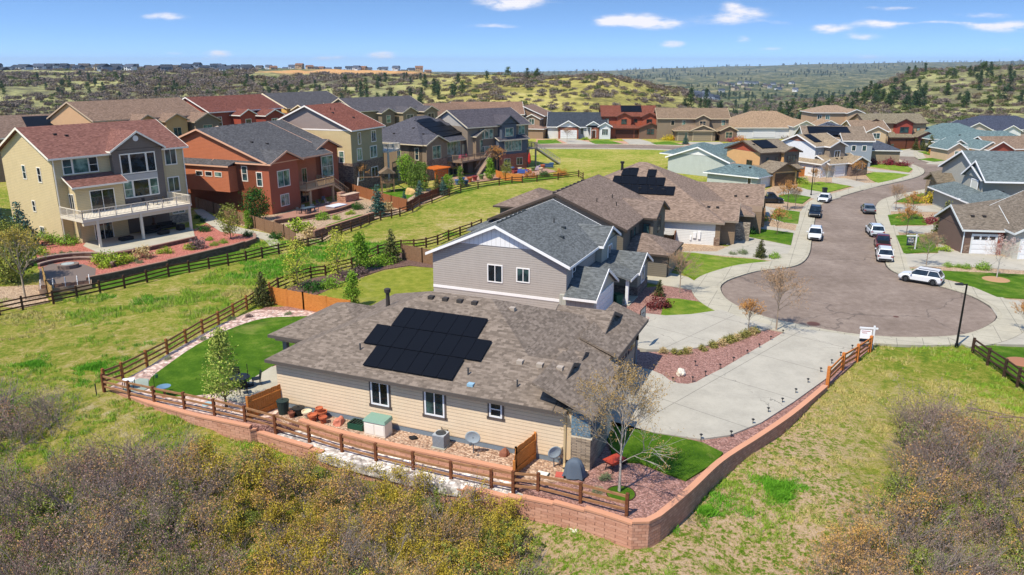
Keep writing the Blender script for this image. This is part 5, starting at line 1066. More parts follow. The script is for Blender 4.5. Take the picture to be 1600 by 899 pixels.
fp = thing('fire_pit', 'round stone fire pit with grey lid inside the ringed terrace', 'fire pit', (*fc, 0)); MB().lathe([(1.0, 0), (1.0, .45), (.65, .45), (.65, .3)], n=20).build('pit_ring', plain('#7b6a60', .9), fp); MB().lathe([(.6, .3), (.6, .47), (.1, .5)], n=20).build('pit_lid', plain('#9fa8a4', .5), fp)

# ------------------------------------------------------------------ fences
W_OR = wood('#8a5526', '#b87a3d'); W_DK = wood('#3e281c', '#65442e'); W_MID = wood('#6f4a30', '#9a7350'); W_RED = wood('#5a2c1c', '#7d4430')
def rail_fence(pts, label, mat, h=1.15, rails=(.3, .65, 1.0), group=None, pm=None, pw=.15, railw=.06):
    t = thing('rail_fence', label, 'fence', (pts[0][0], pts[0][1], 0), 0, group); ox, oy = pts[0][:2]; r = random.Random(int(ox*100))
    P = [(p[0]-ox, p[1]-oy, p[2]+r.uniform(-.02, .02)) for p in pts]; n = len(P)
    for i, p in enumerate(P):
        m = MB(); q = P[min(i+1, n-1)]; o = P[max(i-1, 0)]; a = math.atan2(q[1]-o[1], q[0]-o[0]); c, s = math.cos(a)*pw/2, math.sin(a)*pw/2; hh = h+r.uniform(-.03, .06)
        m.prism([(p[0]-c+s, p[1]-s-c, p[2]-.3), (p[0]+c+s, p[1]+s-c, p[2]-.3), (p[0]+c-s, p[1]+s+c, p[2]-.3), (p[0]-c-s, p[1]-s+c, p[2]-.3)], [(p[0]-c+s, p[1]-s-c, p[2]+hh), (p[0]+c+s, p[1]+s-c, p[2]+hh), (p[0]+c-s, p[1]+s+c, p[2]+hh), (p[0]-c-s, p[1]-s+c, p[2]+hh)])
        m.build('post', pm or mat, t)
    for z in rails:
        m = MB()
        for a, b in zip(P[:-1], P[1:]): m.bar((a[0], a[1], a[2]+z+r.uniform(-.02, .02)), (b[0], b[1], b[2]+z+r.uniform(-.02, .02)), railw, .12)
        m.build('rail', mat, t)
    return t
def pf(l, z=0.0): return [(*G(x, y, z), z) for x, y in l]
rail_fence(pf([(-35,499),(0,492),(36,484),(84,475),(121,467),(157,459),(195,450),(230,441),(264,432),(296,426),(327,420),(357,415),(385,410),(410,403),(436,397),(462,391),(482,387),(504,381),(520,371),(534,366),(549,361),(564,356),(577,349),(595,344),(612,341),(625,338),(645,331),(656,323),(675,317),(702,306),(720,300),(747,295),(780,290),(800,287),(816,286),(839,284),(872,281),(904,277)]), 'long dark brown three rail fence behind the left row of houses', W_DK, 1.2)
rail_fence(pf([(904,277),(911,281)]), 'short stub of dark rail fence turning the corner at the green strip end', W_DK, 1.3)
rail_fence(pf([(164,603),(192,592),(230,572),(262,554),(291,537),(317,521),(342,508),(365,495),(386,483),(405,470),(422,461)], .03), 'orange brown rail fence along the back of the tan ranch house lawn', W_MID, 1.15, pm=wood('#7d4d25', '#a86e38'))
rail_fence(pf([(422,461),(435,453),(460,443),(486,434),(509,431),(528,425),(550,420),(570,409),(591,399),(610,394),(627,390),(647,390),(666,387),(684,382),(701,375),(719,368),(737,362),(752,356)]), 'dark brown rail fence behind the back yard of the grey sided house', W_DK, 1.15)
rail_fence([(*G(163, 611, 0), 0), (*G(203, 621, 0), 0), (*G(242, 630, 0), 0), (*G(289, 640, 0), 0), (*G(336, 650, 0), 0), (*G(384, 662, -.1), -.1), (*G(431, 675, -.35), -.35), (*G(484, 692, -.5), -.5), (*G(535, 708, -.55), -.55), (*G(588, 722, -.55), -.55), (*G(646, 736, -.55), -.55), (*G(705, 750, -.55), -.55), (*G(768, 763, -.5), -.5), (*G(802, 768, -.35), -.35), (*G(841, 771, -.1), -.1), (*G(907, 787, 0), 0), (*G(979, 806, .03), .03)],
    'weathered rail fence on the near side of the tan ranch house above the block wall', wood('#7b5436', '#ab8059'), 1.1, pm=wood('#55301d', '#7d4b2d'))
rail_fence([(*G(1293, 600, .1), .1), (*G(1316, 577, .1), .1), (*G(1339, 563, .05), .05), (*G(1359, 549, 0), 0)], 'bright orange stained rail fence at the end of the block wall by the drive', wood('#a65f28', '#d0813f'), 1.15, pw=.2)
rail_fence(pf([(1519,551),(1543,568),(1569,585),(1590,600),(1618,620)]), 'dark weathered rail fence beside the lawn at the right picture edge', wood('#2e221b', '#57402f'), 1.1)
def board_fence(pts, label, mat, h=1.75, name='board_fence', group=None, gap=None):
    t = thing(name, label, 'fence' if name != 'garden_gate' else 'gate', (pts[0][0], pts[0][1], 0), 0, group); ox, oy = pts[0][:2]
    for a, b in zip(pts[:-1], pts[1:]):
        L = math.dist(a[:2], b[:2]); n = max(1, round(L/2.4)); r = random.Random(int(L*100)); m = MB(); k = max(2, int(L/.15)); d = ((b[0]-a[0])/L, (b[1]-a[1])/L)
        for i in range(k):
            p = lin(a, b, i/k); q = lin(a, b, (i+.93)/k); hz = h+r.uniform(-.025, .025); z0 = p[2]-.1
            e = (-d[1]*.012, d[0]*.012)
            c = [(p[0]-ox-e[0], p[1]-oy-e[1]), (q[0]-ox-e[0], q[1]-oy-e[1]), (q[0]-ox+e[0], q[1]-oy+e[1]), (p[0]-ox+e[0], p[1]-oy+e[1])]
            m.prism([(x, y, z0) for x, y in c], [(x, y, p[2]+hz) for x, y in c])
        e = (-d[1]*.04, d[0]*.04)
        for z in (.35, h-.35): m.bar((a[0]-ox+e[0], a[1]-oy+e[1], a[2]+z), (b[0]-ox+e[0], b[1]-oy+e[1], b[2]+z), .05, .09)
        m.build('boards', mat, t)
        for i in range(n+1):
            p = lin(a, b, i/n); mm = MB(); mm.box(p[0]-ox-.06, p[0]-ox+.06, p[1]-oy-.06, p[1]-oy+.06, p[2]-.3, p[2]+h+.06); mm.build('post', mat, t)
    return t
CED = wood('#b0682a', '#d58c45', .75, 1.5); OLDW = wood('#6d5038', '#95755a', .9, 1.5); REDW = wood('#7a4a2c', '#a36a43', .9, 1.5)
board_fence(pf([(425,474),(475,484),(548,497)], .03), 'new cedar board fence between the two back yards behind the ranch roof', CED, 1.5)
board_fence([(*MH.W(-19.4, .1)[:2], 0.05), (*G(389, 657, 0), 0)], 'cedar board gate with diagonal brace beside the flowering tree', CED, 1.45, 'garden_gate')
board_fence([(*MH.W(-2.95, -.05)[:2], 0.03), (*G(806, 742, 0), 0), (*G(803, 764, -.4), -.4)], 'cedar board gate beside the covered grill on the near side', CED, 1.5, 'garden_gate')
board_fence(pf([(629,405),(660,411),(688,417)]), 'weathered grey brown board fence at the left of the grey sided house', OLDW, 1.6)
board_fence(pf([(1004,384),(1028,387),(1051,390),(1059,371)]), 'reddish board fence beside the white ranch wall', REDW, 1.6)
board_fence(pf([(300,323),(335,334),(372,349),(400,358),(445,372),(463,386)]), 'weathered board fence between the tan and the orange house', OLDW, 1.6)
board_fence(pf([(521,292),(553,305),(585,315),(612,324),(636,330)]), 'brown board fence running down beside the orange house patio', REDW, 1.7)
board_fence(pf([(636,330),(655,318),(700,300)]), 'low brown board fence behind the play set yard', wood('#5d3120', '#86482c'), 1.2)
board_fence(pf([(775,277),(790,282),(816,284)]), 'orange board fence below the tall stair of the blue bay house', CED, 1.3)
board_fence(pf([(1243,277),(1256,276)]), 'small orange board fence beside the white two storey house', CED, 1.8)
board_fence(pf([(70,440),(76,462),(84,472)]), 'yellowish board fence corner by the raised garden bed', wood('#a07f4a', '#c9a468'), 1.4)
board_fence(pf([(1470,232),(1482,233)]), 'small orange board fence by the teal roofed ranch', CED, 1.8)

# ------------------------------------------------------------------ street furniture
BLACK = plain('#141414', .45); DARK = plain('#2a2a2c', .55)
def street_lamp(px, h, label, ang):
    t = thing('street_lamp', label, 'street lamp', (*G(*px), 0)); MB().tube([(0, 0, 0), (0, 0, .3), (0, 0, .32), (0, 0, h)], [.13, .12, .08, .06], 10).build('pole', BLACK, t)
    d = (math.cos(ang), math.sin(ang)); MB().bar((0, 0, h-.08), (d[0]*.35, d[1]*.35, h-.04), .07).build('arm', BLACK, t)
    m = MB(); m.prism([(d[0]*.3-d[1]*.16, d[1]*.3+d[0]*.16, h-.1), (d[0]*.3+d[1]*.16, d[1]*.3-d[0]*.16, h-.1), (d[0]*.8+d[1]*.13, d[1]*.8-d[0]*.13, h-.08), (d[0]*.8-d[1]*.13, d[1]*.8+d[0]*.13, h-.08)], [(d[0]*.3-d[1]*.12, d[1]*.3+d[0]*.12, h+.06), (d[0]*.3+d[1]*.12, d[1]*.3-d[0]*.12, h+.06), (d[0]*.8+d[1]*.1, d[1]*.8-d[0]*.1, h), (d[0]*.8-d[1]*.1, d[1]*.8+d[0]*.1, h)]); m.build('lamp_head', DARK, t); return t
street_lamp((1494, 543), 4.85, 'black street lamp at the near edge of the turning circle', math.pi*.97); street_lamp((1267, 306), 4.6, 'black street lamp beside the lawn of the white two storey house', 0.1)
pl0 = None
ORD = ['nearest', 'second', 'third', 'fourth', 'fifth', 'sixth', 'seventh', 'eighth', 'ninth', 'tenth', 'eleventh']
PLN = [f'{a} path light on the gravel island edge, counted from its near tip' for a in ('fourth', 'fifth', 'sixth', 'seventh', 'eighth', 'ninth', 'tenth')]+['path light standing alone left of the white boulder on the gravel island', 'path light at the near tip of the gravel island', 'path light just right of the near tip of the gravel island']+[f'{a} path light below the orange fence, counted from the street' for a in ORD[:4]]+[f'{a} path light along the block wall, counted from the orange fence' for a in ORD[:7]]
for i, (x, y) in enumerate([(1086,572),(1125,577),(1146,566),(1167,555),(1186,545),(1204,533),(1223,523),(1051,598),(1082,597),(1102,588),(1331,547),(1313,558),(1299,570),(1282,583),(1262,600),(1243,616),(1222,631),(1200,646),(1176,664),(1142,683),(1095,688)]):
    lab = 'small black path light in the gravel beside the long driveway'
    k = i-8 if i >= 7 else i; side = 'right' if i >= 10 else 'island'; lab = PLN[i]
    if pl0 is None:
        t = pl0 = thing('path_light', lab, 'garden light', (*G(x, y, .05), .05), 0, 'path lights edging the driveway')
        MB().tube([(0, 0, 0), (0, 0, .34)], [.018, .018], 6).build('stake', BLACK, t); MB().lathe([(.04, .28), (.05, .33), (.1, .35), (.03, .4)], n=10).build('lamp_shade', BLACK, t)
    else: t = copy_tree(pl0); t.location = (*G(x, y, .05), .05); t['label'] = lab
def sale_sign(px, label, s, panel, rz, txt):
    t = thing('yard_sign', label, 'sign', (*G(*px), 0), rz); m = MB(); m.box(-.06, .06, -.06, .06, 0, 1.75*s); m.box(-1.0*s, .25, -.05, .05, 1.5*s, 1.5*s+.11); m.build('post', WHITE, t)
    b = MB(); b.box(-.92*s, -.14, -.02, .02, .75*s, 1.42*s); b.build('sign_board', panel, t)
    c = MB(); c.box(-.92*s, -.14, -.022, .022, .5*s, .72*s); c.build('rider_board', plain('#1c2430', .5), t)
    return t
sgn = sale_sign((1362, 545), 'white yard sign with dark rider board at the end of the orange fence', 1.0, paint('#f2f2f2'), R(-12), 0)
q = MB()
for k, (a, b) in enumerate(((-.85, -.25), (-.8, -.45))): q.box(a, b, -.028, -.021, 1.3-.14*k, 1.34-.14*k)
q.build('sign_mark', plain('#b04a40', .6), sgn)
s2 = sale_sign((1429, 391), 'white post with hanging dark blue sign on the right side lawn', 1.05, plain('#26364a', .5), R(-5), 0)
cu = bpy.data.curves.new('sign_text', 'FONT'); cu.body = 'FOR\nSALE'; cu.size = .3; cu.align_x = 'CENTER'; cu.extrude = .002; tx = bpy.data.objects.new('tmp', cu); COL.objects.link(tx)
dg = bpy.context.evaluated_depsgraph_get(); me = bpy.data.meshes.new_from_object(tx.evaluated_get(dg)); bpy.data.objects.remove(tx); me.materials.clear(); me.materials.append(paint('#e9e9e9')); lt = put('lettering', me, s2, (-.55, -.03, 1.2)); lt.rotation_euler = (math.pi/2, 0, 0)
def manhole(px, r, label): t = thing('manhole_cover', label, 'manhole', (*G(*px, .025), .024)); MB().lathe([(r, 0), (r, .012), (r*.9, .014), (.05, .014)], n=20).build('lid', plain('#5a3d35', .8), t); MB().lathe([(r*1.25, 0), (r*1.25, .008), (r*1.02, .009)], n=20).build('rim', plain('#6b5049', .9), t)
manhole((1271, 506), .42, 'round rusty manhole cover near the left driveway end'); manhole((1400, 495), .18, 'small round valve cover in the turning circle asphalt')
# basketball hoop between the two drives
def hoop():
    b = G(1000, 541); t = thing('basketball_hoop', 'portable basketball hoop with dark framed backboard at the neighbour drive edge', 'basketball hoop', (b[0]-.55, b[1]-.35, .13), R(-25))
    m = MB(); m.prism([(-.6, -.4, 0), (.25, -.4, 0), (.25, .4, 0), (-.6, .4, 0)], [(-.45, -.28, .22), (.15, -.28, .22), (.15, .28, .22), (-.45, .28, .22)]); m.build('base', plain('#1f2b29', .6), t)
    MB().tube([(-.2, 0, .1), (-.1, 0, 1.6), (.25, 0, 2.5)], [.05, .05, .045], 8).build('pole', BLACK, t); m = MB(); m.bar((0, 0, 2.1), (.55, 0, 2.65), .05); m.bar((-.1, 0, 1.8), (.55, 0, 2.3), .05); m.build('arm', BLACK, t)
    m = MB()
    for a, c in (((-.65, 2.1), (.65, 2.1)), ((-.65, 3.0), (.65, 3.0)), ((-.65, 2.1), (-.65, 3.0)), ((.65, 2.1), (.65, 3.0)), ((-.25, 2.25), (.25, 2.25)), ((-.25, 2.65), (.25, 2.65)), ((-.25, 2.25), (-.25, 2.65)), ((.25, 2.25), (.25, 2.65))): m.bar((.6, a[0], a[1]), (.6, c[0], c[1]), .05)
    m.build('backboard_frame', BLACK, t)
    m = MB(); m.box(.59, .61, -.63, .63, 2.12, 2.98); m.build('backboard', plain('#8c969b', .2), t)
    m = MB(); pts = [(.85+.22*math.cos(k*math.pi/6), .22*math.sin(k*math.pi/6), 2.3) for k in range(13)]; m.tube(pts, [.012]*13, 5); m.build('rim', plain('#b5472a', .5), t)
    m = MB()
    for k in range(12): a = k*math.pi/6; m.bar((.85+.21*math.cos(a), .21*math.sin(a), 2.29), (.85+.12*math.cos(a+.3), .12*math.sin(a+.3), 1.95), .008)
    m.build('net', paint('#d0d0d0'), t)
hoop()
# ------------------------------------------------------------------ things along the near wall of the ranch house
def at_house(x, y, z=.05): return MH.W(x, y, z)
def ac_unit(loc, rz, label, s=1.0):
    t = thing('air_conditioner', label, 'air conditioner', loc, rz); MB().box(-.42*s, .42*s, -.42*s, .42*s, -.02, .06).build('pad', CONC2, t)
    m = MB(); m.box(-.34*s, .34*s, -.34*s, .34*s, .06, .78*s); m.build('casing', plain('#a7abae', .45), t)
    m = MB()
    for k in range(9): m.box(-.35*s, .35*s, -.352*s, .352*s, .12+.07*k*s, .15+.07*k*s)
    m.build('grille', plain('#6b6f72', .5), t); MB().lathe([(.29*s, 0), (.29*s, .03), (.06, .05)], (0, 0, .78*s), 16).build('fan_guard', plain('#3a3c3e', .5), t)
ac_unit(at_house(-8.15, -.72), -R(22.9), 'grey air conditioner unit on a small pad by the tan wall')
def dish(loc, rz, label, s=1.0):
    t = thing('satellite_dish', label, 'satellite dish', loc, rz); MB().tube([(0, 0, 0), (0, 0, .75*s)], [.03, .03], 8).build('mast', plain('#6d7376', .5), t)
    m = MB(); rings = 5; n = 18
    for k in range(rings+1):
        r = .42*s*k/rings
        for i in range(n): a = 2*math.pi*i/n; m.v.append((r*math.cos(a), -.08*s*(1-(k/rings)**2)*-1-.1, .95*s+r*math.sin(a)*.92))
    for k in range(rings):
        for i in range(n): j = (i+1) % n; m.f.append((k*n+i, k*n+j, (k+1)*n+j, (k+1)*n+i))
    b = len(m.v)
    for v in list(m.v): m.v.append((v[0], v[1]+.02, v[2]))
    m.f += [tuple(b+i for i in f[::-1]) for f in list(m.f)]; k = rings
    for i in range(n): j = (i+1) % n; m.f.append((k*n+i, k*n+j, b+k*n+j, b+k*n+i))
    m.build('reflector', plain('#9aa5aa', .4), t, smooth=True)
    m = MB(); m.bar((0, -.1, .6*s), (0, -.6, .82*s), .03); m.box(-.06, .06, -.68, -.56, .78*s, .92*s); m.bar((0, 0, .72*s), (0, .0, .95*s), .05); m.build('feed_arm', plain('#5b6064', .5), t)
dish(at_house(-6.2, -.75), -R(10), 'grey satellite dish on a mast in the gravel by the small window'); dish(at_house(-1.75, -.45), R(20), 'smaller satellite dish close to the stone corner beside the covered grill', .9)
d3 = (*G(84, 362), .4); dish(d3, -R(60), 'satellite dish beside the side wall of the large tan house', 1.3); ac_unit((*G(53, 357), .4), R(55), 'air conditioner by the side wall of the large tan house', 1.1)
def storage_box():
    t = thing('storage_box', 'cream storage box with grey green lid against the tan wall', 'storage box', at_house(-12.1, -.78), -R(22.9)); m = MB(); m.box(-.68, .68, -.38, .38, 0, .82); m.build('box_body', paint('#dcd3c4'), t)
    m = MB(); m.prism([(-.73, -.43, .82), (.73, -.43, .82), (.73, .43, .82), (-.73, .43, .82)], [(-.66, -.36, .97), (.66, -.36, .97), (.66, .42, 1.02), (-.66, .42, 1.02)]); m.build('lid', plain('#7c9a88', .6), t)
    m = MB(); m.box(-.62, -.03, -.4, -.385, .1, .7); m.box(.03, .62, -.4, -.385, .1, .7); m.build('door', paint('#e6dfd2'), t)
storage_box()
t = thing('plastic_crate', 'dark green slatted plastic crate beside the cream storage box', 'crate', at_house(-13.55, -.62), -R(22.9)); m = MB(); m.box(-.5, .5, -.35, .35, .02, .1)
for y in (-.35, .31): m.box(-.5, .5, y, y+.04, .1, .36)
for x in (-.5, .46): m.box(x, x+.04, -.31, .31, .1, .36)
m.build('crate_body', plain('#1d4a38', .5), t); m = MB()
for k in range(5): m.box(-.42+.18*k, -.34+.18*k, -.3, .3, .36, .39)
m.build('slats', plain('#15241f', .5), t)
POT = plain('#b5623f', .8)
def pot(loc, s, label, mat=POT, tilt=0): t = thing('flower_pot', label, 'flower pot', loc, 0); t.rotation_euler[0] = tilt; MB().lathe([(.14*s, 0), (.2*s, .3*s), (.24*s, .3*s), (.24*s, .38*s), (.2*s, .38*s), (.18*s, .32*s)], n=14).build('pot_body', mat, t, smooth=False); MB().lathe([(.185*s, .3*s), (.02, .31*s)], n=14).build('soil', plain('#3a2a20', .95), t)
for x, y, s, l, m_ in [(-17.0, -.75, 1.25, 'cream flower pot left of the terracotta pots by the wall', plain('#d8c8a6', .7)), (-16.45, -.95, 1.15, 'terracotta pot nearest the viewer in the cluster by the wall', POT), (-16.15, -.45, 1.3, 'large terracotta pot closest to the tan wall', POT), (-15.75, -.9, 1.05, 'small terracotta pot right of the cluster', plain('#a9583a', .8)),
                      (-16.5, -.35, 1.0, 'dark red pot at the back of the terracotta cluster', plain('#8a4633', .8)), (-17.9, -1.0, .9, 'brown pot on the ground below the black bin', plain('#7d4a38', .8))]: pot(at_house(x, y), s, l, m_)
pot(at_house(-16.2, -.6, .45), .95, 'terracotta pot stacked on top of the larger pots')
def bin_(loc, r, h, label, mat, lid=None): t = thing('garden_bin', label, 'bin', loc); MB().lathe([(r*.8, 0), (r, h), (r*1.05, h), (r*1.05, h+.04), (r*.9, h+.05), (r*.1, h+.09)], n=16).build('bin_body', mat, t); MB().tube([(-r*.2, 0, h+.08), (0, 0, h+.14), (r*.2, 0, h+.08)], [.02]*3, 6).build('handle', mat, t)
bin_(at_house(-18.7, -.75), .36, .8, 'tall dark green bin beside the cedar gate', plain('#263531', .6)); bin_(at_house(-17.75, -.55), .36, .42, 'low black round tub beside the tall bin', plain('#1b1e20', .4))
def rock(loc, s, label, col='#b58a78', seed=1, group=None, cat='rock', name='boulder'):
    r = random.Random(seed); import bmesh
    bm = bmesh.new(); bmesh.ops.create_icosphere(bm, subdivisions=3, radius=1)
    for v in bm.verts: n = mnoise.noise(v.co*1.3+Vector((seed*3.1, 0, 0)))*.35+mnoise.noise(v.co*3+Vector((seed, 5, 0)))*.12; v.co *= 1+n; v.co.x *= s[0]; v.co.y *= s[1]; v.co.z = max(v.co.z, -.3)*s[2]
    me = bpy.data.meshes.new(name); bm.to_mesh(me); bm.free(); me.materials.append(stucco(col)); o = put(name, me, None, loc, r.uniform(0, 6)); return tag(o, label, cat, group)
rock(at_house(-14.9, -.55), (.5, .3, .38), 'pinkish boulder lying right of the terracotta pots', '#c0765f', 3); rock(at_house(-4.6, -.3), (.28, .25, .4), 'brown upright boulder near the cedar gate', '#8b5a45', 5); rock((*G(1064, 584, .1), .1), (.45, .3, .34), 'large white boulder in the gravel island by the driveway', '#d8cdbb', 8)
rock(at_house(-10.0, -.55), (.25, .18, .16), 'small black rounded object on the gravel near the air conditioner', '#1e1e20', 9, name='rock')
for i, (x, y) in enumerate([(893,827),(900,832),(908,829)]): rock((*G(x, y, -1.25), -1.25), (.22, .16, .14), 'pale broken stone lying in the dirt below the block wall', '#d6cfc2', 20+i, 'pale stones below the block wall', name='rock')
# covered grill, wheelbarrow, lids
def covered_grill():
    x, y, z = at_house(-.45, -.95); t = thing('covered_grill', 'barbecue grill under a grey blue cloth cover by the stone corner', 'grill', (x, y, z), -R(15))
    m = MB(); n = 20; base = [(.56, .4, 0.05), (.5, .34, .3), (.42, .28, .65), (.33, .24, .85), (.16, .16, .98)]; m.v = []
    for k, (a, b, zz) in enumerate(base):
        for i in range(n): th = 2*math.pi*i/n; w = 1+.14*math.sin(th*6+k*.7)*(1 if k < 3 else .3)+.05*math.sin(th*11); m.v.append((math.copysign(abs(math.cos(th))**.6, math.cos(th))*a*w, math.copysign(abs(math.sin(th))**.6, math.sin(th))*b*w, zz))
    for k in range(len(base)-1):
        for i in range(n): j = (i+1) % n; m.f.append((k*n+i, k*n+j, (k+1)*n+j, (k+1)*n+i))
    m.f.append(tuple((len(base)-1)*n+i for i in range(n))); m.build('cloth_cover', plain('#55606d', .75), t, smooth=True)
    for sx in (-.45, .45): MB().lathe([(.07, -.02), (.07, .1)], (sx, -.3, 0), 8).build('wheel', BLACK, t)
covered_grill()
def wheelbarrow():
    t = thing('wheelbarrow', 'red wheelbarrow standing in the shade behind the covered grill', 'wheelbarrow', at_house(1.15, .5), R(40)); m = MB(); m.prism([(-.3, -.2, .35), (.35, -.2, .3), (.35, .2, .3), (-.3, .2, .35)], [(-.5, -.33, .6), (.55, -.33, .6), (.55, .33, .6), (-.5, .33, .6)]); m.build('tray', plain('#a8412c', .5), t)
    for s in (-1, 1): MB().bar((.75, s*.1, .22), (-.95, s*.28, .52), .035).build('handle', DARK, t)
    m = MB()
    for s in (-1, 1): m.bar((-.25, s*.2, .38), (-.35, s*.25, 0), .03)
    m.build('legs', DARK, t); m = MB(); m.tube([(.8, -.05, .2), (.8, .05, .2)], [.2, .2], 14); m.build('wheel', BLACK, t)
wheelbarrow()
t = thing('meter_lid', 'pale square utility lid in the gravel left of the covered grill', 'utility lid', at_house(-2.0, -1.45), -R(25)); MB().box(-.28, .28, -.2, .2, 0, .09).build('lid', paint('#dcdccf'), t); MB().box(-.33, .33, -.25, .25, -.02, .05).build('rim', plain('#3a3f3a', .8), t)
t = thing('stepping_stone', 'flat red square paver beside the covered grill', 'paver', at_house(-1.1, -1.1, .045), -R(10)); MB().box(-.3, .3, -.25, .25, 0, .05).build('slab', plain('#b4574b', .8), t)
# back yard of the ranch house
def patio_set(loc, label, r=.6, n=4, col='#1b1d20', chairs=True):
    t = thing('patio_table', label, 'table', loc); MB().lathe([(r, .7), (r, .74), (.02, .74)], n=18).build('tabletop', plain(col, .4), t)
    for k in range(4): a = math.pi/4+k*math.pi/2; MB().tube([(.55*r*math.cos(a), .55*r*math.sin(a), .7), (.75*r*math.cos(a), .75*r*math.sin(a), 0)], [.02, .02], 6).build('leg', plain(col, .4), t)
    return t
CH0 = None
def chair(loc, rz, label, group=None, col='#1b1d20'):
    t = thing('patio_chair', label, 'chair', loc, rz, group); M_ = plain(col, .5); MB().box(-.25, .25, -.25, .25, .4, .45).build('seat', M_, t); m = MB(); m.prism([(-.24, .22, .45), (.24, .22, .45), (.24, .26, .45), (-.24, .26, .45)], [(-.22, .32, .92), (.22, .32, .92), (.22, .36, .92), (-.22, .36, .92)]); m.build('backrest', M_, t)
    for sx, sy in ((-.22, -.22), (.22, -.22), (-.22, .24), (.22, .24)): MB().box(sx-.02, sx+.02, sy-.02, sy+.02, 0, .4).build('leg', M_, t)
    return t
pt = (*G(376, 606, .12), .13); patio_set(pt, 'dark round metal table on the back patio behind the flowering tree', .65)
for k in range(4): a = k*math.pi/2+.5; chair((pt[0]+1.0*math.cos(a), pt[1]+1.0*math.sin(a), .13), a-math.pi/2, 'dark metal chair pushed up to the round back patio table', 'chairs round the back patio table')
t = thing('parasol_stand', 'round black parasol foot with pole on the back patio', 'parasol stand', (*G(389, 603, .12), .13)); MB().lathe([(.3, 0), (.28, .06), (.06, .12)], n=16).build('foot', BLACK, t); MB().tube([(0, 0, .1), (0, 0, 1.5)], [.025, .025], 6).build('pole', BLACK, t)
t = thing('bird_bath', 'blue grey bird bath on a pedestal at the lawn edge', 'bird bath', (*G(258, 620, .06), .06)); MB().lathe([(.2, 0), (.08, .12), (.08, .55)], n=12).build('pedestal', plain('#8a5a44', .8), t); MB().lathe([(.1, .55), (.38, .66), (.42, .7), (.36, .68), (.05, .6)], n=18).build('bowl', plain('#5f7f96', .5), t)
t = thing('garden_table', 'small white topped table on the corner slab of the back yard', 'table', (*G(202, 606, .12), .12), R(15)); MB().box(-.35, .35, -.28, .28, .5, .55).build('tabletop', paint('#e2e4e6'), t)
for sx, sy in ((-.3, -.24), (.3, -.24), (-.3, .24), (.3, .24)): MB().box(sx-.02, sx+.02, sy-.02, sy+.02, 0, .5).build('leg', DARK, t)
t = thing('stepping_stone', 'pale turquoise stepping stone between rocks below the flowering tree', 'paver', (*G(324, 632, .07), .07)); MB().lathe([(.3, 0), (.28, .06), (.02, .07)], n=14).build('slab', plain('#8fb3bd', .8), t)
t = thing('garden_hook', 'thin black garden stake with hanging feeder at the lawn edge', 'garden hook', (*G(243, 615, .1), .1)); MB().tube([(0, 0, 0), (0, 0, 1.3), (.08, 0, 1.42), (.2, 0, 1.35)], [.015]*4, 6).build('stake', BLACK, t); MB().lathe([(.05, 1.05), (.1, 1.1), (.1, 1.28), (.03, 1.33)], (.2, 0, 0), 8).build('feeder', plain('#2c5a38', .6), t)
tag(MB().bar((0, 0, -.2), (0, 0, .75), .05).build('marker_post', DARK, None, (*G(151, 617), 0)), 'lone thin dark stake in the grass left of the fence corner', 'stake')
t = thing('wheelie_bin', 'green wheeled bin beside the porch of the grey sided house', 'bin', (*G(965, 478), .05), R(20)); m = MB(); m.prism([(-.24, -.28, .08), (.24, -.28, .08), (.24, .28, .08), (-.24, .28, .08)], [(-.3, -.35, .95), (.3, -.35, .95), (.3, .38, .95), (-.3, .38, .95)]); m.build('bin_body', plain('#1c5b45', .5), t); MB().box(-.32, .32, -.38, .4, .95, 1.03).build('lid', plain('#174b39', .5), t); MB().tube([(-.3, .33, .12), (.3, .33, .12)], [.12, .12], 12).build('wheel', BLACK, t)
for i, (x, y) in enumerate([(1288, 304), (1449, 238)]):
    t = thing('wheelie_bin', ['dark wheeled bin beside the white garage door up the street', 'dark wheeled bin near the cream wall of the teal roofed ranch'][i], 'bin', (*G(x, y), .05)); MB().prism([(-.24, -.28, .08), (.24, -.28, .08), (.24, .28, .08), (-.24, .28, .08)], [(-.3, -.35, .95), (.3, -.35, .95), (.3, .38, .95), (-.3, .38, .95)]).build('bin_body', plain('#20262b', .5), t); MB().box(-.32, .32, -.38, .4, .95, 1.03).build('lid', plain('#1a1f24', .5), t)

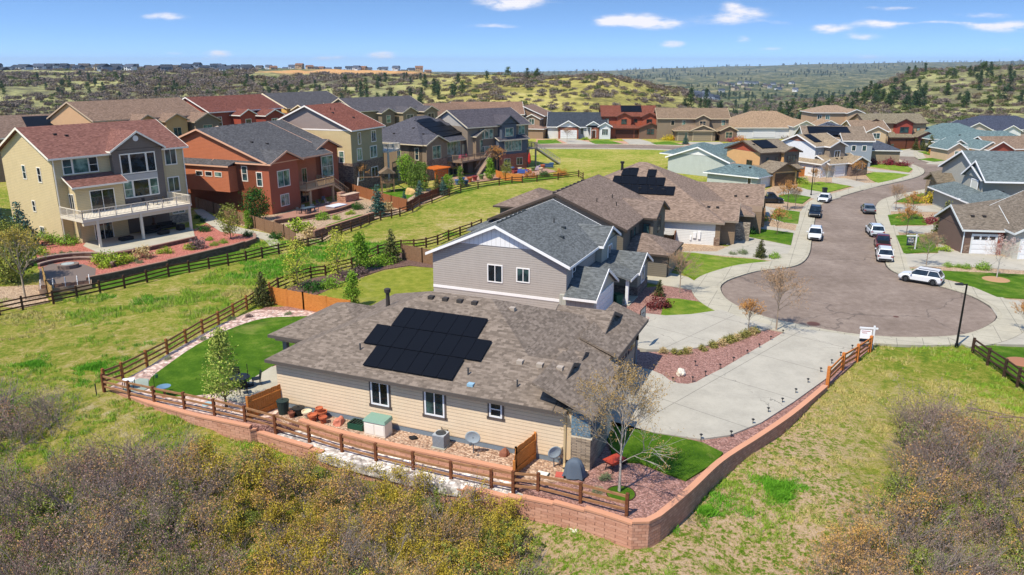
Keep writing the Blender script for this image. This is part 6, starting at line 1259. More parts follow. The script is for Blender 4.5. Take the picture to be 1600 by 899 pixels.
# ------------------------------------------------------------------ vehicles
def loft(mb, secs, n):
    b = len(mb.v)
    for s in secs: mb.v += s
    for k in range(len(secs)-1):
        for i in range(n): j = (i+1) % n; mb.f.append((b+k*n+i, b+k*n+j, b+(k+1)*n+j, b+(k+1)*n+i))
    mb.f.append(tuple(b+i for i in range(n))[::-1]); mb.f.append(tuple(b+(len(secs)-1)*n+i for i in range(n)))
def vehicle(pxy, head, label, col, kind='suv', L=4.5, Wd=1.86, trimc='#202225'):
    t = thing('parked_car' if kind != 'pickup' else 'pickup_truck', label, 'car' if kind != 'pickup' else 'pickup truck', (*G(*pxy, .03), .03), head, 'cars parked along the street')
    w = Wd/2; P_ = carpaint(col); hb = {'suv': 1.68, 'sedan': 1.44, 'pickup': 1.85}[kind]; belt = {'suv': 1.05, 'sedan': .92, 'pickup': 1.12}[kind]; cl = .22
    def sec(x, ww, z0, z1): r = .09; return [(x, -ww+r, z0), (x, ww-r, z0), (x, ww, z0+.15), (x, ww, z1-.18), (x, ww-r*.8, z1-.03), (x, ww*.7, z1), (x, -ww*.7, z1), (x, -ww+r*.8, z1-.03), (x, -ww, z1-.18), (x, -ww, z0+.15)]
    f = L/2   # front at +x
    m = MB(); nose = belt-.12
    loft(m, [sec(-f, w*.82, cl+.2, belt-.12), sec(-f+.12, w*.95, cl+.05, belt-.02), sec(-f+.5, w, cl, belt), sec(-.3, w, cl, belt), sec(f-1.35, w, cl, belt-.02), sec(f-.9, w*.98, cl, nose+.02), sec(f-.3, w*.93, cl+.04, nose-.08), sec(f-.05, w*.82, cl+.12, nose-.22), sec(f, w*.75, cl+.2, nose-.3)], 10); m.build('body', P_, t, smooth=False)
    if kind == 'pickup': c0, c1, c2, c3 = -.35, -.2, .9, 1.55
    elif kind == 'suv': c0, c1, c2, c3 = -f+.12, -f+.55, .45, 1.15
    else: c0, c1, c2, c3 = -f+.55, -f+1.25, .35, 1.1
    def cs(x, ww, z): return (x, ww, z)
    g = MB(); bw, tw_ = w*.93, w*.76
    g.prism([(c0, -bw, belt-.03), (c3, -bw, belt-.03), (c3, bw, belt-.03), (c0, bw, belt-.03)], [(c1, -tw_, hb-.07), (c2, -tw_, hb-.07), (c2, tw_, hb-.07), (c1, tw_, hb-.07)]); g.build('windows', GLASSD, t)
    r_ = MB(); r_.prism([(c1-.05, -tw_-.03, hb-.09), (c2+.06, -tw_-.03, hb-.09), (c2+.06, tw_+.03, hb-.09), (c1-.05, tw_+.03, hb-.09)], [(c1+.08, -tw_+.08, hb), (c2-.12, -tw_+.08, hb), (c2-.12, tw_-.08, hb), (c1+.08, tw_-.08, hb)]); 
    for sy in (-1, 1):
        for (xa, xb) in ((c0, c1), (c3, c2), ((c0+c3)/2-.25, (c1+c2)/2-.25)): r_.bar((xa, sy*(bw+.005), belt-.03), (xb, sy*(tw_+.012), hb-.08), .075, .04)
    r_.build('roof', P_, t)
    if kind == 'suv':
        m = MB(); m.box(c1-.02, c2-.2, -tw_-.0, -tw_+.04, hb+.01, hb+.05); m.build('roof_rail', plain('#26282a', .4), t); m = MB(); m.box(c1-.02, c2-.2, tw_-.04, tw_, hb+.01, hb+.05); m.build('roof_rail', plain('#26282a', .4), t)
    for sx in (-f+.85, f-.9):
        for sy in (-1, 1):
            m = MB(); m.tube([(sx, sy*(w-.2), .35), (sx, sy*(w+.02), .35)], [.35, .35], 18); wh = m.build('wheel', plain('#0f0f10', .85), t); q = MB(); q.tube([(sx, sy*(w+.015), .35), (sx, sy*(w+.03), .35)], [.21, .19], 12); q.build('rim', plain('#33363a' if kind != 'sedan' else '#8d9196', .4), wh)
            a = MB(); pts = [(sx+.42*math.cos(th), sy*(w+.008), .35+.42*math.sin(th)) for th in [math.pi*k/8 for k in range(9)]]; a.tube(pts, [.045]*9, 5); a.build('wheel_arch', plain(trimc, .7), t)
    for sy in (-1, 1):
        m = MB(); m.box(f-.3, f-.06, sy*w*.6, sy*w*.86, nose-.38, nose-.22); m.build('headlight', plain('#c9d2d8', .15), t); m = MB(); m.box(-f+.0, -f+.2, sy*w*.62, sy*w*.935, belt-.3, belt-.12); m.build('tail_light', plain('#8a1a1a', .3), t)
        m = MB(); m.box(c3-.35, c3-.18, sy*(w+.02), sy*(w+.2), belt-.02, belt+.13); m.build('mirror', P_, t)
    m = MB(); m.box(-f-.01, -f+.15, -w*.78, w*.78, cl+.1, cl+.34); m.box(f-.12, f+.012, -w*.6, w*.6, cl+.15, cl+.38); m.box(-f+.9, f-.95, -w-.012, -w+.02, cl+.02, cl+.17); m.box(-f+.9, f-.95, w-.02, w+.012, cl+.02, cl+.17); m.build('lower_trim', plain(trimc, .7), t)
    t.scale = (.82, .84, .84)
    if kind == 'pickup': m = MB(); m.box(-f+.12, c0-.08, -w*.8, w*.8, belt+.003, belt+.02); m.build('truck_bed', plain('#0c0c0d', .9), t)
    return t
def dirpx(a, b): A = G(*a); B = G(*b); return math.atan2(B[1]-A[1], B[0]-A[0])
up = dirpx((1384, 417), (1366, 340)); upl = dirpx((1269, 379), (1281, 325))
vehicle((1438, 441), dirpx((1473, 445), (1404, 434)), 'white suv with black trim parked at the turning circle edge on the right', '#d9dadb', 'suv', 4.6)
vehicle((1381, 405), up, 'white suv seen from behind, nearest in the right kerbside line', '#d2d4d5', 'suv', 4.6); vehicle((1378, 388), up, 'dark red pickup parked just ahead of the nearest white kerbside suv', '#5a2227', 'pickup', 5.2)
vehicle((1366, 367), up+.15, 'silver white suv with dark roof glass, third in the right kerbside line', '#c3cbd2', 'suv', 4.6); vehicle((1356, 332), up+.1, 'grey car parked farthest up the right kerb', '#6c7076', 'sedan', 4.5)
vehicle((1273, 373), upl+math.pi, 'white car facing the viewer on the left kerb', '#d9dbdc', 'suv', 4.3); vehicle((1273, 338), upl+math.pi, 'black car facing the viewer behind the white one on the left kerb', '#121519', 'suv', 4.5)
vehicle((1288, 315), upl+math.pi-.15, 'white sedan farthest up the left kerb beside the lamp post', '#d5d8da', 'sedan', 4.4); vehicle((1200, 317), R(-8), 'black pickup parked in the drive of the white ranch', '#111214', 'pickup', 5.3)

# ------------------------------------------------------------------ back yard things of the left row
def planter_box(px, label, rz, w=2.2, d=1.0, h=.45, hoops=True):
    t = thing('raised_bed', label, 'garden bed', (*G(*px), 0), rz); m = MB(); m.box(-w/2, w/2, -d/2, -d/2+.06, 0, h); m.box(-w/2, w/2, d/2-.06, d/2, 0, h); m.box(-w/2, -w/2+.06, -d/2+.06, d/2-.06, 0, h); m.box(w/2-.06, w/2, -d/2+.06, d/2-.06, 0, h); m.build('box_boards', plain('#a88f78', .8), t); MB().box(-w/2+.06, w/2-.06, -d/2+.06, d/2-.06, 0, h-.08).build('soil', plain('#4b3427', .95), t)
    for k in range(5):
        x = -w/2+.15+(w-.3)*k/4; pts = [(x, math.cos(a)*(d/2-.05), h+math.sin(a)*.7) for a in [math.pi*i/8 for i in range(9)]]; MB().tube(pts, [.025]*9, 5).build('hoop', paint('#e2e2e2'), t)
planter_box((104, 452), 'raised garden bed with white arched hoops near the fire pit', R(28), 4.2, 1.6)
def hl(t, x, y): return t
def lounge(loc, rz, label, col='#22201f', group=None):
    t = thing('patio_sofa', label, 'sofa', loc, rz, group); M_ = plain(col, .8); MB().box(-1.0, 1.0, -.4, .4, .12, .42).build('seat', M_, t); MB().box(-1.0, 1.0, .28, .42, .42, .85).build('backrest', M_, t)
    for s in (-1, 1): MB().box(s*1.0-.08, s*1.0+.08, -.42, .42, .1, .62).build('armrest', M_, t)
for x, y, l in ((7.4, -1.6, 'dark sofa under the long balcony of the large tan house'), (10.0, -.8, 'second dark sofa at the right under the long balcony')): lounge(TB.W(x, y, .15), -R(-55), l)
for x, y, l, s in ((3.6, -2.8, 'low dark ottoman near the left balcony post', (.7, .45, .4)), (8.0, -3.3, 'low dark box at the middle of the covered patio', (.6, .4, .45)), (10.6, -2.8, 'dark planter near the right balcony post', (.4, .4, .7))):
    t = thing('patio_ottoman', l, 'ottoman', TB.W(x, y, .13), R(55)); MB().box(-s[0], s[0], -s[1], s[1], .05, s[2]).build('cushion', plain('#2a2624', .8), t); MB().box(-s[0]*.9, s[0]*.9, -s[1]*.9, s[1]*.9, 0, .05).build('base', BLACK, t)
for k, (x, y) in enumerate(((1.2, 2.6, ), (1.2, 3.4), (.6, 3.0))): pass
for i, (x, y, a) in enumerate([(8.6, -1.4, .3), (9.9, -1.6, 2.5), (7.6, -.9, 1.2)]): chair(TB.W(x, y, 3.45), a, 'dark wicker chair on the long cream balcony', 'chairs on the long balcony', '#2b2724')
t = thing('outdoor_heater', 'tall brown covered heater under the long balcony', 'heater', TB.W(9.0, .3, .15)); MB().lathe([(.3, 0), (.28, .6), (.12, .8), (.1, 1.5)], n=12).build('cover', plain('#5b4030', .8), t); MB().lathe([(.3, 1.5), (.34, 1.6), (.05, 1.75)], n=12).build('hood', plain('#6b6b6b', .4), t)
# orange house patio
t = thing('hot_tub', 'square hot tub with pale lavender cover beside the orange house wall', 'hot tub', (*G(384, 327), .3), R(65)); MB().box(-1.1, 1.1, -1.1, 1.1, -.3, .75).build('tub_shell', plain('#8f7b72', .7), t); MB().box(-1.16, 1.16, -1.16, 1.16, .75, .9).build('tub_cover', plain('#a7a3c0', .7), t)
t = thing('hot_tub', 'low white rectangular spa cover on the brick patio edge', 'hot tub', (*G(526, 327), .1), R(60)); MB().box(-1.3, 1.3, -.8, .8, 0, .4).build('tub_shell', plain('#9a8f88', .7), t); MB().box(-1.36, 1.36, -.86, .86, .4, .5).build('tub_cover', paint('#c9ccd4'), t)
t = thing('outdoor_kitchen', 'stone clad outdoor kitchen block with raised end on the brick patio', 'outdoor kitchen', (*G(547, 315), .1), R(62)); MB().box(-1.6, 1.6, -.5, .5, 0, 1.0).build('counter_base', stone('#a06f58', '#c79a80'), t); MB().box(-1.7, 1.7, -.6, .6, 1.003, 1.1).build('countertop', plain('#c1a892', .6), t); MB().box(-1.5, -.5, .52, 1.2, 0, 1.4).build('chimney_block', stone('#a06f58', '#c79a80'), t)
tb = (*G(482, 334), .13); t = thing('patio_table', 'rectangular dark patio table with grey blue chairs on the brick patio', 'table', tb, R(60)); MB().box(-1.0, 1.0, -.5, .5, .7, .75).build('tabletop', plain('#4a5a66', .5), t)
for sx, sy in ((-.9, -.4), (.9, -.4), (-.9, .4), (.9, .4)): MB().box(sx-.03, sx+.03, sy-.03, sy+.03, 0, .7).build('leg', DARK, t)
for i, (dx, dy, a) in enumerate([(-.9, .9, 0), (.3, 1.3, 0), (1.2, -.2, -1.6), (-1.2, -.5, 2.6), (0.4, -1.2, 3.1)]): chair((tb[0]+dx, tb[1]+dy, .13), a+R(20), 'grey blue chair round the rectangular table on the brick patio', 'chairs on the brick patio', '#39424b')
for i, (x, y) in enumerate([(505, 318), (512, 322), (498, 323)]): chair((*G(x, y), .13), i*1.4, 'lounge chair in the middle of the brick patio', 'lounge chairs on the brick patio', '#5f5a60')
# play set
def playset():
    t = thing('play_set', 'wooden play tower with roof and swing beam on the lawn', 'play set', (*G(606, 300), 0), R(15)); Wd = wood('#6e5440', '#947457')
    for sx in (-1, 1):
        for sy in (-1, 1): MB().box(sx*.95-.07, sx*.95+.07, sy*.95-.07, sy*.95+.07, 0, 3.2).build('post', Wd, t)
    MB().box(-1.0, 1.0, -1.0, 1.0, 1.5, 1.6).build('platform', Wd, t); m = MB(); m.prism([(-1.3, -1.3, 3.1), (1.3, -1.3, 3.1), (0, -1.3, 4.0)], [(-1.3, 1.3, 3.1), (1.3, 1.3, 3.1), (0, 1.3, 4.0)]); m.build('tower_roof', planks('#6b5a48', '#8c775f'), t)
    m = MB()
    for k in range(9): m.box(-.95+.22*k, -.85+.22*k, -1.0, -.97, 1.6, 2.3)
    m.box(-1, 1, -1.02, -.96, 2.3, 2.4); m.build('railing', Wd, t); m = MB()
    for k in range(5): m.box(-.35, .35, -1.06, -1.0, .25+.27*k, .33+.27*k)
    m.build('ladder', Wd, t); m = MB(); m.bar((-1, 0, 2.5), (-4.6, 0, 2.5), .12); m.build('swing_beam', Wd, t)
    for s in (-1, 1): MB().bar((-4.6, 0, 2.5), (-5.0, s*1.1, 0), .1).build('leg', paint('#cfc9c0'), t)
    for k in range(3):
        x = -1.8-.95*k; m = MB(); m.bar((x-.2, 0, 2.45), (x-.2, 0, .55), .015); m.bar((x+.2, 0, 2.45), (x+.2, 0, .55), .015); m.box(x-.24, x+.24, -.1, .1, .5, .54); m.build('swing', DARK, t)
    m = MB(); m.prism([(.95, -.3, 1.6), (.95, .3, 1.6), (.95, .3, 1.5), (.95, -.3, 1.5)], [(3.2, -.3, .2), (3.2, .3, .2), (3.2, .3, .1), (3.2, -.3, .1)]); m.build('slide', plain('#2f5a3a', .4), t)
playset()
t = thing('pergola', 'bright orange stained pergola with slatted top on the taupe house patio', 'pergola', (*G(682, 288), 0), R(55)); OR = wood('#b95a1e', '#d9772f')
for sx in (-1.6, 1.6):
    for sy in (-1.2, 1.2): MB().box(sx-.09, sx+.09, sy-.09, sy+.09, 0, 2.6).build('post', OR, t)
for sy in (-1.2, 1.2): MB().box(-2.0, 2.0, sy-.06, sy+.06, 2.6, 2.8).build('beam', OR, t)
m = MB()
for k in range(13): m.box(-1.95+.32*k, -1.88+.32*k, -1.6, 1.6, 2.803, 2.95)
m.build('rafters', OR, t); m = MB()
for k in range(8): m.box(-1.55, 1.55, -1.19, -1.15, .3+.28*k, .5+.28*k)
m.build('slat_screen', OR, t)
for i, (x, y) in enumerate([(7.6, -1.7), (8.6, -1.8), (10.2, -1.6), (15.6, -2.2), (9.4, -.9)]): chair(TS.W(x, y, 3.0), i*1.1, 'pink red chair on the balcony of the taupe house', 'pink chairs on the balcony', '#a03552')
t = thing('parasol', 'closed red parasol standing beside the brick base of the blue bay house', 'parasol', (*G(827, 263), .1)); MB().tube([(0, 0, 0), (0, 0, 3.0)], [.03, .03], 6).build('pole', DARK, t); MB().lathe([(.1, .7), (.32, 1.2), (.26, 2.4), (.03, 3.1)], n=10).build('canopy', plain('#b02a22', .7), t)
cols = ['#4a6a9a', '#8a3c3c', '#c9b89a', '#3c5aa0', '#6a7d4a', '#a89aa8', '#b5623f', '#39506a']
for i, (x, y) in enumerate([(800,268),(806,271),(812,269),(818,272),(833,268),(840,266),(848,264),(856,263),(862,261),(825,271),(845,269)]):
    if i % 2: lounge((*G(x, y), .07), i*.9, 'cushioned garden seat on the patio below the tall stair', cols[i % 8], 'garden seats below the tall stair')
    else: pot((*G(x, y), .07), 2.0, 'large flower pot on the patio below the tall stair', plain(cols[i % 8], .6)); COL.objects[-1]
for o in list(bpy.data.objects):
    if o.get('label') == 'large flower pot on the patio below the tall stair': o['group'] = 'flower pots below the tall stair'
for i, (x, y) in enumerate([(715,289),(722,286),(734,285),(742,283),(752,281),(728,290),(760,279)]): pot((*G(x, y), .07), 2.2, ['leftmost blue', 'second', 'third', 'middle', 'fifth', 'sixth', 'rightmost'][i]+' large garden pot on the lower patio of the taupe house', plain(cols[(i*3) % 8], .6))
for o in list(bpy.data.objects):
    if o.get('label') == 'large garden pot on the lower patio of the taupe house': o['group'] = 'garden pots of the taupe house patio'
rock((*G(642, 304), 0), (.9, .7, .95), 'tall pale tan boulder on the lawn beside the play set', '#c6a368', 31)
# steps of red timber climbing beside the large tan house
t = thing('garden_steps', 'low timber steps climbing the red gravel left of the large tan house', 'steps', (*G(75, 388), 0), R(25))
for k in range(5): MB().box(-.9, .9, k*1.3, k*1.3+.25, .02, .14+.05*k).build('step', plain('#8a5a4a', .9), t)
# ------------------------------------------------------------------ plants
def np_mesh(name, V, F, mats, idx=None):
    me = bpy.data.meshes.new(name); k = F.shape[1]; me.vertices.add(len(V)); me.vertices.foreach_set('co', V.ravel().astype(np.float32)); me.loops.add(F.size)
    me.loops.foreach_set('vertex_index', F.ravel().astype(np.int32)); me.polygons.add(len(F)); me.polygons.foreach_set('loop_start', (np.arange(len(F))*k).astype(np.int32))
    me.update(calc_edges=True)
    for m in mats: me.materials.append(m)
    if idx is not None: me.polygons.foreach_set('material_index', idx.astype(np.int32))
    return me
def leaf_quads(P, size, rg, up=.3, asp=.6):
    n = len(P); a = rg.normal(size=(n, 3)); a /= np.linalg.norm(a, axis=1)[:, None]; b = rg.normal(size=(n, 3)); b[:, 2] += up; b = np.cross(a, b); b /= np.linalg.norm(b, axis=1)[:, None]
    s = (size*rg.uniform(.6, 1.3, n))[:, None]; a = a*s; b = b*s*asp
    V = np.stack([P-a, P-b*.9, P+a, P+b*.9], 1).reshape(-1, 3); F = np.arange(4*n).reshape(-1, 4); return V, F
def twig_tubes(segs):
    # segs: array (n, 8): p0, p1, r0, r1 -> three sided tubes
    S = np.array(segs); n = len(S); p0, p1, r0, r1 = S[:, :3], S[:, 3:6], S[:, 6], S[:, 7]; d = p1-p0; L = np.linalg.norm(d, axis=1)[:, None]+1e-9; d = d/L
    up = np.where(np.abs(d[:, 2:3]) < .9, np.array([[0, 0, 1.]]), np.array([[1., 0, 0]])); a = np.cross(d, up); a /= np.linalg.norm(a, axis=1)[:, None]; b = np.cross(a, d)
    V = []
    for p, r in ((p0, r0), (p1, r1)):
        for k in range(3): t = 2*math.pi*k/3; V.append(p+a*(r*math.cos(t))[:, None]+b*(r*math.sin(t))[:, None])
    V = np.stack(V, 1).reshape(-1, 3); base = (np.arange(n)*6)[:, None]
    F = np.concatenate([base+np.array([[i, (i+1) % 3, 3+(i+1) % 3, 3+i]]) for i in range(3)], 0); return V, F
def grow(rg, p, d, L, r, lvl, segs, tips, nb, spread, upw, jit=.22, shrink=.62, steps=3):
    pts = [np.array(p)]; d = np.array(d, float); d /= np.linalg.norm(d)
    for k in range(steps):
        d = d+rg.normal(size=3)*jit*.5; d[2] += upw*.3; d /= np.linalg.norm(d); q = pts[-1]+d*L/steps; r0 = r*(1-.28*k); r1 = r*(1-.28*(k+1)) if k < steps-1 or lvl > 0 else r*.25
        segs.append([*pts[-1], *q, r0, max(r1, .004)]); pts.append(q)
    if lvl == 0: tips.append(pts[-1]); tips.append((pts[-1]+pts[-2])/2); return
    for i in range(nb):
        t = rg.uniform(.3, 1.0) if i < nb-1 else 1.0; k = min(steps-1, int(t*steps)); base = pts[k]+(pts[k+1]-pts[k])*(t*steps-k if t < 1 else 1)
        a = rg.normal(size=3); a -= a.dot(d)*d; a /= np.linalg.norm(a)+1e-9; sp = spread*rg.uniform(.6, 1.2) if i < nb-1 else spread*.25
        nd = d*math.cos(sp)+a*math.sin(sp); nd[2] += upw
        grow(rg, base, nd, L*shrink*rg.uniform(.75, 1.15), r*.5, lvl-1, segs, tips, nb, spread, upw, jit, shrink, max(2, steps-1))
def join(*parts):     # (V, F(4), mat index)
    Vs, Fs, I, o = [], [], [], 0
    for V, F, m in parts: Vs.append(V); Fs.append(F+o); I.append(np.full(len(F), m)); o += len(V)
    return np.concatenate(Vs), np.concatenate(Fs), np.concatenate(I)
def scrub(seed, h, rad, mats, nst=11, budn=5, buds=.05, lvl=2, nb=4, tr=.022):
    rg = np.random.default_rng(seed); segs, tips = [], []
    for i in range(nst):
        a = rg.uniform(0, 2*math.pi); rr = rad*.35*math.sqrt(rg.uniform()); tilt = rg.uniform(.1, .75)
        grow(rg, (rr*math.cos(a), rr*math.sin(a), -.1), (math.sin(tilt)*math.cos(a), math.sin(tilt)*math.sin(a), math.cos(tilt)), h*rg.uniform(.4, .62), tr, lvl, segs, tips, nb, .75, .12, .35, .66)
    T = np.array(tips); P = np.repeat(T, budn, 0)+rg.normal(size=(len(T)*budn, 3))*.09*h/2
    V1, F1 = twig_tubes(segs); V2, F2 = leaf_quads(P, buds, rg); V, F, I = join((V1, F1, 0), (V2, F2, 1)); return np_mesh('scrub', V, F, mats, I)
def gn_scatter(name, variants, P, var, rot, scl, label=None, cat=None, tilt=None):
    me = bpy.data.meshes.new(name); me.vertices.add(len(P)); me.vertices.foreach_set('co', np.asarray(P, np.float32).ravel())
    for nm, ty, arr in (('var', 'INT', np.asarray(var, np.int32)), ('rot', 'FLOAT', np.asarray(rot, np.float32)), ('scl', 'FLOAT', np.asarray(scl, np.float32))):
        me.attributes.new(nm, ty, 'POINT').data.foreach_set('value', arr)
    o = put(name, me); tag(o, label, cat, None, 'stuff'); ng = bpy.data.node_groups.new(name, 'GeometryNodeTree'); ng.interface.new_socket('Geometry', in_out='INPUT', socket_type='NodeSocketGeometry'); ng.interface.new_socket('Geometry', in_out='OUTPUT', socket_type='NodeSocketGeometry')
    N = ng.nodes.new; L = ng.links.new; gi = N('NodeGroupInput'); go = N('NodeGroupOutput'); jn = N('GeometryNodeJoinGeometry'); L(jn.outputs[0], go.inputs[0])
    at = {}
    for nm, ty in (('var', 'INT'), ('rot', 'FLOAT'), ('scl', 'FLOAT')): a = N('GeometryNodeInputNamedAttribute'); a.data_type = ty; a.inputs['Name'].default_value = nm; at[nm] = a.outputs['Attribute']
    cb = N('ShaderNodeCombineXYZ'); L(at['rot'], cb.inputs[2])
    for i, m in enumerate(variants):
        vo = bpy.data.objects.new(name+'_source', m); oi = N('GeometryNodeObjectInfo'); oi.inputs['Object'].default_value = vo
        cm = N('FunctionNodeCompare'); cm.data_type = 'INT'; cm.operation = 'EQUAL'; L(at['var'], cm.inputs[2]); cm.inputs[3].default_value = i
        ip = N('GeometryNodeInstanceOnPoints'); L(gi.outputs[0], ip.inputs['Points']); L(cm.outputs[0], ip.inputs['Selection']); L(oi.outputs['Geometry'], ip.inputs['Instance']); L(cb.outputs[0], ip.inputs['Rotation']); L(at['scl'], ip.inputs['Scale']); L(ip.outputs[0], jn.inputs[0])
    md = o.modifiers.new('scatter', 'NODES'); md.node_group = ng; return o
def inpoly(x, y, poly):
    c = False; n = len(poly)
    for i in range(n):
        (x1, y1), (x2, y2) = poly[i], poly[(i+1) % n]
        if (y1 > y) != (y2 > y) and x < (x2-x1)*(y-y1)/(y2-y1)+x1: c = not c
    return c
def proj(X, Y, Z):
    z = Y*cp-(Z-CAMH)*sp; up_ = Y*sp+(Z-CAMH)*cp; return CX+FPX*X/z, CY-FPX*up_/z
TW = wood('#6f625e', '#a2948b', .9, 4); TWL = wood('#6a5e58', '#948880', .9, 4); TWD = wood('#5a4a40', '#85715f', .9, 4)
B_GREY = leaf('#6e5a52', '#a48c7c'); B_BRN = leaf('#8a6840', '#bd9660'); B_YEL = leaf('#8a7c24', '#c0a93f'); B_GRN = leaf('#5d7028', '#98a04c'); B_OCH = leaf('#9a7438', '#c79c58'); B_PUR = leaf('#70504a', '#a07c70')
SCV = [scrub(1, 2.4, 1.5, [TW, B_GREY], 9, 2, .04), scrub(2, 2.1, 1.6, [TW, B_PUR], 9, 2, .04), scrub(3, 2.2, 1.4, [TW, B_BRN], 9, 3, .045), scrub(4, 2.1, 1.6, [TWD, B_YEL], 8, 8, .042), scrub(5, 1.9, 1.5, [TW, B_OCH], 8, 5, .042), scrub(6, 1.3, 1.5, [TWD, B_GRN], 8, 8, .045), scrub(7, 2.8, 1.3, [TWL, B_GREY], 7, 1, .035, 2, 4, .032)]
def fill_scrub(name, poly, step, pick, label, sc=(.75, 1.2), seed=3):
    r = random.Random(seed); W_ = [GT(x, min(y, 1400)) for x, y in poly]; x0, x1 = min(p[0] for p in W_), max(p[0] for p in W_); y0, y1 = min(p[1] for p in W_), max(p[1] for p in W_); P, va, ro, sl_ = [], [], [], []
    y = y0
    while y < y1:
        x = x0
        while x < x1:
            a, b = x+r.uniform(-.45, .45)*step, y+r.uniform(-.45, .45)*step
            if inpoly(a, b, W_) and r.random() < .95: z = tz(a, b); q = proj(a, b, z); P.append((a, b, z-.1)); va.append(pick(q[0], q[1], r)); ro.append(r.uniform(0, 6.28)); sl_.append(r.uniform(*sc))
            x += step
        y += step
    return gn_scatter(name, SCV, P, va, ro, sl_, label, 'scrub')
def pick_left(x, y, r):
    f = (x-330)/260+(0.25 if y < 760 else 0)+vnoise(np.array([x*.012]), np.array([y*.02]))[0]*.5
    if r.random() < max(.04, min(.92, f*.8+.3)) and x > 260: return r.choice([3, 4, 3, 3, 5, 2, 3, 6])
    return r.choice([0, 6, 1, 1, 0, 6, 5, 2] if x < 330 else [0, 6, 1, 1, 2, 4, 5, 3])
def pick_right(x, y, r):
    if (x < 1400 and y > 800) or r.random() < .14: return r.choice([2, 4, 2, 5, 2])
    return r.choice([0, 0, 1, 6, 2, 6, 5])
fill_scrub('oak_thicket', [(-160,775),(20,760),(110,732),(170,716),(230,720),(290,732),(350,733),(400,728),(450,736),(500,760),(550,774),(620,782),(700,798),(770,815),(812,838),(835,860),(840,960),(900,1180),(-500,1180)], 1.05, pick_left, 'leafless purple grey and yellow budding oak scrub filling the lower left foreground', seed=3)
fill_scrub('oak_thicket', [(-120,650),(30,640),(85,648),(110,670),(70,695),(0,705),(-120,710)], 1.05, lambda x, y, r: r.choice([0, 1, 6, 0, 2]), 'separate grey leafless oak scrub clump at the left edge below the field', seed=5)
fill_scrub('oak_thicket', [(1395,680),(1430,655),(1500,672),(1560,690),(1640,710),(1800,740),(2100,1180),(1200,1180),(1245,940),(1290,880),(1350,850),(1410,810),(1400,760),(1400,715)], 1.12, pick_right, 'grey brown leafless oak scrub filling the lower right corner', seed=7)

# grass tufts on the open ground in front
def tuft_mesh(seed, mats, n=26, h=.22, r=.2):
    rg = np.random.default_rng(seed); a = rg.uniform(0, 6.28, n); rr = r*np.sqrt(rg.uniform(size=n)); B = np.stack([rr*np.cos(a), rr*np.sin(a), np.full(n, -.03)], 1); d = rg.normal(size=(n, 3))*.45; d[:, 2] = 1; d /= np.linalg.norm(d, axis=1)[:, None]
    L = h*rg.uniform(.5, 1.2, n)[:, None]; w = np.cross(d, rg.normal(size=(n, 3))); w /= np.linalg.norm(w, axis=1)[:, None]; w *= .014
    T = B+d*L+np.array([0, 0, -.02]); V = np.stack([B-w, B+w, T+w*.3, T-w*.3], 1).reshape(-1, 3); return np_mesh('tuft', V, np.arange(4*n).reshape(-1, 4), mats)
GT1 = leaf('#6f9a24', '#a0ba44'); GT2 = leaf('#a89c50', '#d2c282'); GT3 = leaf('#4a8a1a', '#74aa30'); GT4 = leaf('#8c9648', '#bcb870')
TV = [tuft_mesh(1, [GT1]), tuft_mesh(2, [GT2]), tuft_mesh(3, [GT3], 34, .26, .26), tuft_mesh(4, [GT4], 22, .2)]
def fill_grass():
    r = np.random.default_rng(5); n = 60000; X = r.uniform(-45, 48, n); Y = 20+(92-20)*r.uniform(size=n)**1.25
    W_pad = [GT(x, y) for x, y in [(160,600),(260,548),(342,505),(430,456),(560,412),(700,372),(800,350),(1150,200),(1700,200),(1700,545),(1370,538),(1296,606),(1190,688),(1090,768),(1025,822),(980,826),(840,795),(790,792),(700,772),(600,748),(527,726),(440,695),(396,676),(230,634)]]
    Z = terrain_z(X, Y); P, va, ro, s = [], [], [], []
    nz = vnoise(X*.35, Y*.35)+.6*vnoise(X*1.3+9, Y*1.3); dry = vnoise(X*.12+40, Y*.12)
    for i in range(n):
        if Y[i] > 88 and X[i] < -8: continue
        if nz[i] < -.15 or inpoly(X[i], Y[i], W_pad): continue
        if X[i] < -30 and Y[i] > 66: continue
        bare = X[i] > 0 and Y[i] < 40
        v = 1 if dry[i] > .25 else (0 if dry[i] > -.35 else 2)
        if r.uniform() < .3: v = 3
        if bare and nz[i] < .25: continue
        P.append((X[i], Y[i], Z[i]-.02)); va.append(v); ro.append(r.uniform(0, 6)); s.append(r.uniform(.6, 1.3)*(1+.6*(Y[i] > 60)))
    gn_scatter('wild_grass', TV, P, va, ro, s, 'tufts of green and straw coloured wild grass over the open slope', 'grass')
fill_grass()

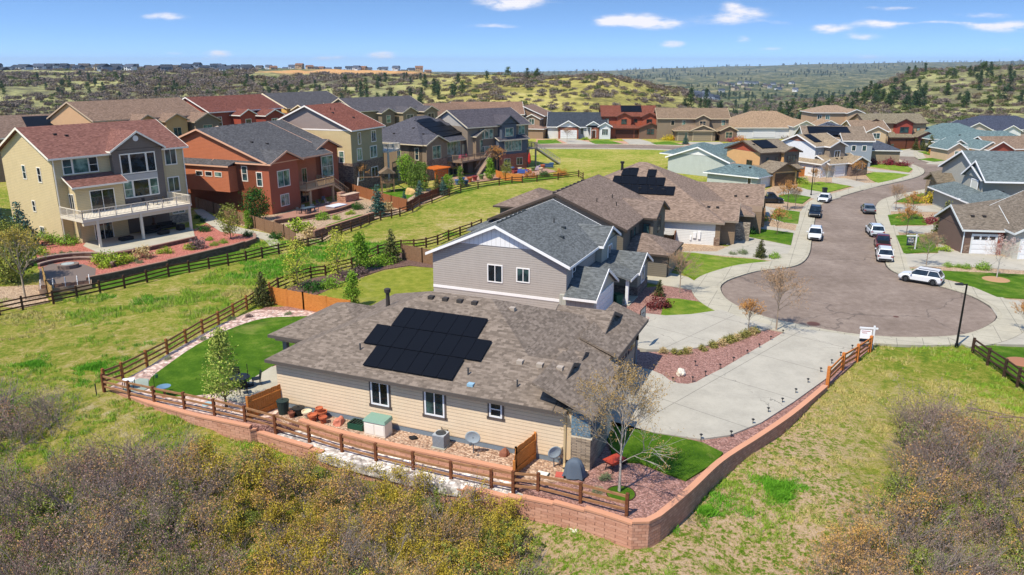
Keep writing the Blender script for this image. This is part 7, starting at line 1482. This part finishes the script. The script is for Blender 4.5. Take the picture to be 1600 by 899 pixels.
# trees and shrubs ---------------------------------------------------
BARK = wood('#5a4a3c', '#7d6b5a', .9, 3); BARKW = wood('#a39a90', '#d8d2c8', .9, 3)
def crown_points(rg, shape, h, w, n, base):
    P = []
    while len(P) < n:
        t = rg.uniform(0, 1)
        if shape == 'cone': rr = w*(1-t)**.75*(.35+.65*min(1, t/.12))
        elif shape == 'round': rr = w*math.sqrt(max(0, 1-(2*t-1)**2))
        elif shape == 'column': rr = w*(1 if t < .7 else (1-t)/.3)*(.6+.4*min(1, t/.1))
        else: rr = w*math.sin(math.pi*min(1, t*.85+.12))**.8
        a = rg.uniform(0, 6.283); q = rg.uniform(.25, 1)**.5*rr; P.append((q*math.cos(a), q*math.sin(a), base+t*(h-base)))
    return np.array(P)
def leafy(seed, h, w, shape, lm, base=.8, ncl=70, nl=34, ls=.1, cs=.28, bark=None, lvl=2):
    rg = np.random.default_rng(seed); segs, tips = [], []
    grow(rg, (0, 0, -.1), (0, 0, 1), h*.78, .022*h, 0, segs, tips, 0, 0, .1, .08, steps=6)
    C = crown_points(rg, shape, h, w, ncl, base)
    for c in C[:34]: z0 = max(base*.7, c[2]-.9*np.hypot(c[0], c[1])-.2); segs.append([0, 0, z0, *c, .012*h*.5, .005])
    P = (C[:, None, :]+rg.normal(size=(ncl, nl, 3))*cs*np.array([1, 1, .8])).reshape(-1, 3)
    V, F = leaf_quads(P, ls, rg); V1, F1 = twig_tubes(segs); return np_mesh('trunk', V1, F1, [bark or BARK]), np_mesh('crown', V, F, [lm])
def spruce(seed, h, w, lm, dens=1.0, base=.25):
    rg = np.random.default_rng(seed); segs = [[0, 0, -.1, 0, 0, h*.97, .02*h, .01]]; P = []
    z = base
    while z < h*.97:
        t = (z-base)/(h-base); r = w*(1-t)**.9+.05; nb = max(4, int(9*(1-t)+4))
        for i in range(nb):
            a = rg.uniform(0, 6.28); rr = r*rg.uniform(.75, 1.1); e = np.array([rr*math.cos(a), rr*math.sin(a), z-.22*rr+.1]); segs.append([0, 0, z, *e, .02, .006])
            k = max(4, int(rr*16*dens)); tt = rg.uniform(.2, 1, k)[:, None]; q = np.array([0, 0, z])*(1-tt)+e*tt+rg.normal(size=(k, 3))*np.array([.1, .1, .05])*(1+rr*.5); P.append(q)
        z += h*.045*rg.uniform(.8, 1.2)
    P = np.concatenate(P); V, F = leaf_quads(P, .13*(h/4)**.5, rg, asp=.5); V1, F1 = twig_tubes(segs); return np_mesh('trunk', V1, F1, [BARK]), np_mesh('crown', V, F, [lm])
def bare(seed, h, lm, bark, nb=5, spread=.7, lvl=3, bud=.035, budn=4, th=.35, tr=.018):
    rg = np.random.default_rng(seed); segs, tips = [], []; th *= h
    segs.append([0, 0, -.1, 0, 0, th*.5, tr*h, tr*h*.85]); segs.append([0, 0, th*.5, 0, 0, th, tr*h*.85, tr*h*.7])
    for k in range(15):
        t = k/14; z = th+t*(h*.86-th)*.75; a = k*2.4+rg.uniform(-.4, .4); sp = spread*(1.25-.75*t); L = h*(.40-.20*t)
        grow(rg, (0, 0, z), (math.sin(sp)*math.cos(a), math.sin(sp)*math.sin(a), math.cos(sp)), L, tr*h*.33, lvl-1, segs, tips, nb, .55, .1, .25, .62)
    segs.append([0, 0, th, 0, 0, h*.9, tr*h*.7, .01]); T = np.array(tips); P = np.repeat(T, budn, 0)+rg.normal(size=(len(T)*budn, 3))*.05*h/5
    V, F = leaf_quads(P, bud, rg); V1, F1 = twig_tubes(segs); return np_mesh('trunk', V1, F1, [bark]), np_mesh('crown', V, F, [lm])
def bush(seed, r, lm, n=900, ls=.07, flat=.8):
    rg = np.random.default_rng(seed); C = rg.normal(size=(26, 3)); C /= np.linalg.norm(C, axis=1)[:, None]; C *= rg.uniform(.45, .85, 26)[:, None]; C[:, 2] = np.abs(C[:, 2])*flat
    P = (C[rg.integers(0, 26, n)]+rg.normal(size=(n, 3))*.17)*r; P[:, 2] = np.maximum(P[:, 2], 0)+.02; V, F = leaf_quads(P, ls, rg); segs = [[0, 0, -.05, *(c*r*.9), .02, .006] for c in C]; V1, F1 = twig_tubes(segs)
    return np_mesh('stems', V1, F1, [BARK]), np_mesh('foliage', V, F, [lm])
LG = leaf('#4f7a18', '#8fae3a'); LD = leaf('#1f4417', '#3f6a26'); LY = leaf('#86942a', '#c3bd4c'); LBG = leaf('#2e4c42', '#5c7f72'); LOL = leaf('#5c6a22', '#98984a'); LOR = leaf('#a8602a', '#cf9448'); LRD = leaf('#5e1f28', '#8c3640'); LPK = leaf('#8a2a48', '#b84c6a')
LYW = leaf('#a89418', '#d8c22c'); LGR = leaf('#74705a', '#a39c7c'); LBUD = leaf('#8a6c34', '#bd9a50'); LBUDG = leaf('#857a30', '#b8a24c'); LBR = leaf('#8f6f50', '#bb9a78'); LPIN = leaf('#b09088', '#d8c2b8'); LDR = leaf('#4a1c1c', '#703030'); LMX = leaf('#2c4a1e', '#7e7a44')
def green_patch():
    r = np.random.default_rng(9); P = []
    for cx_, cy_, w, h, n in ((1215, 762, 30, 12, 260), (1222, 776, 18, 8, 120), (1105, 800, 12, 5, 60), (55, 570, 20, 6, 120), (150, 575, 28, 7, 160), (60, 415, 5, 5, 10)):
        for k in range(n): a = r.uniform(0, 6.28); q = abs(r.normal())*.6*(.7+.4*math.sin(3*a+cx_)+.3*math.sin(5*a)); x, y = GT(cx_+w*q*math.cos(a), cy_+h*q*math.sin(a)) if cy_ > 520 else G(cx_, cy_); P.append((x, y, tz(x, y)-.02))
    gn_scatter('wild_grass', TV, P, np.full(len(P), 2), r.uniform(0, 6, len(P)), r.uniform(.8, 1.4, len(P)), 'bright green grass patches in the bare soil and meadow', 'grass')
green_patch()
def fallen(px, label, seed):
    rg = np.random.default_rng(seed); segs, tips = [], []; p = GT(*px); grow(rg, (0, 0, .12), (1, -.5, .02), 4.2, .06, 2, segs, tips, 3, .6, 0, .25, .5); V, F = twig_tubes(segs); o = put('fallen_branch', np_mesh('fallen_branch', V, F, [TWD]), None, (p[0], p[1], tz(*p))); tag(o, label, 'branch')
fallen((1510, 640), 'dead fallen branch in the grass above the right hand scrub', 3); fallen((1545, 655), 'second dead branch lying toward the right picture edge', 4)
KIND = {
 'pear': lambda: leafy(1, 4.9, 1.25, 'cone', leaf('#5a6e20', '#b4bb5c'), .95, 140, 24, .07, .22), 'leafy': lambda: leafy(2, 4.2, 1.6, 'round', LD, .5, 90, 40, .12, .35), 'bright': lambda: leafy(3, 4.2, 1.3, 'round', LG, .6, 70, 34, .11, .3),
 'wispy': lambda: leafy(4, 4.2, 1.0, 'x', LY, .4, 60, 22, .08, .3), 'cone': lambda: leafy(5, 3.8, .95, 'cone', LG, .3, 70, 36, .1, .22), 'column': lambda: leafy(6, 4.2, .5, 'column', leaf('#4c6a22', '#7f9440'), .15, 60, 36, .1, .2),
 'olive': lambda: leafy(7, 3.6, .9, 'x', LOL, .8, 60, 26, .09, .25), 'bigyellow': lambda: leafy(8, 5.2, 2.0, 'round', LOL, .3, 120, 40, .12, .4),
 'spruce': lambda: spruce(1, 4.2, 1.3, LBG), 'greenspruce': lambda: spruce(2, 3.6, 1.25, LMX, 1.1), 'darkcone': lambda: spruce(3, 3.0, .95, leaf('#33401c', '#5e6230')),
 'birch': lambda: bare(21, 6.4, leaf('#80683a', '#b2935c'), wood('#8f857a', '#c4bbae', .9, 3), 7, .72, 3, .034, 6, .25, .015), 'bare': lambda: bare(12, 4.3, LBR, wood('#857564', '#ab9a86', .9, 3), 6, .65, 3, .035, 4), 'barepink': lambda: bare(13, 3.6, LPIN, BARKW, 4, .7, 3, .04, 4), 'bareorange': lambda: bare(14, 3.0, leaf('#a5703c', '#c99a5c'), BARK, 5, .55, 3, .045, 4),
 'bareyellow': lambda: bare(15, 5.2, LBUDG, wood('#8d7c68', '#b3a28c', .9, 3), 4, .6, 3, .06, 6),
 'bush': lambda: bush(1, 1.0, LG), 'darkbush': lambda: bush(2, 1.0, LD), 'yellowbush': lambda: bush(3, 1.0, LYW), 'limebush': lambda: bush(4, 1.0, leaf('#6a8a1c', '#a8b83c')), 'redbush': lambda: bush(5, 1.0, LDR), 'pinkbush': lambda: bush(6, 1.0, LPK), 'purplebush': lambda: bush(7, 1.0, LRD),
 'orangebush': lambda: bush(8, 1.0, LOR), 'ornamental': lambda: bush(12, 1.0, leaf('#6a6a2c', '#9c9450'), 700, .09, 1.1), 'drygrass': lambda: bush(9, 1.0, leaf('#a08a58', '#cdb684'), 700, .09, 1.2), 'purplegrass': lambda: bush(10, 1.0, leaf('#5e4c4a', '#85706c'), 700, .08), 'greygreen': lambda: bush(11, 1.0, leaf('#5a6a48', '#8a946c'))}
PROTO = {}
HB = {'pear': 4.9, 'leafy': 4.2, 'bright': 4.2, 'wispy': 4.2, 'cone': 3.8, 'column': 4.2, 'olive': 3.6, 'bigyellow': 5.2, 'spruce': 4.2, 'greenspruce': 3.6, 'darkcone': 3.0, 'birch': 6.4, 'bare': 4.3, 'barepink': 3.6, 'bareorange': 3.0, 'bareyellow': 5.2}
def plant(kind, px, size, label, z=.03, group=None, name=None):
    tree = kind in HB
    if kind not in PROTO: PROTO[kind] = KIND[kind]()
    a, b = PROTO[kind]; t = thing(name or ('tree' if tree else 'shrub'), label, 'tree' if tree else 'shrub', (*G(px[0], px[1], z), z), rnd.uniform(0, 6.28), group)
    s = size/HB[kind] if tree else size; t.scale = (s, s, s*rnd.uniform(.95, 1.05)); put('trunk' if tree else 'stems', a, t); put('crown' if tree else 'foliage', b, t); return t
for k, p, s, l in [
 ('birch', (968,769), 6.5, 'pale barked budding tree in a small grass ring at the ranch house front corner'), ('pear', (354,637), 5.0, 'conical flowering tree beside the cedar gate in the ranch back yard'), ('darkcone', (411,477), 2.9, 'small dark conical tree at the far corner of the ranch back yard'),
 ('spruce', (38,388), 5.6, 'tall blue spruce at the left corner of the large tan house'), ('spruce', (4,372), 4.5, 'dark spruce cut by the left edge behind the leafy tree'), ('bigyellow', (18,440), 5.6, 'broad yellow green tree at the far left edge'), ('bareyellow', (40,468), 6.2, 'bare pale trunked tree in front of the yellow green tree at far left'),
 ('bush', (72,374), 1.3, 'leftmost round green shrub by the tan house side wall'), ('bush', (87,379), 1.25, 'middle round green shrub by the tan house side wall'), ('bush', (106,382), 1.4, 'rightmost round green shrub by the tan house side wall'), ('limebush', (62,398), 1.2, 'green shrub by the timber steps'),
 ('limebush', (160,412), 1.5, 'left yellow green shrub of the hedge beside the fire pit'), ('limebush', (178,415), 1.6, 'middle yellow green shrub of the hedge beside the fire pit'), ('limebush', (194,411), 1.3, 'right yellow green shrub of the hedge beside the fire pit'),
 ('drygrass', (222,404), 1.3, 'wide brown groundcover mound on the red gravel'), ('limebush', (259,396), 1.0, 'golden green shrub on the red gravel below the balcony'), ('limebush', (296,390), .9, 'yellow shrub beside the grey mound on red gravel'), ('purplegrass', (308,388), 1.4, 'flat grey groundcover mound on the red gravel'),
 ('bush', (327,376), .6, 'small green shrub at the top of the red gravel bed'), ('bush', (335,384), .6, 'lowest of three small green shrubs on the red gravel'), ('bush', (350,380), .65, 'right one of three small green shrubs on the red gravel'), ('darkbush', (320,362), 1.0, 'dark flat juniper near the right balcony post'), ('darkbush', (389,369), .9, 'dark low shrub at the end of the curved path'), ('darkbush', (309,341), .6, 'dark small shrub at the top of the side path'), ('darkbush', (318,346), .6, 'second dark small shrub beside the side path'),
 ('olive', (361,374), 4.2, 'slim olive tree between the curved path and the red gravel'), ('cone', (388,357), 2.4, 'small conical tree against the weathered board fence'), ('leafy', (402,345), 4.0, 'broad dark green tree at the near corner of the orange house'),
 ('limebush', (468,362), 2.0, 'large yellow green bush below the brick patio'), ('drygrass', (486,370), 1.3, 'straw coloured grass clump right of the large yellow bush'), ('bush', (503,343), 1.2, 'round green shrub below the brick patio steps'), ('darkbush', (432,373), 1.1, 'dark green shrub by the path and weathered fence'), ('darkbush', (560,327), 1.3, 'dark green shrub beside the outdoor kitchen'), ('limebush', (525,343), .8, 'small lime shrub on the patio terrace'), ('limebush', (548,335), .8, 'another lime shrub on the patio terrace'), ('drygrass', (470,385), 1.0, 'dry grass clump at the dark fence below the orange house'),
 ('spruce', (591,337), 4.4, 'blue green spruce beside the dark fence'), ('greygreen', (600,326), 1.2, 'grey green shrub behind the spruce'), ('drygrass', (605,330), 1.2, 'straw coloured clump right of the spruce'), ('bright', (635,287), 4.6, 'bright green tree behind the column of evergreens'),
 ('column', (643,294), 4.0, 'first columnar evergreen left of the pergola'), ('column', (650,299), 4.3, 'second columnar evergreen left of the pergola'), ('column', (656,296), 4.5, 'third columnar evergreen left of the pergola'), ('column', (663,299), 4.6, 'tallest columnar evergreen close to the pergola'), ('spruce', (656,313), 3.2, 'short blue spruce below the columnar evergreens'), ('spruce', (632,320), 2.0, 'small grey spruce at the dark fence'),
 ('greenspruce', (683,304), 3.0, 'dark green conifer in front of the pergola'), ('spruce', (692,305), 2.8, 'blue grey conifer in front of the pergola'), ('bright', (700,303), 3.0, 'round green tree right of the pergola'), ('column', (720,292), 3.4, 'slim evergreen in front of the taupe house stair'), ('cone', (766,281), 3.8, 'bright conical tree beside the taupe house'), ('olive', (792,281), 3.2, 'grey green tree at the brick base house'), ('bareorange', (563,297), 4.0, 'bare brown tree in front of the stone base'), ('bareorange', (776,268), 4.6, 'bare brownish tree before the three storey slate house'),
 ('darkbush', (850,276), 1.3, 'dark green shrub on the small lawn at the strip end'), ('orangebush', (828,277), 1.4, 'reddish brown shrub on the small lawn at the strip end'), ('orangebush', (876,275), 1.6, 'rust coloured shrubs at the end of the dark fence'),
 ('wispy', (466,449), 4.6, 'wispy bright young tree at the dark fence behind the cedar fence'), ('wispy', (529,431), 4.4, 'second wispy young tree at the dark fence'), ('cone', (565,423), 4.0, 'narrow bright green tree between the wispy trees and the evergreen'), ('greenspruce', (612,409), 3.4, 'broad evergreen near the weathered board fence'), ('bush', (587,415), 1.3, 'left low green shrub before the broad evergreen'), ('bush', (601,412), 1.4, 'right low green shrub before the broad evergreen'), ('darkbush', (489,454), 1.2, 'left clipped round shrub in the mulch bed'), ('bush', (514,449), 1.2, 'right clipped round shrub in the mulch bed'), ('purplegrass', (545,436), 1.2, 'left purple grey mound in the mulch bed'), ('purplegrass', (560,430), 1.1, 'right purple grey mound in the mulch bed'), ('cone', (552,480), 3.0, 'small conical tree peeking over the ranch roof'), ('spruce', (688,458), 2.2, 'small evergreen against the corner of the grey sided house'),
 ('bare', (1062,458), 3.7, 'wide bare tree between the footpath and the turning circle'), ('bare', (1213,517), 4.6, 'tall bare tree at the tip of the gravel island by the asphalt'), ('bareorange', (1169,520), 2.5, 'small bare tree on the gravel island edge'), ('redbush', (1028,480), 1.25, 'dark red shrub by the porch of the grey sided house'), ('darkcone', (1030,463), 1.6, 'tiny dark conifer behind the dark red shrub'),
 ('limebush', (1012,399), 1.2, 'left lime shrub before the reddish board fence'), ('limebush', (1034,405), 1.3, 'right lime shrub before the reddish board fence'), ('darkcone', (1188,403), 2.1, 'little spiky conifer beside the left kerb'), ('greygreen', (1160,397), .7, 'low shrub left of the little spiky conifer'), ('bush', (1209,404), .8, 'low green shrub right of the little spiky conifer'), ('greygreen', (1145,398), .5, 'small grey shrub at the drive edge'), ('limebush', (1182,344), 1.5, 'olive shrub in front of the brown roofed ranch entry'), ('darkbush', (1170,366), 1.3, 'flat dark green juniper by the ranch driveway'),
 ('barepink', (1557,436), 4.0, 'whitish bare tree in a bark ring on the right lawn'), ('bare', (1447,416), 3.3, 'thin bare tree beside the hanging blue sign'), ('bareorange', (1416,367), 3.2, 'small orange budding tree on the strip lawn'), ('bareorange', (1424,345), 3.4, 'orange budding tree above the middle right lawn'), ('bare', (1399,329), 3.6, 'thin bare street tree by the upper right lawn'),
 ('bareorange', (1230,328), 3.8, 'tall orange budding tree near the black pickup'), ('bare', (1242,326), 2.8, 'thin bare tree right of the orange budding tree'), ('bareorange', (1214,368), 3.0, 'yellow orange budding tree on the left kerb lawn'), ('greenspruce', (1474,371), 4.2, 'yellowish green conifer beside the right hand drive'), ('greygreen', (1468,380), 1.1, 'round grey green shrub at the lawn edge below the conifer'), ('limebush', (1475,393), .9, 'brownish shrub below the conifer'), ('purplebush', (1458,350), 1.4, 'plum coloured shrub left of the conifer'), ('yellowbush', (1452,317), 1.9, 'bright yellow bush on the upper right lawn'),
 ('bareorange', (1272,290), 2.6, 'orange budding tree beside the white two storey house drive'), ('bare', (1290,288), 3.0, 'bare tree in front of the white garage door'), ('bareorange', (1338,283), 3.2, 'orange budding tree right of the white garage'), ('limebush', (1252,288), 1.5, 'lime shrub at the small orange fence'), ('purplebush', (1364,257), 1.9, 'left plum red bush by the road bend'), ('purplebush', (1386,258), 1.9, 'middle plum red bush by the road bend'), ('purplebush', (1411,260), 1.6, 'right plum red bush by the road bend'), ('spruce', (1391,252), 3.6, 'small spruce among the plum red bushes'), ('limebush', (1381,248), 1.6, 'lime bush behind the plum red bushes'), ('yellowbush', (1385,228), 1.9, 'yellow bush at the corner of the tan house with red gables'),
 ('darkcone', (1430,235), 2.8, 'first small conifer before the red gabled entry'), ('darkcone', (1441,236), 2.8, 'second small conifer before the red gabled entry'), ('greenspruce', (1453,236), 3.8, 'taller conifer before the red gabled entry'), ('orangebush', (1464,241), 2.2, 'orange leaved tree like bush at the road bend lawn'), ('orangebush', (1485,246), 2.3, 'wide orange bush near the teal roofed houses'), ('bareorange', (1512,262), 3.2, 'small orange budding tree before the teal roofed gables'),
 ('pinkbush', (1143,221), 2.0, 'crimson bush at the right of the taupe house garage'), ('orangebush', (1155,222), 2.0, 'orange bush beside the crimson bush'), ('spruce', (1071,226), 3.0, 'small spruce before the triple garage'), ('yellowbush', (1044,219), 1.9, 'yellow shrub between the two far garages'), ('orangebush', (1057,219), 1.7, 'tan shrub left of the small spruce'), ('limebush', (915,219), 1.2, 'low green shrub in front of the white cottage'), ('bare', (886,222), 3.4, 'small bare tree before the brick garage'), ('limebush', (862,214), 1.8, 'olive bush at the left of the white cottage'),
 ('bareorange', (1600,520), 2.4, 'small reddish tree cut by the right picture edge'), ('greygreen', (945,748), .38, 'low grey green plant near the wheelbarrow'), ('greygreen', (935,769), .34, 'low grey green plant behind the near fence'), ('bush', (1509,420), .6, 'left small shrub along the garage drive on the right'), ('bush', (1482,417), .6, 'small shrub at the corner of the right lawn'), ('bush', (1535,421), .9, 'flat green juniper along the garage drive'), ('bush', (1496,418), .5, 'middle small shrub along the garage drive on the right'), ('greygreen', (362,500), .4, 'small plant in the pink stones beside the ranch lawn'), ('greygreen', (318,531), .35, 'small plant between rail fence and ranch lawn'), ('purplegrass', (390,496), .4, 'purple plant in the pink stones'), ('greygreen', (450,492), .4, 'tiny green plant in the pink stones by the cedar fence'), ('greygreen', (262,562), .35, 'small plant low in the stone strip by the rail fence')]:
    plant(k, p, s, l)
for i, (x, y) in enumerate([(1037,552),(1056,553),(1069,552),(1076,551),(1098,547),(1114,542),(1127,539),(1136,535),(1144,532),(1150,531),(1158,528),(1165,525),(1174,522),(1180,520)]):
    plant('ornamental' if i % 3 else 'drygrass', (x, y), .42 if i < 5 else .48, 'ornamental grass clump along the curved edge of the gravel island', .05, 'grass clumps edging the gravel island', 'ornamental_grass')
for i, (x, y) in enumerate([(66,406),(74,402),(84,400),(98,397),(109,397),(119,397),(130,398),(210,408),(218,411)]): plant('greygreen', (x, y), .45, 'tiny tufted plant along the upper edge of the fire pit terrace', .05, 'tufted plants by the fire pit terrace')
t = thing('tree_ring', 'round grassy edging ring at the foot of the pale barked tree', 'edging', (*G(970, 772, .03), .03)); MB().lathe([(.72, 0), (.72, .05), (.68, .05), (.68, .03)], n=28).build('edging', plain('#4a3428', .8), t); MB().lathe([(.67, .0), (.67, .035), (.02, .05)], n=28).build('turf', LAWN, t)
t = thing('tree_ring', 'bark mulch ring on the right lawn round the whitish bare tree', 'edging', (*G(1556, 437, .12), .125)); MB().lathe([(1.2, 0), (1.1, .04), (.02, .07)], n=28).build('mulch', plain('#a88460', .95), t)
t = thing('tree_ring', 'bark mulch ring at the right picture edge behind the dark fence', 'edging', (*G(1597, 566, .12), .125)); MB().lathe([(1.0, 0), (.9, .04), (.02, .07)], n=28).build('mulch', plain('#9a6a50', .95), t)

# ------------------------------------------------------------------ hillside scrub and pines, far houses
def pine_mesh(seed, h, w, mat):
    rg = np.random.default_rng(seed); segs = [[0, 0, -.5, 0, 0, h*.95, .03*h, .03]]; C = []
    for k in range(34):
        t = rg.uniform(.12, 1); r = w*(1.05-t)**.7*rg.uniform(.3, 1); a = rg.uniform(0, 6.28); C.append((r*math.cos(a), r*math.sin(a), t*h))
    C = np.array(C); P = (C[:, None]+rg.normal(size=(len(C), 16, 3))*np.array([.55, .55, .35])*w/2).reshape(-1, 3); V, F = leaf_quads(P, .36, rg); V1, F1 = twig_tubes(segs); V, F, I = join((V1, F1, 0), (V, F, 1)); return np_mesh('pine_tree', V, F, [BARK, mat], I)
PM = leaf('#24382a', '#485e3c'); PM2 = leaf('#2a3c22', '#566a34')
PV = [pine_mesh(1, 8, 2.0, PM), pine_mesh(2, 7, 2.3, PM), pine_mesh(3, 9, 2.0, PM), pine_mesh(4, 6.5, 2.6, PM2)]
r = random.Random(11); spots = []
def near_house(p): return False
for poly, n in (([(60,122),(480,124),(480,150),(300,158),(60,150)], 46), ([(560,124),(720,120),(730,150),(640,172),(560,160)], 40), ([(400,130),(560,128),(560,160),(400,165)], 14), ([(1055,150),(1110,150),(1210,158),(1230,190),(1160,190),(1070,172)], 42), ([(1200,165),(1330,172),(1350,200),(1230,205)], 26),
                ([(1240,150),(1330,140),(1450,140),(1440,172),(1340,172),(1260,168)], 62), ([(1330,112),(1600,106),(1600,130),(1400,132)], 34), ([(1400,135),(1600,130),(1600,180),(1420,178)], 20), ([(720,108),(860,112),(860,125),(720,125)], 12), ([(0,128),(60,128),(60,160),(0,160)], 4)):
    xs = [p[0] for p in poly]; ys = [p[1] for p in poly]; k = 0
    while k < n:
        x, y = r.uniform(min(xs), max(xs)), r.uniform(min(ys), max(ys))
        if inpoly(x, y, poly): spots.append(GT(x, y)); k += 1
spots.sort(key=lambda p: p[1])
for i, (x, y) in enumerate(spots[:300]):
    me = PV[r.randrange(4)]; o = put('pine_tree', me, None, (x, y, tz(x, y)-.3), r.uniform(0, 6)); s = r.uniform(.6, 1.1)*(1 if y < 700 else 1.2)*(.85 if x/y < -.08 else 1); o.scale = (s, s, s)
    u = x/y; lab = 'dark pine on the scrubby hillside behind the left rows of houses' if u < -.08 else ('dark pine on the hillside behind the far row of houses' if u < .2 else 'dark pine on the wooded hill at the right'); tag(o, lab, 'tree', 'pines on the hillsides')
    if i == 0: pass
# scattered scrub on the hills: nobody could count it
def hill_bush(seed, mat, flat=.5):
    rg = np.random.default_rng(seed); C = rg.uniform(-1, 1, (16, 3))*np.array([1.5, 1.5, .5])+np.array([0, 0, .6]); P = (C[:, None]+rg.normal(size=(16, 14, 3))*np.array([.45, .45, .3])).reshape(-1, 3); P[:, 2] = np.abs(P[:, 2]); V, F = leaf_quads(P, .3, rg); return np_mesh('hill_bush', V, F, [mat])
HBV = [hill_bush(1, leaf('#5a4e44', '#85786a')), hill_bush(2, leaf('#5e5440', '#8d7f62')), hill_bush(3, leaf('#3f4b2a', '#6f7a44')), hill_bush(4, leaf('#665a56', '#8f8378')), PV[0], PV[3]]
rg = np.random.default_rng(21); n = 30000; U = rg.uniform(-.85, .85, n); Y = 218*np.exp(rg.uniform(size=n)**.9*math.log(1700/218)); X = U*Y
dn = fbm(X, Y, .012, 5)+.55*fbm(X, Y, .05, 9)+np.where(U > .3, .25, 0)+np.where((Y < 330), .25, 0)+0; keep = ((dn > np.where(U < -.16, -.02, np.where((U < .2) & (rg.uniform(size=n) < .35), -.15, .10))) | (rg.uniform(size=n) < .06)) & ~((Y > 900) & (U > -.32) & (U < -.08)); X, Y, U, dn = X[keep], Y[keep], U[keep], dn[keep]; Z = terrain_z(X, Y)
va = rg.choice([0, 1, 2, 3, 0, 3, 1], size=len(X)); va = np.where((U > .28) & (rg.uniform(size=len(X)) < .22), 2, va); s = rg.uniform(.6, 1.5, len(X))*np.clip(Y/450, .8, 2.0)
gn_scatter('hillside_scrub', HBV[:4], np.stack([X, Y, Z-.2], 1), va, rg.uniform(0, 6, len(X)), s, 'grey brown oak scrub in drifts over the hills behind the houses', 'scrub')
# farther woods reading as one mass
n = 4200; Y = 1500*np.exp(rg.uniform(size=n)*math.log(9500/1500)); U = rg.uniform(-.02, .85, n); X = U*Y; dn = fbm(X, Y, .002, 15)+.5*fbm(X, Y, .008, 19); keep = dn > .22; X, Y = X[keep], Y[keep]
gn_scatter('distant_wood', PV[:2], np.stack([X, Y, terrain_z(X, Y)-1], 1), rg.integers(0, 2, len(X)), rg.uniform(0, 6, len(X)), 1.0+Y/4200, 'dark woods on the far blue ridges', 'wood')
def far_house_mesh(seed, wallc, roofc):
    r = random.Random(seed); mb = MB(); w, d, h = r.uniform(10, 14), r.uniform(9, 12), r.uniform(5, 6.2); mb.box(-w/2, w/2, -d/2, d/2, -4, h); mb.box(w/2-5, w/2-.5, -d/2-2, -d/2, -4, 3.2); nb = len(mb.f)
    mb.prism([(-w/2-.5, -d/2-.5, h-.05), (-w/2-.5, d/2+.5, h-.05), (-w/2-.5, 0, h+3)], [(w/2+.5, -d/2-.5, h-.05), (w/2+.5, d/2+.5, h-.05), (w/2+.5, 0, h+3)]); mb.prism([(w/2-5.3, -d/2-2.4, 3.2), (w/2-.2, -d/2-2.4, 3.2), (w/2-2.7, -d/2-2.4, 5)], [(w/2-5.3, 0, 3.2), (w/2-.2, 0, 3.2), (w/2-2.7, 0, 5)])
    nr = len(mb.f)
    for x in (-w*.32, -w*.05, w*.28):
        mb.box(x-.8, x+.8, -d/2-.06, -d/2+.05, h-2.2, h-.7)
        if x < w*.2: mb.box(x-.7, x+.7, -d/2-.06, -d/2+.05, .9, 2.3)
    me = mb.mesh('distant_house'); me.materials.append(plain(wallc, .8)); me.materials.append(plain(roofc, .9)); me.materials.append(GLASSD); me.polygons.foreach_set('material_index', np.array([0]*nb+[1]*(nr-nb)+[2]*(len(mb.f)-nr), np.int32)); return me
FH = [far_house_mesh(i, a, b) for i, (a, b) in enumerate([('#c9ccd0', '#39414d'), ('#8e97a3', '#2e3642'), ('#b8a88e', '#4a4440'), ('#dcdcdc', '#4b5260'), ('#70798a', '#30363f'), ('#c2a27c', '#7b5a44')])]
r = random.Random(5)
def fhouse(px, Y, k, lab, grp):
    x = (px-CX)/FPX*Y*1.0*(1/.9606)*.96; z = tz(x, Y); o = put('distant_house', FH[k], None, (x, Y, z), r.uniform(-.6, .6)); o.scale = (1.25,)*3; tag(o, lab, 'house', grp)
for i in range(64): fhouse(-10+i*6.6+r.uniform(-3, 3), r.uniform(1050, 1750), r.choice([0, 1, 2, 3, 4, 1, 4]), 'distant pale walled house with dark roof on the left skyline', 'houses on the left skyline')
for i in range(22): fhouse(420+i*12+r.uniform(-4, 4), r.uniform(1650, 2100), r.choice([0, 2, 3, 5]), 'small distant house behind the bare earth mesa', 'houses behind the bare mesa')
for i in range(26): fhouse(r.uniform(1045, 1120), r.uniform(1250, 1900), r.choice([0, 1, 3, 4]), 'tiny house in the valley beyond the central hill', 'houses in the valley')
for i in range(26): fhouse(r.uniform(1110, 1230), r.uniform(2200, 3300), r.choice([0, 2, 3]), 'tiny house in the far valley town', 'houses in the far valley town')
# ------------------------------------------------------------------ air between here and the far ridges
def haze():
    m = bpy.data.materials.new('haze'); m.use_nodes = True; nt = m.node_tree; nt.nodes.clear(); out = nt.nodes.new('ShaderNodeOutputMaterial'); v = nt.nodes.new('ShaderNodeVolumePrincipled')
    v.inputs['Color'].default_value = (.7, .83, 1, 1); v.inputs['Density'].default_value = HAZE; v.inputs['Anisotropy'].default_value = .2; nt.links.new(v.outputs[0], out.inputs['Volume'])
    o = MB().box(-21500, 21500, -70, 17200, -230, 130).build('haze', m); o['kind'] = 'stuff'; o['label'] = 'thin blue haze in the distance'
HAZE = 5.5e-5
haze()
